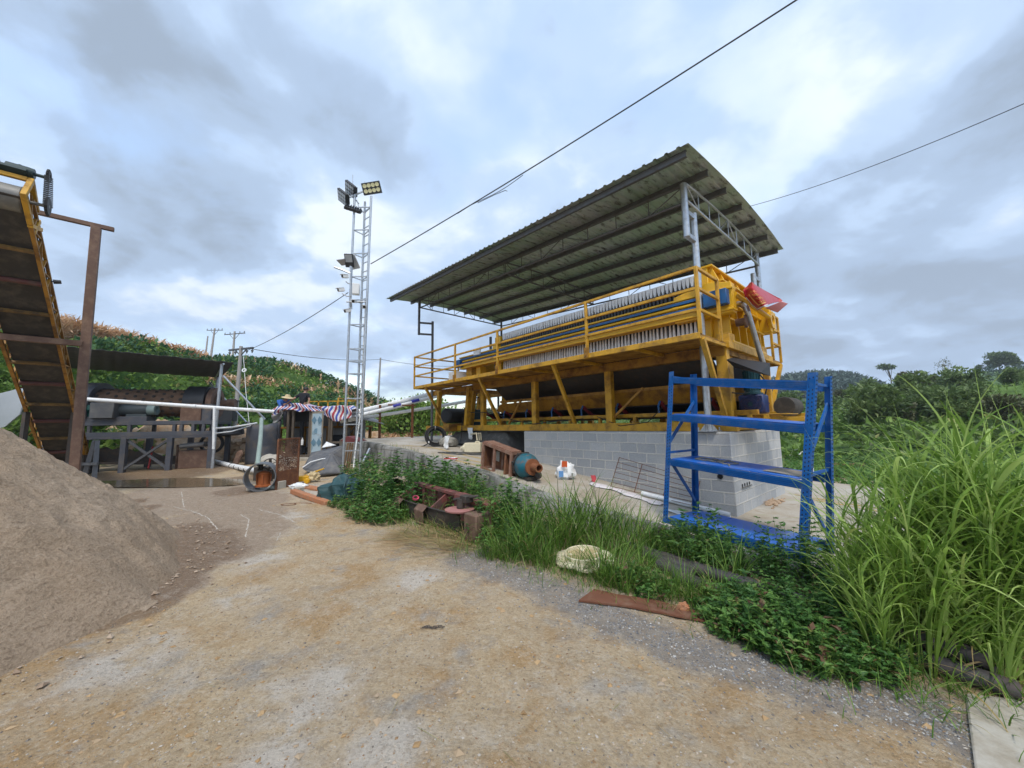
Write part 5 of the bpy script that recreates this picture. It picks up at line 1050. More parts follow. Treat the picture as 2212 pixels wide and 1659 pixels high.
# low conveyor and screen under the drum
low = thing('low_conveyor', 'dark low belt conveyor with scalloped side running under the drum frame', 'conveyor', mp(2, .8, .25))
mb = MB(); mb.poly([mp(3.7, .5, z_) if k == 0 else mp(l_, .5, z_) for k, (l_, z_) in enumerate([(3.7, .95)]+[(3.7-.16*i, 1.22-.03*i+(.09 if i % 2 else 0)) for i in range(1, 13)]+[(1.6, .75), (.9, .80), (.9, .40), (3.7, .55)])], mn_*.05); mb.build('side_board', DKST, low)
mb = MB(); mb.grid(lambda i, j: mp(4.3-3.5*i, .5+.7*j, .9-.25*i), 10, 2, thick=(0, 0, -.02)); mb.build('belt', BELT, low)
mb = MB()
for l_ in (4.1, 3.4, 1.0): mb.bar(mp(l_, .5, .2), mp(l_, .5, .85), .08, .08); 
mb.bar(mp(4.2, .45, .62), mp(.8, .45, .45), .07, .09); mb.box(mp(3.9, .3, 1.15), (.42, .4, .9), (ma, mn_, Z)); mb.build('stand', DKST, low)
scr = thing('chute_box', 'dark rusty discharge box with a rounded top under the right end of the drum', 'discharge box', mp(.5, .4, .25))
mb = MB(); mb.box(mp(.62, .5, .62), (.86, .6, .62), (ma, mn_, Z)); mb.bar(mp(1.12, .3, .2), mp(1.12, .3, 1.25), .07, .07); mb.bar(mp(.1, .3, .2), mp(.1, .3, 1.25), .07, .07); mb.build('box', RUSTB, scr, bevel=.015)
mb = MB(); mb.tube(mp(.98, .16, 1.18), mp(.28, .16, 1.25), .09, 14); mb.tube(mp(1.0, .6, 1.18), mp(.24, .6, 1.25), .09, 14); mb.build('roller', GREYM, scr)
mb = MB(); mb.lathe(mp(.35, .9, 1.25), -mn_, [(0, .3), (0, .38), (.1, .38), (.1, .3), (0, .3)], 24); mb.build('wheel', BLACK, scr)
# netting shed
shed = thing('netting_shed', 'dark netting roof on thin grey posts over the rotary drum machine', 'shed', mp(2, 2, .25))
nA, nB, nC, nD = at(120, 746, 10.8), at(505, 783, 12.9), at(476, 815, 16.2), at(135, 794, 14.2)
NET = surf('dark_woven_netting', (.05, .052, .056), .85, var=.35, scale=9, dirt=(.13, .125, .12), damt=.6, dscale=5, stretch=(1, 5, 1), dth=.56)
mb = MB(); mb.grid(lambda i, j: nA.lerp(nB, i).lerp(nD.lerp(nC, i), j)+Z*(.010*math.sin(i*90)+.02*fbm(i*9, j*5, 1, 3)-.05*math.sin(math.pi*j)), 160, 12, thick=(0, 0, -.012)); mb.build('netting_roof', NET, shed)
for p_, y1 in ((at(458, 1013, 13.0), nB), (at(452, 1000, 15.8), nC)):
    mb = MB(); b_ = at(479, 786, 12.95) if y1 is nB else (at(470, 815, 16.0) if y1 is nC else at(142, 748, 10.9)); mb.tube(Vector((p_.x, p_.y, .1)), b_, .048, 12); mb.build('post', GALV, shed)
mb = MB(); a = at(478, 790, 12.95); mb.tube(at(482, 812, 12.95), at(572, 906, 13.6), .035, 8); mb.tube(at(452, 826, 15.8), at(532, 912, 14.6), .035, 8); mb.tube(nB-Z*.06-ma*.3, nC-Z*.06-ma*.2, .03, 8); mb.build('brace', GALV, shed)
mb = MB(); mb.path([at(460, 820, 15.6), at(450, 836, 15.0), at(436, 862, 14.0)], .018, 6); mb.build('cable', BLACK, shed)
# long white pipe
mb = MB(); mb.path([at(160, 861, 11.2), at(178, 862, 11.25), at(380, 875, 12.1), at(592, 889, 13.6)], .062, 14); o = mb.build('water_pipe', WHITEP, label='long straight white water pipe crossing in front of the drum machine', cat='pipe')
mb = MB()
for px, Y in ((300, 11.8), (420, 12.35), (540, 13.2)):
    q = at(px, np.interp(px, [178, 380, 592], [862, 875, 889]), Y); mb.lathe(q-Vector((.05, .02, 0)), Vector((.9, .3, 0)), [(0, .05), (0, .067), (.1, .067), (.1, .05), (0, .05)], 14)
mb.build('coupling', WHITEP, o)
mb = MB(); q = at(463, 880, 12.6); mb.tube(q, at(461, 970, 12.6), .04, 10); mb.build('vent_pipe', WHITEP, label='short white upright pipe hanging from the long water pipe by the shed post', cat='pipe')
mb = MB(); mb.path([at(466, 925, 12.8), at(500, 923, 13.2), at(555, 914, 14)], .03, 8); mb.path([at(466, 936, 12.8), at(500, 932, 13.2), at(550, 917, 14)], .02, 8); mb.build('thin_pipe', WHITEP, label='thin white pipes running from the shed post to the grey tank', cat='pipe')
mb = MB(); a, b = road(462, 1001), road(545, 1022); mb.path([a+Z*.08, a.lerp(b, .5)+Z*.07, b+Z*.1, road(580, 1034)+Z*.15], .08, 14); wp = mb.build('drain_pipe', WHITEP, label='fat dirty white pipe lying on the ground before the grey tank', cat='pipe')
mb = MB()
for k in range(4): q = a.lerp(b, .5+.12*k); d_ = (b-a).normalized(); mb.lathe(q+Z*.07, d_, [(0, .05), (0, .086), (.05, .086), (.05, .05), (0, .05)], 14)
mb.build('dark_band', BLACK, wp)
# grey tank
tq = road(546, 1003); tq = Vector((tq.x, tq.y+.5, tq.z)); tank = thing('steel_tank', 'dark grey round steel tank standing left of the striped hut', 'tank', tq)
mb = MB(); k = 44; rr = .55
def tk(i, j): a = 2*math.pi*i; return tq+Vector((rr*math.cos(a), rr*math.sin(a), -.1+j*(1.62+.06*math.sin(a*2+.5)+.015*math.sin(9*a))))
mb.grid(tk, 60, 6); o = mb.build('shell', SLATE, tank); md = o.modifiers.new('solid', 'SOLIDIFY'); md.thickness = .02
mb = MB(); mb.lathe(tq+Z*.72, Z, [(0, .55), (0, .562), (.02, .562), (.02, .55), (0, .55)], 60); mb.build('seam', SLATE, tank)
mb = MB(); p_ = at(524, 962, tq.y-.9); mb.poly([at(x, y, tq.y-.95+.1*(y < 980)) for x, y in ((503, 1000), (512, 975), (520, 972), (522, 980), (512, 1003))], Vector((.03, .03, 0))); mb.build('scrap_plate', RUSTB, label='narrow rusty plate leaning on the left side of the grey tank', cat='steel plate')
# ================================================================== hut with striped tarpaulin
HY = 15.0
hx = lambda px, y=930, Y=HY: at(px, y, Y).x
hz = lambda y, px=680, Y=HY: at(px, y, Y).z
xl, xr, zf, zt, hd = hx(622), hx(752), hz(986), hz(884), 1.7
hut = thing('hut', 'small aluminium framed control hut under a striped tarpaulin', 'hut', Vector(((xl+xr)/2, HY+.8, road_z(0, HY))))
fl_ = lambda x, z_, d_=0.: Vector((x, HY+d_, z_))
mb = MB(); mb.box(((xl+xr)/2-.2, HY+.75, zf-.35), (xr-xl+.7, hd+.5, .66)); mb.build('plinth', CONCL, hut, bevel=.02)
mb = MB()
xs = [xl, hx(633), hx(670), hx(712), hx(716), hx(748)]
for x in xs: mb.box((x, HY, (zf+zt)/2), (.09, .08, zt-zf))
for z_ in (zf+.03, zt-.03): mb.box(((xl+xr)/2, HY+.005, z_), (xr-xl, .07, .09))
mb.box(((xs[4]+xs[5])/2, HY, zf+.55), (xs[5]-xs[4], .07, .08))
sl = Vector((xl-.62, HY+1.2, 0))                                       # the left side recedes to here
for k in (0, .33, .66, 1.): q = Vector((xl, HY, 0)).lerp(sl, k); mb.box((q.x, q.y, (zf+zt)/2), (.07, .07, zt-zf))
for z_ in (zf+.05, zf+.62, zf+1.0, zt-.05): mb.bar(Vector((xl, HY, z_)), Vector((sl.x, sl.y, z_)), .05, .07)
mb.build('frame', ALU, hut)
for x, y in ((sl.x, sl.y),): 
    mb = MB(); mb.poly([Vector((sl.x, sl.y+.05, zf)), Vector((xr, HY+hd, zf)), Vector((xr, HY+hd, zt)), Vector((sl.x, sl.y+.05, zt))], Vector((0, .05, 0))); mb.poly([Vector((xr, HY+.1, zf)), Vector((xr, HY+hd, zf)), Vector((xr, HY+hd, zf+.7)), Vector((xr, HY+.1, zf+.7))], Vector((.04, 0, 0))); mb.build('wall', surf('grey_white_panel', (.34, .36, .38), .6, var=.1), hut)
t = NT('window_glass'); t.fin((.55, .62, .62), .08, 0, .5); t.p.inputs['Transmission Weight'].default_value = .9; t.p.inputs['IOR'].default_value = 1.05; GLASS = t.m
for k in range(3):
    a, b = Vector((xl, HY, 0)).lerp(sl, k/3+.04), Vector((xl, HY, 0)).lerp(sl, k/3+.29); mb = MB(); mb.poly([a+Z*(zf+1.04), b+Z*(zf+1.04), b+Z*(zt-.1), a+Z*(zt-.1)], Vector((.006, .006, 0))); mb.build('window', GLASS, hut)
t = NT('patterned_glass'); nn_ = t.noise(5, 3); 
cbp = t.n('ShaderNodeTexVoronoi'); cbp.inputs['Scale'].default_value = 2.6; t.l(t.pos, cbp.inputs['Vector']); col = t.mix(t.mr(cbp.outputs['Distance'], .30, .36), (.26, .36, .42), (.38, .49, .55)); t.fin(col, .15, 0, .5); PGL = t.m
dx0, dx1, dzt = hx(673), hx(705.5), hz(889)
mb = MB(); dd = Vector((dx1-dx0, -.25, 0)); p0 = fl_(dx0, zf+.03, -.06); hh = dzt-zf-.03
for a, b in ((0, .11), (.89, 1)): mb.poly([p0+dd*a, p0+dd*b, p0+dd*b+Z*hh, p0+dd*a+Z*hh], Vector((0, .05, 0)))
for a, b in ((0, .05), (.95, 1)): mb.poly([p0+dd*.11+Z*hh*a, p0+dd*.89+Z*hh*a, p0+dd*.89+Z*hh*b, p0+dd*.11+Z*hh*b], Vector((0, .05, 0)))
dor = mb.build('door', surf('beige_aluminium', (.30, .26, .20), .45, .2, var=.1), hut, bevel=.004)
mb = MB(); mb.poly([p0+dd*.11+Z*hh*.05, p0+dd*.89+Z*hh*.05, p0+dd*.89+Z*hh*.95, p0+dd*.11+Z*hh*.95], Vector((0, .02, 0))); pan = mb.build('pane', PGL, dor)
BGL = surf('blue_glass_motif', (.14, .24, .31), .2); mb = MB()
for v_ in (.80, .56, .30):
    c = p0+dd*.5+Z*hh*v_-Vector((0, .008, 0)); ddn = dd.normalized()
    if v_ == .56: mb.lathe(c, Vector((0, -1, 0)), [(0, 0), (0, .10), (.006, .10), (.006, 0)], 20)
    else:
        for sg in (-1, 1): mb.poly([c+ddn*.30*sg, c+ddn*.14*sg+Z*.16, c+ddn*.02*sg, c+ddn*.14*sg-Z*.16], Vector((0, -.006, 0)))
mb.build('glass_motif', BGL, pan)
mb = MB(); q = p0+dd*.94+Z*hh*.47; mb.bar(q+Vector((0, -.03, 0)), q+Vector((-.16, -.05, 0)), .03, .03); mb.box(q-Vector((0, .015, 0)), (.04, .03, .16)); mb.build('handle', GALV, dor)
mn = thing('monitor', 'black flat monitor on a pole inside the hut doorway', 'monitor', fl_(hx(652), zf, .5))
mb = MB(); c = at(652, 900, HY+.5); mb.box(c, (.62, .05, .42)); mb.build('screen', BLACK, mn, bevel=.008)
mb = MB(); mb.box((c.x, c.y+.05, (c.z+zf)/2), (.12, .10, c.z-zf)); mb.box((c.x, c.y, zf+.02), (.4, .3, .04)); mb.build('stand', PLAST, mn)
for (px, y, sx_, sz_, lb_) in ((650, 972, .5, .22, 'low dark equipment box on the hut floor behind the monitor pole'), (730, 955, .5, .5, 'tall dark equipment box seen through the right opening of the hut')): c = at(px, y, HY+.7); mb = MB(); mb.box(c, (sx_, .3, sz_)); mb.box(c+Z*(sz_/2+.02)-Vector((.05, 0, 0)), (sx_*.7, .25, .06)); mb.build('equipment', PLAST, label=lb_, cat='equipment')
mb = MB(); c = at(653, 955, HY+.4); mb.lathe(c-Z*.12, Z, [(0, .05), (.2, .05), (.26, .02), (.30, .02), (.30, 0)], 12); mb.build('bottle', WHITEP, label='clear pale bottle standing inside the hut beside the monitor pole', cat='bottle')
# striped tarpaulin over the roof
t = NT('striped_tarpaulin'); sp = t.n('ShaderNodeSeparateXYZ'); uvn = t.n('ShaderNodeAttribute', attribute_name='across'); fr = t.math('FRACT', t.math('MULTIPLY', uvn.outputs['Fac'], 11.5), 0)
def band(a, b): return t.math('MULTIPLY', t.mr(fr, a, a+.02), t.mr(fr, b, b+.02, 1, 0))
wht = (.62, .60, .62); col = t.mix(band(.05, .32), wht, (.36, .035, .045)); col = t.mix(band(.52, .80), col, (.045, .075, .33)); col = t.mix(t.mr(t.noise(6, 6, .7), .55, .7, 0, .45), col, (.5, .45, .42)); t.fin(col, .5, 0, .4); t.bump(t.noise(9, 5, .6), .4, .03)
tpx = [588, 600, 612, 625, 640, 655, 672, 690, 706, 720, 735, 748, 760]; tlo = [897, 893, 886, 884, 888, 889, 888, 888, 899, 911, 909, 905, 900]; thi = [884, 877, 877, 872, 870, 874, 877, 878, 877, 877, 875, 876, 884]
def tarp(i, j):
    px = 588+172*i; lo = np.interp(px, tpx, tlo)+1.2*math.sin(i*40); hi = np.interp(px, tpx, thi)
    if j < .55: f = j/.55; y = lo+(hi-lo)*f; Y = HY-.14-.05*math.sin(i*33)+.03*math.sin(f*6+i*20); return at(px, y, Y)
    f = (j-.55)/.45; a = at(px, hi, HY-.14); return a+Vector((-.35*(1-i)*f, f*1.75, -.02*f+.05*math.sin(i*25+f*9)*smooth(f*3)-(.25*smooth((f-.75)*4))))
nu, nv = 120, 26; P_ = np.array([tarp(i/nu, j/nv) for i in range(nu+1) for j in range(nv+1)]); ix = np.arange(len(P_)).reshape(nu+1, nv+1)
me = npmesh('tarpaulin', P_, np.stack([ix[:-1, :-1], ix[1:, :-1], ix[1:, 1:], ix[:-1, 1:]], -1).reshape(-1, 4), smooth=True)
a_ = me.attributes.new('across', 'FLOAT', 'POINT'); a_.data.foreach_set('value', np.array([i/nu+.03*math.sin(j/nv*7+i/nu*9)+.05*(j/nv)*(i/nu > .7) for i in range(nu+1) for j in range(nv+1)], np.float32))
o = put(me, 'tarpaulin', label='red white and blue striped tarpaulin thrown over the hut roof', cat='tarpaulin', mat=t.m); md = o.modifiers.new('solid', 'SOLIDIFY'); md.thickness = .006
mb = MB(); mb.grid(lambda i, j: at(588+22*i, 884+30*j*(1-.5*i)+6*math.sin(i*3), HY-.1+.8*(1-i))+Vector((0, .06*math.sin(j*9+i*4), 0)), 10, 14); o = mb.build('plastic_sheet', surf('grey_white_sheet', (.45, .44, .43), .6, var=.2), label='dirty grey white plastic sheet hanging at the left end of the hut roof', cat='plastic sheet'); md = o.modifiers.new('solid', 'SOLIDIFY'); md.thickness = .005
# steps and awning right of the hut
mb = MB(); a = [at(757, 900, 15.2), at(830, 917, 15.6), at(812, 905, 17.5), at(757, 898, 17.5)]; mb.poly(a, Z*.02); mb.build('awning', GREYM, label='thin grey sheet awning sticking out right of the hut', cat='awning')
mb = MB(); mb.bar(at(757, 935, 15.3), at(775, 912, 15.3), .04, .04); mb.build('awning_strut', BLACK, label='thin black strut propping the grey awning beside the hut', cat='strut')
# ================================================================== yellow platform behind the hut, two people
pf_z = at(653, 875, 16.4).z-.95; pl = thing('steel_platform', 'yellow steel platform with guard rail behind the hut', 'platform', Vector((-7.4, 17.4, .3)))
px0, px1 = at(603, 880, 16.2).x, at(768, 880, 16.2).x
mb = MB(); mb.box(((px0+px1)/2, 17.2, pf_z-.04), (px1-px0, 2.2, .08)); mb.build('deck', YEL2, pl)
mb = MB()
for x in np.linspace(px0+.1, px1-.1, 4):
    for y in (16.2, 18.2): mb.box((x, y, (pf_z+.1)/2), (.12, .12, pf_z-.2))
mb.build('legs_frame', YEL2, pl)
mb = MB(); zr = at(700, 867, 18.2).z; zr2 = at(700, 873, 18.2).z
xa, xb = at(668, 867, 18.2).x, at(770, 870, 18.2).x
for z_ in (zr, (zr+pf_z)/2, pf_z+.15): mb.bar(Vector((xa, 18.2, z_)), Vector((xb, 18.2, z_)), .055, .055)
for x in np.linspace(xa, xb, 6): mb.bar(Vector((x, 18.2, pf_z)), Vector((x, 18.2, zr+.03)), .055, .055)
mb.bar(Vector((xb, 18.2, zr)), Vector((xb, 16.3, zr)), .055, .055); mb.bar(Vector((xb, 16.3, zr)), Vector((xb, 16.3, pf_z)), .055, .055); mb.build('guard_rail', YEL, pl)
def skinned(name, joints, edges, mat_, parent, root=0, sub=2):
    bm = bmesh.new(); lay = bm.verts.layers.skin.verify(); vs = []
    for k, (p, r_) in enumerate(joints):
        v_ = bm.verts.new(Vector(p)-OFF[parent]); v_[lay].radius = (r_, r_) if isinstance(r_, (int, float)) else r_; v_[lay].use_root = (k == root); vs.append(v_)
    for a, b in edges: bm.edges.new((vs[a], vs[b]))
    me = bpy.data.meshes.new(name); bm.to_mesh(me); bm.free(); o = bpy.data.objects.new(name, me); link(o, parent); OFF[o] = OFF[parent]
    m_ = o.modifiers.new('skin', 'SKIN'); m_.use_smooth_shade = True; s_ = o.modifiers.new('sub', 'SUBSURF'); s_.levels = s_.render_levels = sub; me.materials.append(mat_); return o
def person(label, base, J, face, shirt, hat=None):
    """J: joint offsets from the waist (x right, y away, z up)"""
    p = thing('person', label, 'person', base)
    W_ = {k: base+Vector(v_) for k, v_ in J.items()}
    names = ['pelvis', 'waist', 'chest', 'neck', 'headlow', 'head', 'crown', 'shl', 'ell', 'wrl', 'pal', 'shr', 'elr', 'wrr', 'par', 'hil', 'knl', 'anl', 'tol', 'hir', 'knr', 'anr', 'tor']
    rad = [.13, .125, .145, .055, .06, .085, .06, .06, .042, .028, .03, .06, .042, .028, .03, .085, .06, .042, .035, .085, .06, .042, .035]
    ids = {n_: i for i, n_ in enumerate(names)}; jo = [(W_[n_], r_) for n_, r_ in zip(names, rad)]
    ed = [(ids[a], ids[b]) for a, b in (('pelvis', 'waist'), ('waist', 'chest'), ('chest', 'neck'), ('neck', 'headlow'), ('headlow', 'head'), ('head', 'crown'), ('chest', 'shl'), ('shl', 'ell'), ('ell', 'wrl'), ('wrl', 'pal'), ('chest', 'shr'), ('shr', 'elr'), ('elr', 'wrr'), ('wrr', 'par'), ('pelvis', 'hil'), ('hil', 'knl'), ('knl', 'anl'), ('anl', 'tol'), ('pelvis', 'hir'), ('hir', 'knr'), ('knr', 'anr'), ('anr', 'tor'))]
    for s_ in ('l', 'r'):                                              # five fingers, unequal, slightly curled
        d_ = (W_['pa'+s_]-W_['wr'+s_]).normalized(); sd_ = d_.cross(Vector((0, 1, 0))).normalized()
        for k, ln in enumerate((.062, .07, .066, .052)):
            a = W_['pa'+s_]+sd_*(.022*(k-1.5))+d_*.03; i0 = len(jo); jo += [(a, .009), (a+d_*ln*.55, .0085), (a+d_*ln*.85+Vector((0, -.02, -.01)), .007)]; ed += [(ids['pa'+s_], i0), (i0, i0+1), (i0+1, i0+2)]
        a = W_['pa'+s_]-sd_*.035; i0 = len(jo); jo += [(a, .010), (a+d_*.035-sd_*.015, .008)]; ed += [(ids['pa'+s_], i0), (i0, i0+1)]
    body = skinned('body', jo, ed, SKIN, p)
    hd_ = W_['head']; fx = Vector(face).normalized(); sx_ = fx.cross(Z).normalized()
    mb = MB(); mb.lathe(hd_+fx*.085-Z*.01, fx, [(0, .016), (.03, .010), (.034, 0)], 8); mb.build('nose', SKIN, p)
    mb = MB()
    for sg in (-1, 1): mb.lathe(hd_+fx*.078+sx_*.034*sg+Z*.02, fx, [(0, .013), (.008, .008), (.01, 0)], 8)
    mb.build('eyes', HAIR, p)
    mb = MB(); mb.box(hd_+fx*.086-Z*.055, (.045, .012, .012), (sx_, fx, Z)); mb.build('mouth', surf('lip', (.28, .10, .08), .5), p)
    for sg in (-1, 1): lump(hd_+sx_*.098*sg, .014, .025, .034, 1., .05, 10, 8).build('ear', SKIN, p)
    lump(hd_+Z*.045-fx*.02, .112, .118, .10, 2., .08, 20, 12, flat=.75).build('hair', HAIR, p)
    sj = [(W_['pelvis'], .145), (W_['waist'], .142), (W_['chest'], .165), (W_['neck']-Z*.03, .085), (W_['shl'], .082), (W_['shl'].lerp(W_['ell'], .7 if hat is None else 1.6), .065), (W_['shr'], .082), (W_['shr'].lerp(W_['elr'], .7 if hat is None else 1.6), .065)]
    if hat is not None: sj[5] = (W_['ell'].lerp(W_['wrl'], .6), .05); sj[7] = (W_['elr'].lerp(W_['wrr'], .6), .05)
    sj2 = sj+[(W_['ell'], .058), (W_['elr'], .058)] if hat is not None else sj
    se = [(0, 1), (1, 2), (2, 3), (2, 4), (2, 6)]+([(4, 8), (8, 5), (6, 9), (9, 7)] if hat is not None else [(4, 5), (6, 7)])
    skinned('shirt', sj2, se, shirt, p)
    skinned('trousers', [(W_['pelvis']-Z*.02, .148), (W_['hil'], .10), (W_['knl'], .078), (W_['anl']+Z*.03, .065), (W_['hir'], .10), (W_['knr'], .078), (W_['anr']+Z*.03, .065)], [(0, 1), (1, 2), (2, 3), (0, 4), (4, 5), (5, 6)], TROUS, p)
    if hat: mb = MB(); mb.lathe(W_['crown']+Vector(hat), (fx*.25+Z).normalized(), [(-.06, .235), (-.045, .24), (-.01, .13), (.03, .11), (.085, .085), (.10, 0)], 28); o = mb.build('straw_hat', STRAW, p); md = o.modifiers.new('solid', 'SOLIDIFY'); md.thickness = .008
    return p
LEGS = dict(hil=(-.10, 0, -.12), knl=(-.12, -.03, -.52), anl=(-.12, .03, -.90), tol=(-.13, .12, -.93), hir=(.10, 0, -.12), knr=(.12, -.03, -.52), anr=(.12, .03, -.90), tor=(.13, .12, -.93))
person('person in a black T-shirt leaning over the hut roof with one arm stretched out', at(654, 875, 16.6), dict(pelvis=(0, 0, -.04), waist=(0, .02, .12), chest=(-.01, .06, .38), neck=(0, .13, .56), headlow=(0, .17, .62), head=(.01, .2, .69), crown=(.01, .2, .76), shl=(-.19, .05, .47), ell=(-.38, -.12, .27), wrl=(-.55, -.25, .08), pal=(-.60, -.30, .04), shr=(.19, .05, .47), elr=(.29, .0, .22), wrr=(.27, -.1, .0), par=(.26, -.13, -.07), **LEGS), (0, 1, -.3), BLKF)
LG2 = {k: (v_[0], v_[1], v_[2]) for k, v_ in LEGS.items()}
person('person in a blue shirt and straw hat bending over behind the hut roof', at(612, 882, 16.5), dict(pelvis=(-.08, .05, -.04), waist=(-.04, .02, .10), chest=(.05, -.05, .28), neck=(.14, -.1, .38), headlow=(.18, -.12, .41), head=(.23, -.14, .45), crown=(.26, -.15, .51), shl=(-.06, -.22, .30), ell=(.05, -.35, .12), wrl=(.22, -.42, .02), pal=(.27, -.45, 0.), shr=(.12, .14, .33), elr=(.28, .1, .18), wrr=(.40, .0, .06), par=(.45, -.03, .03), **LG2), (.7, -.45, -.5), HUB, (0, 0, .0))
# ================================================================== pipes to the right of the hut, on rust brown stands
for (a, b, r_, lab) in (((757, 893, 15.5), (960, 843, 17.5), .10, 'upper thick white pipe sloping from the hut up to the yellow press'), ((757, 902, 15.3), (960, 851, 17.3), .085, 'lower thick white pipe sloping beside the upper one from the hut'), ((770, 905, 15.6), (1060, 858, 18.5), .075, 'thin white pipe sloping behind the two thick ones towards the press')):
    mb = MB(); p_, q_ = at(*a), at(*b); mb.path([p_-(q_-p_)*.1, p_, p_.lerp(q_, .5)-Z*.03, q_], r_, 14); o = mb.build('slurry_pipe', WHITEP, label=lab, cat='pipe')
    if r_ == .085:
        mb = MB()
        for k in (.42, .62): c = p_.lerp(q_, k); mb.lathe(c, q_-p_, [(0, r_), (0, r_+.006), (.35, r_+.006), (.35, r_), (0, r_)], 14)
        mb.build('blue_print', surf('blue_label_print', (.02, .02, .28), .5), o)
std = thing('pipe_stand', 'rusty steel goal shaped stand carrying the white pipes', 'pipe stand', at(855, 985, 16.0))
mb = MB(); a, b = at(819, 975, 16), at(890, 970, 16.4)
for p_, y in ((a, 875), (b, 872)): mb.bar(Vector((p_.x, p_.y, .2)), Vector((p_.x, p_.y, at(850, y, 16.2).z)), .09, .09)
mb.bar(at(813, 874, 16.1), at(898, 876, 16.4), .09, .06); mb.build('frame', surf('rusty_post', (.15, .055, .02), .8, .1, var=.4, scale=6), std)
# earth heaps and rock piles behind
def heapobj(name, px, py, Y, rx, ry, h, label, seed, mat_=ROCK):
    c = at(px, py, Y); c.z = road_z(c.x, c.y)
    def f(i, j): a = 2*math.pi*i; x, y = c.x+rx*j*math.cos(a), c.y+ry*j*math.sin(a); k = 1+.5*fbm(x, y, .9, 5, seed); return Vector((x, y, c.z-.1+max(0, h*(1-j**1.5)*k+.16*fbm(x, y, 3, 4, seed))))
    mb = MB(); mb.grid(f, 64, 18); return mb.build(name, mat_, label=label, cat='earth heap')
heapobj('earth_heap', 500, 960, 16.5, 2.4, 1.3, 1.35, 'heap of orange earth and rocks left of the grey tank', 1.)
heapobj('earth_heap', 330, 975, 16.8, 4.5, 1.6, 1.75, 'long bank of orange earth behind the drum machine', 2.)
heapobj('earth_heap', 795, 955, 19, 2.2, 1.2, .9, 'mound of orange earth seen right of the light tower', 3.)
heapobj('earth_heap', 910, 965, 17.5, 1.3, .9, .45, 'small orange earth mound behind the hose coil', 4.)
heapobj('earth_heap', 60, 940, 18, 3, 1.5, 2.2, 'orange earth bank at the far left behind the conveyor', 5.)
random.seed(21); mb = MB()
for k in range(60):
    px = random.choice((random.gauss(500, 22), random.uniform(230, 450), random.gauss(520, 10))); Y = random.uniform(14.6, 16.2); c = at(px, 985, Y); c.z = road_z(c.x, c.y)+.05+random.random()**2*.8*(.3 if px < 450 else 1); r_ = random.uniform(.06, .2); lm = lump(c, r_*1.3, r_, r_*.8, k*1.3, .5, 9, 6, fsc=1.2); mb.add(lm.v, lm.f)
mb.build('rocks', surf('pale_orange_rock', (.42, .31, .21), .95, var=.3, scale=5, bump=.5, bscale=20, bdist=.02), kind='stuff')
# ================================================================== light tower
TY = 11.45
twr = thing('light_tower', 'tall galvanised lattice mast with floodlights and cameras', 'light tower', road(758, 1030))
lb, lt = at(740, 1026, TY), at(766.4, 420, TY); rb, rt_ = at(777.5, 1020, TY), at(802, 424, TY); tb3, tt3 = at(768.5, 985, TY+.32), at(788.5, 436, TY+.32)
def leg(a, b, y): t_ = (a[1]-0) and 0; return None
def lv(p, q, z_): return p.lerp(q, (z_-p.z)/(q.z-p.z))
for p, q in ((lb, lt), (rb, rt_), (tb3, tt3)):
    mb = MB(); p2 = p-(q-p).normalized()*.3; mb.tube(p2, q, .036, 12); mb.build('mast_leg', GALV, twr)
for y in (448, 496.7, 547.6, 597.4, 648, 701, 753, 780, 807, 860.6, 916.4, 973.5):
    mb = MB(); z_ = at(770, y, TY).z; a, b, c = lv(lb, lt, z_), lv(rb, rt_, z_), lv(tb3, tt3, z_); mb.bar(a, b, .03, .03); mb.bar(a, c, .025, .025); mb.bar(b, c, .025, .025); mb.build('ring_brace', GALV, twr)
mb = MB(); z_ = at(770, 960, TY).z
while z_ < rt_.z-.3: mb.bar(lv(rb, rt_, z_), lv(tb3, tt3, z_+.06), .022, .022); z_ += .31
mb.build('ladder_rung', GALV, twr)
mb = MB(); a = lt-Z*.05; mb.bar(at(742, 432, TY), at(806, 404, TY), .04, .04); mb.bar(at(752, 412, TY+.1), at(775, 440, TY+.1), .035, .035); mb.tube(at(762, 405, TY), at(762, 378, TY), .012, 6); mb.tube(at(788, 408, TY), at(788, 392, TY), .012, 6); mb.path([at(760, 420, TY), at(766, 424, TY-.05), at(774, 418, TY)], .01, 6); mb.path([at(771, 432, TY), at(776, 452, TY+.1), at(784, 445, TY+.2)], .01, 6); mb.build('top_arm', GALV, twr)
LENS = surf('floodlight_lens', (.62, .60, .36), .25, var=.08)
LENSD = surf('clear_lens', (.42, .46, .50), .15, .3, var=.2)
def flood(px, py, face, roll, w_, h_, nx_, ny_, lens, Y=TY):
    c = at(px, py, Y); f = Vector(face).normalized(); x_ = f.cross(Z).normalized(); y_ = x_.cross(f); cr, sr = math.cos(roll), math.sin(roll); x_, y_ = x_*cr+y_*sr, y_*cr-x_*sr
    mb = MB(); mb.box(c, (w_, h_, .09), (x_, y_, f))
    for k in range(7): mb.box(c-f*.075+x_*w_*(k/7-.43), (.012, h_*.8, .07), (x_, y_, f))
    hsg = mb.build('floodlight', PLAST, twr, bevel=.015)
    for i in range(nx_):
        for j in range(ny_): mb = MB(); mb.lathe(c+f*.045+x_*w_*((i+.5)/nx_-.5)*.9+y_*h_*((j+.5)/ny_-.5)*.88, f, [(0, 0), (0, min(w_/nx_, h_/ny_)*.43), (.012, min(w_/nx_, h_/ny_)*.43), (.006, .02), (.006, 0)], 14); mb.build('lens', lens, hsg)
    mb = MB(); mb.bar(c-f*.05, c-f*.18-Z*.05, .04, .04); mb.build('bracket', GALV, hsg)
flood(803, 406.5, (.12, -.9, -.35), R_(-12), .60, .36, 4, 2, LENS)
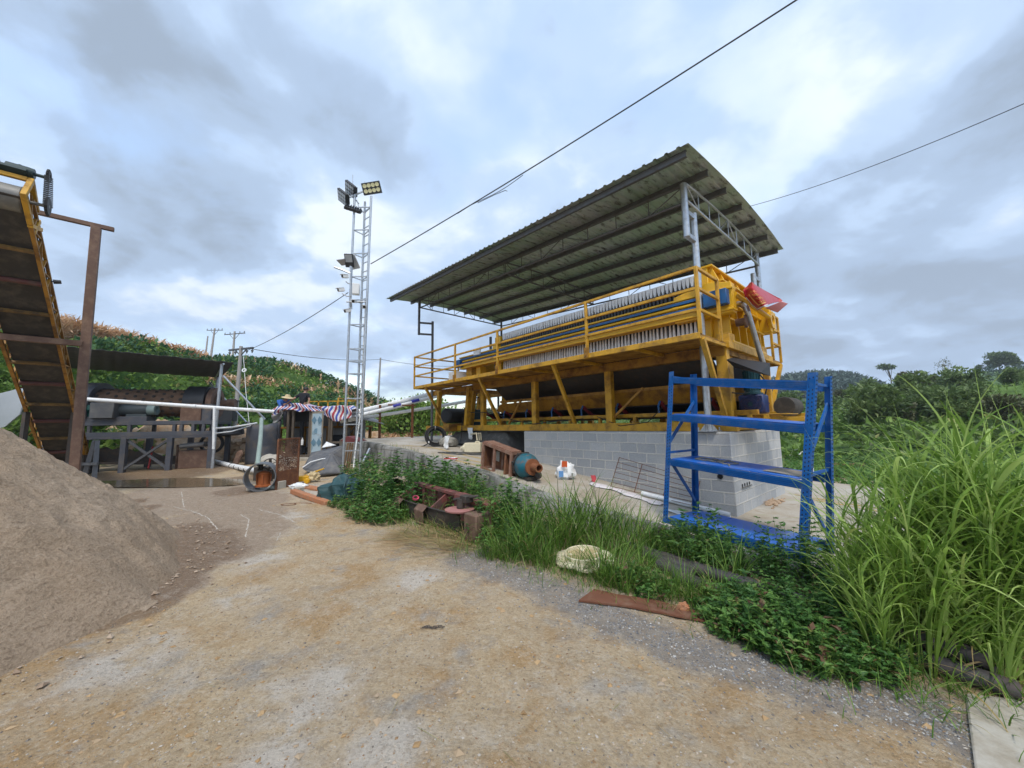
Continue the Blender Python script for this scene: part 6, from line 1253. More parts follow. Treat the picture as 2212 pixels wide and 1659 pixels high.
flood(757.5, 409, (-.62, -.62, -.5), R_(50), .48, .40, 4, 3, LENSD); flood(741, 426, (-.66, -.58, -.5), R_(50), .48, .40, 4, 3, LENSD); flood(763, 452, (-.35, .6, -.75), R_(-15), .52, .3, 4, 2, LENSD)
def armbox(name, px, py, w_, h_, d_, face, mat_, Y=TY-.1, bev=.012, roll=0):
    c = at(px, py, Y); f = Vector(face).normalized(); x_ = f.cross(Z).normalized(); y_ = x_.cross(f); mb = MB(); mb.box(c, (w_, h_, d_), (x_, y_, f)); o = mb.build(name, mat_, twr, bevel=bev); return o, c, f, x_, y_
o, c, f, x_, y_ = armbox('solar_lamp', 754.5, 563, .27, .42, .06, (.1, -.85, -.5), PLAST)
mb = MB(); mb.box(c+f*.032+y_*.07, (.21, .23, .01), (x_, y_, f)); mb.build('lamp_lens', LENSD, o)
o, c, f, x_, y_ = armbox('solar_panel', 763, 566, .36, .46, .03, (-.3, -.75, -.6), surf('pale_panel_back', (.52, .54, .56), .4, var=.08), TY+.1)
o, c, f, x_, y_ = armbox('solar_panel', 744, 566, .42, .03, .28, (-.2, -.8, .25), surf('grey_panel_edge', (.35, .36, .38), .4), TY+.05)
mb = MB(); mb.path([at(722, 577, TY-.1), at(742, 584, TY-.08), at(757, 591, TY-.05)], .03, 8); mb.tube(at(757, 575, TY-.06), at(758, 640, TY-.03), .028, 8); mb.path([at(747, 608, TY-.1), at(752, 612, TY-.08), at(758, 614, TY-.03)], .018, 6); mb.path([at(739, 634, TY-.1), at(750, 640, TY-.06), at(758, 640, TY)], .018, 6); mb.path([at(748, 652, TY-.1), at(790, 652, TY)], .022, 6); mb.path([at(758, 640, TY), at(760, 668, TY)], .02, 6); mb.build('camera_arm', GALV, twr)
CAMW = surf('camera_shell', (.66, .67, .66), .4, var=.06)
for px, py, face in ((745.5, 597, (-.5, -.8, -.25)), (737, 626, (-.6, -.7, -.3)), (765, 651, (.1, -.9, -.3)), (751, 671, (-.5, -.75, -.4)), (786, 663, (.4, -.8, -.3))):
    f = Vector(face).normalized(); c = at(px, py, TY-.12); x_ = f.cross(Z).normalized(); y_ = x_.cross(f); mb = MB(); mb.box(c, (.10, .10, .20), (x_, y_, f)); mb.box(c+y_*.055+f*.03, (.12, .012, .24), (x_, y_, f)); o = mb.build('security_camera', CAMW, twr, bevel=.012)
    mb = MB(); mb.lathe(c+f*.10, f, [(0, 0), (0, .04), (.012, .04), (.006, .02), (.006, 0)], 12); mb.build('camera_lens', BLACK, o)
o, c, f, x_, y_ = armbox('junction_box', 769, 625, .22, .36, .14, (.25, -.95, 0), CAMW)
mb = MB(); mb.box(c+f*.073, (.18, .31, .008), (x_, y_, f)); mb.build('box_door', CAMW, o)
mb = MB(); mb.path([at(790, 646, TY+.2), at(783, 800, TY+.2), at(778, 900, TY+.15), at(766, 985, TY+.1), at(764, 1010, TY)], .02, 6); mb.build('cable_duct', WHITEP, twr)
mb = MB(); mb.bar(at(784, 1000, TY-.2), at(799, 970, TY+.3), .05, .09); mb.build('guy_plate', GALV, label='short pale metal strip leaning beside the foot of the light tower', cat='metal strip')
# ================================================================== utility poles and wires
POLE = surf('grey_concrete_pole', (.33, .31, .29), .85, var=.15, scale=2)
def pole(label, bx, by, tx, ty, Y, arm, r_=.12, steel=False):
    t_ = at(tx, ty, Y); b_ = at(bx, by, Y); p = thing('utility_pole', label, 'utility pole', b_); mb = MB(); mb.tube(b_-(t_-b_).normalized()*1.2, t_, r_, 12, r2=r_*.65); mb.build('shaft', POLE if not steel else GALV, p)
    if arm:
        dz_, ln, dy = arm; c = t_-Z*dz_; d_ = Vector((.93, -.36, dy)).normalized(); mb = MB(); mb.bar(c-d_*ln, c+d_*ln, .09, .09); mb.bar(c-d_*ln*.5, c-Z*.4*ln, .04, .04); mb.bar(c+d_*ln*.5, c-Z*.4*ln, .04, .04); ca = mb.build('cross_arm', GALVD, p)
        for k in (-.95, -.45, .5, .95):
            q = c+d_*ln*k; mb = MB(); sg = -1 if Y < 38 else 1; mb.lathe(q, Z*sg, [(0, .02), (.1, .02), (.12, .06), (.18, .06), (.2, .03), (.26, .03), (.28, 0)], 10); mb.build('insulator', GREYM, ca)
    return t_
P1 = pole('nearest grey utility pole with a cross arm beside the netting shed', 503, 975, 521, 748, 19.3, (.15, .95, -.02), .125, False)
pole('brown utility pole with a cross arm behind the nearest grey pole', 497, 850, 507, 716, 44, (.3, 1.9, -.05), .16)
pole('distant utility pole with a cross arm up on the left hill', 455, 775, 464, 709, 52, (.3, 1.8, -.10), .16)
pole('short bare utility pole leftmost on the hill', 444, 768, 449, 726, 52, None, .13)
pole('slim bare pole standing on the slope right of the light tower', 816, 875, 822, 773, 34, None, .11)
mb = MB(); mb.lathe(at(528, 800, 18.9), Vector((.1, -.9, .2)), [(0, .06), (0, .11), (.04, .11), (.04, .06), (0, .06)], 14); mb.path([at(526, 770, 19.0), at(528, 800, 18.9), at(531, 845, 18.8), at(540, 930, 18.5)], .014, 6); mb.build('stay_wire', WHITEP, label='stay wire with a pale ring hanging from the nearest utility pole', cat='wire')
mb = MB(); c = at(487, 889, 18.8); mb.box(c, (1.0, .35, 1.0)); mb.box(c+Vector((-.2, -.19, .1)), (.4, .06, .5)); mb.box(c+Z*.54, (1.1, .45, .08)); mb.build('meter_cabinet', PLAST, label='dark meter cabinet at the foot of the nearest utility pole', cat='cabinet', bevel=.02)
def cable(label, pts, r_, sag=0., extra=None):
    a, b = [at(*p) for p in pts]; mb = MB(); mb.path([a.lerp(b, k/24)-Z*sag*4*(k/24)*(1-k/24) for k in range(25)], r_, 6)
    if extra: extra(mb, a, b, sag)
    mb.build('power_cable', BLACK, label=label, cat='cable')
def hook(mb, a, b, sag):
    P_ = lambda k: a.lerp(b, k)-Z*sag*4*k*(1-k)
    mb.path([P_(.50+.02*k)-Z*(.05+.05*math.sin(k*.6)) for k in range(8)]+[P_(.68)-Z*.02], .008, 5); mb.path([P_(.62)-Z*.06, P_(.57)-Z*.12, P_(.545)-Z*.17, P_(.54)-Z*.22], .008, 5)
cable('thick black twin cable rising from the light tower over the canopy', [(1790, -45, 5.2), (801, 570, TY)], .014, .10, hook)
cable('thin cable from the light tower down to the nearest utility pole', [(752, 632, TY), (534, 757, 19.3)], .012, .15)
cable('thin black wire in the sky right of the canopy', [(2280, 194, 9.0), (1560, 460, 19.0)], .012, .35)
cable('faint far wire between the utility poles and the slim bare pole', [(534, 752, 19.3), (822, 776, 34)], .018, .3)
cable('faint far wire continuing right from the slim bare pole', [(822, 776, 34), (1010, 790, 42)], .018, .3)
# ================================================================== clutter before the hut
rc = road(562, 1060); ring = MB(); rax = Vector((.42, -.9, 0)).normalized(); ring.pipe(rc+Z*.33+rax*.16, rc+Z*.33-rax*.34, .33, .308, 44); ring.build('steel_ring', surf('grey_rolled_steel', (.16, .17, .18), .5, .5, var=.2), label='grey rolled steel ring standing on edge with a pump inside', cat='steel ring')
pq = rc+Z*.05-rax*.1; sp_ = thing('submersible_pump', 'rust orange pump standing inside the steel ring', 'pump', pq)
mb = MB(); mb.lathe(pq+Vector((.02, .05, .03)), Z, [(0, .18), (.03, .18), (.05, .135), (.10, .13), (.28, .14), (.31, .16), (.33, .14), (.36, .08), (.38, 0)], 22)
for k in range(4): a = k*math.pi/2+.4; d_ = Vector((math.cos(a), math.sin(a), 0)); mb.bar(pq+Vector((.02, .05, .08))+d_*.135, pq+Vector((.02, .05, .32))+d_*.15, .04, .03, d_)
mb.build('body', surf('orange_rust_paint', (.30, .085, .022), .7, .1, var=.3, scale=9), sp_)
mb = MB(); mb.tube(pq+Vector((-.1, .1, .4)), pq+Vector((-.1, .1, .55)), .05, 10); mb.path([pq+Vector((-.15, .05, .42)), pq+Vector((0, 0, .50)), pq+Vector((.15, .05, .42))], .02, 6); mb.build('handle', DKST, sp_)
mb = MB(); q0 = pq+Vector((-.1, .1, .5)); mb.path([q0, at(557, 1000, 9.35), at(559, 980, 9.7), at(562, 955, 10.3), at(564, 930, 11.1), at(565, 905, 12.0)], .055, 12); mb.build('hose', surf('pale_green_hose', (.24, .30, .26), .6, var=.2), label='pale green hose rising from the ring pump along the grey tank', cat='hose')
mb = MB(); c = at(583, 1003, 10.2); mb.lathe(c, Vector((.3, -.8, .4)), [(0, .15), (0, .17), (.025, .17), (.025, .15), (0, .15)], 24); mb.bar(c-Vector((.15, 0, .05)), c+Vector((.15, 0, .05)), .02, .02); mb.bar(c+Z*.15, Vector((c.x, c.y+.1, road_z(c.x, c.y))), .05, .05); mb.box((c.x-.2, c.y+.1, c.z-.25), (.4, .3, .35)); mb.build('valve', DKST, label='dark valve with a hand wheel behind the steel ring', cat='valve')
# rusty perforated sheet
t = NT('rusty_perforated_sheet'); nr_ = t.noise(6, 6, .7); col = t.mix(t.mr(nr_, .4, .6), (.10, .05, .032), (.21, .115, .075)); t.fin(col, .85, .1); vz = t.n('ShaderNodeTexVoronoi'); vz.inputs['Scale'].default_value = 34; t.l(t.pos, vz.inputs['Vector']); sp = t.n('ShaderNodeSeparateXYZ'); t.l(t.pos, sp.inputs[0])
PERF = t.m; t.set(t.p.inputs['Alpha'], t.mr(vz.outputs['Distance'], .33, .37))
g0, g1 = road(596, 1058), road(642, 1047); gx_ = (g1-g0); hh = at(597, 950, g0.y).z-g0.z
gate = thing('perforated_sheet', 'upright rusty perforated steel sheet standing in front of the hut', 'steel sheet', (g0+g1)/2)
mb = MB(); mb.poly([g0+Z*hh*.02, g1+Z*hh*.02, g1+Z*hh*.98, g0+Z*hh*.98], Vector((.004, .012, 0))); mb.build('sheet', PERF, gate)
mb = MB(); mb.poly([g0-Z*.02, g1-Z*.02, g1+Z*hh*.36, g0+Z*hh*.36], Vector((.004, -.012, 0))); mb.bar(g0, g0+Z*hh, .04, .04); mb.bar(g1, g1+Z*hh, .04, .04); mb.bar(g0+Z*hh, g1+Z*hh, .04, .04); mb.build('frame', RUST, gate)
# crumpled grey steel sheet on the heap by the tower
S_ = lambda x, y, Y: at(493.7+.1687*x, 795.5+.1687*y, Y)
pts = {'a': S_(1060, 1080, 12.6), 'b': S_(1480, 985, 12.8), 'c': S_(1325, 1095, 11.7), 'd': S_(950, 1290, 11.6), 'e': S_(1200, 1350, 11.0), 'f': S_(1470, 1340, 11.3), 'g': S_(1130, 1390, 11.0), 'h': S_(1490, 1180, 12.0)}
def tri_sub(mb, A, B, C_, n=8, amp=.03):
    vs = []; ix = {}
    for i in range(n+1):
        for j in range(n+1-i): p = A+(B-A)*(i/n)+(C_-A)*(j/n); e = min(i, j, n-i-j)/n; ix[i, j] = len(vs); vs.append(p+Vector((0, -1, .4))*amp*fbm(p.x*2, p.z*2, 1, 4)*min(1, e*6))
    fs = []
    for i in range(n):
        for j in range(n-i):
            fs.append((ix[i, j], ix[i+1, j], ix[i, j+1]))
            if i+j < n-1: fs.append((ix[i+1, j], ix[i+1, j+1], ix[i, j+1]))
    mb.add(vs, fs)
mb = MB()
for q in ('acd', 'abc', 'cde', 'cef', 'cfh', 'cbh', 'deg', 'egf'): tri_sub(mb, *[pts[c] for c in q])
o = mb.build('sheet_metal', surf('dull_grey_rubber_sheet', (.105, .107, .112), .7, .05, var=.25, scale=3, dirt=(.25, .23, .20), damt=.6, dscale=5, bump=.3), label='large folded dark grey sheet draped over rubble beside the light tower', cat='sheet'); md = o.modifiers.new('solid', 'SOLIDIFY'); md.thickness = .008
mb = MB(); tri_sub(mb, S_(1190, 1020, 12.4), S_(1380, 985, 12.6), S_(1255, 940, 12.6), 4, .02); o = mb.build('plastic_scrap', WHITEP, label='white crumpled scrap on top of the folded grey sheet', cat='litter'); md = o.modifiers.new('solid', 'SOLIDIFY'); md.thickness = .004
mb = MB(); mb.poly([S_(x, y, 12.4) for x, y in ((1430, 930), (1520, 870), (1680, 930), (1600, 945), (1500, 945))], Vector((.1, .4, 0))); mb.build('red_sheet', surf('dark_red_sheet', (.14, .03, .03), .7, var=.2), label='dark red crumpled sheet behind the light tower foot', cat='sheet')
mb = MB(); mb.path([S_(950, 1270, 11.4), S_(1050, 1200, 11.5), S_(1200, 1160, 11.6), S_(1290, 1155, 11.6)], .02, 6); mb.build('rope', WHITEP, label='pale rope lying across the folded grey sheet', cat='rope')
for k, (px, Y, ln) in enumerate(((1530, 11.8, 300), (1560, 11.9, 360), (1590, 12.0, 330))):
    a = S_(px-60, 1010+ln, Y-.2); b = S_(px, 960, Y); mb = MB(); mb.bar(a, b, .07, .04, V); mb.build('timber_plank', WOODM, label=['first', 'middle', 'last'][k]+' dark timber plank leaning behind the light tower legs', cat='plank', group='planks leaning behind the tower')
lump(S_(560, 1230, 13.2), .55, .4, .35, 3.1, .15).build('concrete_stub', CONCL, label='pale concrete stub between the tank and the hut', cat='concrete block')
# bundle under green tarpaulin
tq = road(737, 1078); 
def tarpb(i, j):
    a = 2*math.pi*i; k = j; r1, r2, h = .46, .28, .33; d_ = Vector((math.cos(a), math.sin(a), 0)); rr_ = abs(math.cos(a))**6+abs(math.sin(a))**6; rr_ = rr_**(-1/6)
    x = r1*rr_*math.cos(a)*(1-.06*k if k < .6 else (1-k)/.4*.96); y = r2*rr_*math.sin(a)*(1-.06*k if k < .6 else (1-k)/.4*.96); z_ = h*(min(k, .6)/.6)+(.10*smooth((k-.6)/.4))
    z_ += .13*math.exp(-((x-.0)/.11)**2-((y)/.16)**2)*smooth(k*1.5)
    z_ *= 1+.12*math.sin(x*4); q = tq+Vector((x, y*1+.25*x*0, z_)); fold = .035*math.sin(x*23+z_*9)+.03*fbm(x*6, z_*6+y*3, 1, 4); return q+Vector((d_.x, d_.y, .3))*fold
mb = MB(); mb.grid(tarpb, 90, 40); mb.path([tq+Vector((.25, -.36, 0)), tq+Vector((.22, -.38, .3)), tq+Vector((.2, -.2, .5)), tq+Vector((.18, .3, .5))], .012, 6); mb.build('tarpaulin_bundle', TEALT, label='bundle wrapped in dark green tarpaulin by the weeds', cat='bundle')
for k, (x0, y0, x1, y1, w_, h_, lab) in enumerate(((633, 1066, 708, 1093, .13, .10, 'long orange brick beam lying nearest the road before the green bundle'), (655, 1053, 692, 1060, .2, .06, 'flat orange brick slab between the bundle and the long beam'), (722, 1079, 756, 1083, .15, .07, 'orange slab sticking out under the green bundle'))):
    a, b = road(x0, y0), road(x1, y1); mb = MB(); mb.bar(a+Z*h_/2, b+Z*h_/2, w_, h_)
    mb.build('clay_slab', BRICKM, label=lab, cat='clay slab', bevel=.012)
for px, py, s_, lab in ((540, 1060, .1, 'small grey brick wedged under the steel ring'), (600, 1055, .22, 'grey hollow concrete block right of the steel ring'), (645, 1064, .14, 'small broken block at the end of the long clay beam')):
    q = road(px, py); mb = MB(); mb.box(q+Z*s_*.42, (s_*1.35, s_, s_*.85), (Vector((.95, -.3, 0)), Vector((.3, .95, 0)), Z)); mb.build('concrete_block', CONCL, label=lab, cat='concrete block', bevel=.012)
mb = MB(); q = road(575, 1058); mb.tube(q+Vector((-.12, 0, .05)), q+Vector((.2, .03, .05)), .05, 12); mb.tube(q+Vector((.0, 0.01, .05)), q+Vector((.06, .015, .05)), .052, 12); mb.build('bottle', surf('pale_green_plastic', (.42, .48, .44), .4), label='pale plastic bottle lying before the steel ring', cat='bottle')
mb = MB(); q = road(653, 1042); mb.box(q+Z*.1, (.34, .16, .14), (Vector((.97, .2, 0)), Vector((-.2, .97, 0)), Z)); mb.lathe(q+Vector((.18, -.06, .05)), Vector((.2, -.9, 0)), [(0, 0), (0, .07), (.12, .07), (.12, 0)], 12); mb.bar(q+Vector((.0, .05, .16)), q+Vector((.32, .5, .3)), .05, .04); mb.build('yellow_tool', surf('bright_yellow_plastic', (.60, .32, .01), .4), label='bright yellow power tool lying by the rusty sheet', cat='tool', bevel=.015)
lump(road(645, 1056)+Z*.06, .22, .12, .08, 5.5, .4, flat=.4).build('cement_bag', WHITEP, label='crumpled whitish bag lying before the yellow tool', cat='bag')
lump(road(676, 1040)+Z*.12, .16, .13, .13, 7.5, .5, flat=.4).build('straw_bundle', STRAW, label='tangle of straw coloured string behind the yellow tool', cat='string')
mb = MB(); q = road(650, 1090); mb.path([q+Vector((.22*math.cos(a)-.05*a, .1*math.sin(a), .012)) for a in [k*.3 for k in range(24)]], .006, 5); mb.build('wire_loop', RUST, label='loop of thin rusty wire on the road before the clay beam', cat='wire')
# things out in the field on the right
def field(x, y): return ground(x, y, -.72)
for a, b, r_, lab in (((1762, 988), (1990, 1004), .06, 'far white pipe lying across the field behind the rack'), ((1758, 1079), (2010, 1092), .045, 'near white pipe lying in the field behind the tall grass')):
    p_, q_ = field(*a), field(*b); mb = MB(); mb.path([p_+Z*.1, p_.lerp(q_, .4)+Z*.08+Vector((0, .2, 0)), q_+Z*.1], r_, 10); mb.build('field_pipe', WHITEP, label=lab, cat='pipe')
mb = MB(); mb.bar(field(1795, 1006)+Z*.1, field(1960, 1011)+Z*.1, .12, .1); mb.build('timber_beam', WOODM, label='brown timber lying in the field beyond the rack', cat='timber')
lump(field(1723, 993)+Z*.25, .42, .3, .3, 2.5, .4).build('white_sack', WHITEP, label='white sack dumped at the edge of the field beside the pier', cat='sack')
for k, (px, py) in enumerate(((2070, 1000), (2105, 1006), (2140, 1012))): lump(field(px, py)+Z*.1, .4, .3, .18, k*2.2, .4).build('pale_boulder', CONCL, label=['left', 'middle', 'right'][k]+' pale boulder of the row far out in the field', cat='boulder', group='pale boulders in the field')
# ================================================================== plants
def blades(n, r0, Lr, Wr, tilt, droop, seg=6, tint=(0, 1), org=None, phi=None, seed=0, tw=.5):
    """n curved grass blades in a disc -> verts, faces, tint"""
    g = np.random.default_rng(seed); ph = g.uniform(0, 2*np.pi, n) if phi is None else phi; rr = r0*np.sqrt(g.random(n)); a0 = ph+g.normal(0, .7, n)
    b = np.stack([rr*np.cos(a0), rr*np.sin(a0), np.zeros(n)], -1) if org is None else org
    Ln = g.uniform(*Lr, n); Wd = g.uniform(*Wr, n); t0 = g.uniform(*tilt, n); dr = g.uniform(*droop, n); h = np.stack([np.cos(ph), np.sin(ph), 0*ph], -1)
    tws = g.normal(0, tw, n); s = np.stack([-np.sin(ph+tws), np.cos(ph+tws), g.normal(0, .15, n)], -1); p = b.copy(); V_ = []
    for k in range(seg+1):
        f = k/seg; w_ = Wd*(1-f**2.2)*(.55+.45*min(1, f*4))*.5+.0004; V_ += [p-s*w_[:, None], p+s*w_[:, None]]
        t_ = t0+dr*(f+.5/seg)**1.6; p = p+(Ln/seg)[:, None]*(h*np.sin(t_)[:, None]+np.array([0, 0, 1.])*np.cos(t_)[:, None])
    V_ = np.stack(V_, 1); m_ = V_.shape[1]; base = (np.arange(n)*m_)[:, None]; F = []
    for k in range(seg): F.append(base+np.array([2*k, 2*k+1, 2*k+3, 2*k+2]))
    F = np.stack(F, 1).reshape(-1, 4); T_ = np.repeat(g.uniform(*tint, n), seg); return V_.reshape(-1, 3), F, T_
def leaves(c, d, nrm, ln, wd, tint, bend=.25):
    """folded pointed leaves; c base points, d directions, nrm up vectors"""
    d = d/np.linalg.norm(d, axis=1, keepdims=True); s = np.cross(d, nrm); s /= np.linalg.norm(s, axis=1, keepdims=True)+1e-9; u_ = np.cross(s, d); ln = ln[:, None]; wd = wd[:, None]
    b = c; t_ = c+d*ln-u_*ln*bend*.6; m_ = c+d*ln*.5-u_*ln*.02; l = c+d*ln*.42+s*wd*.5+u_*wd*.22; r = c+d*ln*.42-s*wd*.5+u_*wd*.22
    V_ = np.stack([b, r, t_, l, m_], 1); n = len(c); o = (np.arange(n)*5)[:, None]; F = np.stack([o+np.array([0, 4, 2, 3]), o+np.array([0, 1, 2, 4])], 1).reshape(-1, 4)
    return V_.reshape(-1, 3), F, np.repeat(tint, 2)
def merge(parts):
    v_, f_, t_ = [], [], []; o = 0
    for a, b, c in parts: v_.append(a); f_.append(b+o); t_.append(c); o += len(a)
    return np.concatenate(v_), np.concatenate(f_), np.concatenate(t_)
def weed_mesh(name, seed, n, r0, h, leaf=.055, tint=(0, .9)):
    g = np.random.default_rng(seed); C_, D_, L_, T_ = [], [], [], []; st = []
    for i in range(n):
        ph = g.uniform(0, 6.28); rr = r0*math.sqrt(g.random()); b = np.array([rr*math.cos(ph)*.8, rr*math.sin(ph)*.8, 0]); hh = h*g.uniform(.45, 1.05)*(1-.45*(rr/r0)**2); lean = g.uniform(.05, .5)*(rr/r0+.2); d = np.array([math.cos(ph)*lean, math.sin(ph)*lean, 1]); d /= np.linalg.norm(d)
        tn_ = g.uniform(*tint); k = max(3, int(hh/.055))
        for q in range(k):
            f = .22+.78*(q+.5)/k; p = b+d*hh*f+np.array([g.normal(0, .008), g.normal(0, .008), 0])
            for j in range(3 if q < k-1 else 5):
                a = g.uniform(0, 6.28); e = g.uniform(-.1, .65) if q < k-1 else g.uniform(.2, .7); C_.append(p); D_.append((math.cos(a)*math.cos(e), math.sin(a)*math.cos(e), math.sin(e))); L_.append(leaf*g.uniform(.6, 1.25)); T_.append(min(1, tn_+g.normal(0, .10)+.08*(q == k-1)))
        st.append((b, b+d*hh))
    C_ = np.array(C_); D_ = np.array(D_); L_ = np.array(L_); up = np.tile(np.array([0, 0, 1.]), (len(C_), 1))+rng.normal(0, .25, (len(C_), 3)); parts = [leaves(C_, D_, up, L_, L_*.5, np.clip(np.array(T_), 0, 1))]
    org = np.array([a for a, b in st]); dv = np.array([b-a for a, b in st]); sd_ = np.array([.0025, 0, 0]); V_ = np.stack([org-sd_, org+sd_, org+dv+sd_*.6, org+dv-sd_*.6], 1).reshape(-1, 3); F = (np.arange(len(st))*4)[:, None]+np.arange(4); parts.append((V_, F, np.full(len(st), .96)))
    v_, f_, t_ = merge(parts); return npmesh(name, v_, f_, t_)
def plant_spot(px, py, back=.14):
    p = road(px, py); s_, w_ = sw(p)
    if -3.4 < s_ < 14 and w_ > edge_w(s_)-back: q = M(s_, edge_w(s_)-back, 0); p = Vector((q.x, q.y, 0))
    p.z = gz(p.x, p.y)-.02; return p
def place(me, name, p, rz, sc, mat_, label, cat, group):
    if not me.materials: me.materials.append(mat_)
    o = bpy.data.objects.new(name, me); COL.objects.link(o); o.location = p; o.rotation_euler = (0, 0, rz); o.scale = (sc, sc, sc); return tag(o, label, cat, group)
random.seed(5)
WM = [weed_mesh('leafy_weed', 40+k, n, .42, h, lf) for k, (n, h, lf) in enumerate(((46, .62, .062), (60, .55, .055), (38, .75, .07)))]
WL = [weed_mesh('low_weed', 60+k, n, .42, h, lf, (.15, .95)) for k, (n, h, lf) in enumerate(((60, .36, .07), (74, .30, .06), (54, .40, .075)))]
far_w = [(795, 1048, 1.15), (815, 1062, 1.2), (838, 1082, 1.2), (868, 1086, 1.15), (898, 1095, 1.2), (930, 1100, 1.15), (965, 1106, 1.05), (865, 1058, 1.1), (905, 1066, 1.0), (775, 1040, .9), (800, 1085, 1.0), (1000, 1112, 1.0), (1040, 1124, .9), (1075, 1140, 1.0), (1115, 1152, .95), (1160, 1165, .8), (1090, 1190, .7), (1050, 1165, .7), (985, 1080, 1.2), (945, 1062, 1.15), (830, 1105, .85), (855, 1112, .7)]
for k, (px, py, sc) in enumerate(far_w): place(WM[k % 3], 'leafy_weed', plant_spot(px, py), random.uniform(0, 6), sc*1.22, WEED, 'leafy green weed in the thicket against the middle of the retaining wall', 'weed', 'leafy weeds against the middle of the wall')
for k, (px, py, sc) in enumerate(((790, 1112, 1.0), (812, 1120, 1.05), (840, 1126, .9), (732, 1092, .65), (752, 1096, .6), (1365, 1268, .65), (1395, 1276, .7), (1340, 1258, .6))): place(WL[k % 3], 'low_weed', plant_spot(px, py), random.uniform(0, 6), sc, WEED, 'low leafy weed at the road edge beside the tarpaulin bundle or the plastic lid', 'weed', 'low weeds along the road edge')
for k, (px, py, sc) in enumerate(((1475, 1195, 1.0), (1510, 1205, 1.02), (1545, 1222, .9), (1450, 1185, .8), (1565, 1240, .6))): place(WM[(k+1) % 3], 'leafy_weed', plant_spot(px, py), random.uniform(0, 6), sc, WEED, 'leafy green weed in front of the bottom shelf of the blue rack', 'weed', 'leafy weeds before the rack')
for k, (px, py, sc) in enumerate(((1575, 1335, .8), (1612, 1362, .9), (1650, 1380, .95), (1690, 1398, .95), (1730, 1415, .9), (1770, 1430, .85), (1620, 1318, .9), (1668, 1335, .95), (1715, 1350, .9), (1765, 1372, .9), (1810, 1395, .9), (1850, 1430, .75), (1880, 1450, .6), (1700, 1310, .8), (1830, 1350, .9), (1780, 1325, .8), (1560, 1352, .6))): place(WL[k % 3], 'low_weed', plant_spot(px, py), random.uniform(0, 6), sc, WEED, 'low leafy weed sprawling over the pipes at the right', 'weed', 'low weeds over the pipes')
WT = weed_mesh('thin_weed', 77, 26, .35, .85, .06, (.0, .5))
for k, (px, py, sc) in enumerate(((1700, 1235, .95), (1750, 1245, 1.0), (1800, 1255, 1.05), (1850, 1260, 1.05), (1670, 1225, .7), (1900, 1290, .9))): place(WT, 'thin_weed', plant_spot(px, py), random.uniform(0, 6), sc, WEED, 'thin dark stalky weed around the right post of the blue rack', 'weed', 'stalky weeds by the rack post')
def grass_mesh(seed, n, r0, Lr, Wr, tilt, droop, tint=(0, .84), dry=.1):
    a = blades(int(n*(1-dry)), r0, Lr, Wr, tilt, droop, tint=tint, seed=seed); b = blades(int(n*dry)+1, r0, (Lr[0]*.6, Lr[1]*.8), Wr, (tilt[0]+.2, tilt[1]+.4), droop, tint=(.88, 1), seed=seed+100)
    v_, f_, t_ = merge([a, b]); return npmesh('grass_clump', v_, f_, t_)
GM = [grass_mesh(k, n, r_, L_, (.009, .018), (.02, .55), (.3, 1.9)) for k, (n, r_, L_) in enumerate(((84, .14, (.35, .9)), (70, .11, (.4, 1.0)), (96, .18, (.25, .7)), (56, .10, (.5, 1.15))))]
clumps = [(1005, 1105, 1.0, 3), (1015, 1115, .8, 1), (1065, 1170, .8, 0), (1100, 1205, .8, 2), (1130, 1195, 1.0, 0), (1165, 1212, .9, 2), (1085, 1150, 1.0, 1), (1200, 1190, 1.05, 0), (1235, 1185, 1.1, 1), (1215, 1165, 1.0, 3), (1262, 1170, 1.1, 3), (1300, 1165, 1.0, 3), (1335, 1170, .9, 1), (1290, 1190, .9, 0), (1330, 1205, .8, 2), (1365, 1195, .9, 0), (1400, 1190, .8, 1), (1425, 1200, .7, 2), (1250, 1240, .55, 2), (1318, 1262, .75, 0), (1345, 1272, .7, 2), (1300, 1250, .65, 1), (1395, 1225, .6, 2), (1440, 1275, .55, 2), (1475, 1292, .6, 0), (1515, 1305, .55, 2), (1420, 1282, .5, 2), (1550, 1300, .6, 1), (1380, 1250, .6, 0), (1030, 1150, .5, 2), (905, 1118, .5, 2), (870, 1122, .5, 0), (940, 1130, .55, 1), (1490, 1220, .6, 1), (1590, 1265, .7, 3), (1150, 1180, .9, 3), (1180, 1220, .55, 2), (1060, 1205, .5, 2)]
for k, (px, py, sc, m_) in enumerate(clumps): place(GM[m_], 'grass_clump', plant_spot(px, py), random.uniform(0, 6), sc*1.05, GRASS, 'clump of long green grass growing along the road side of the retaining wall', 'grass clump', 'grass clumps along the retaining wall')
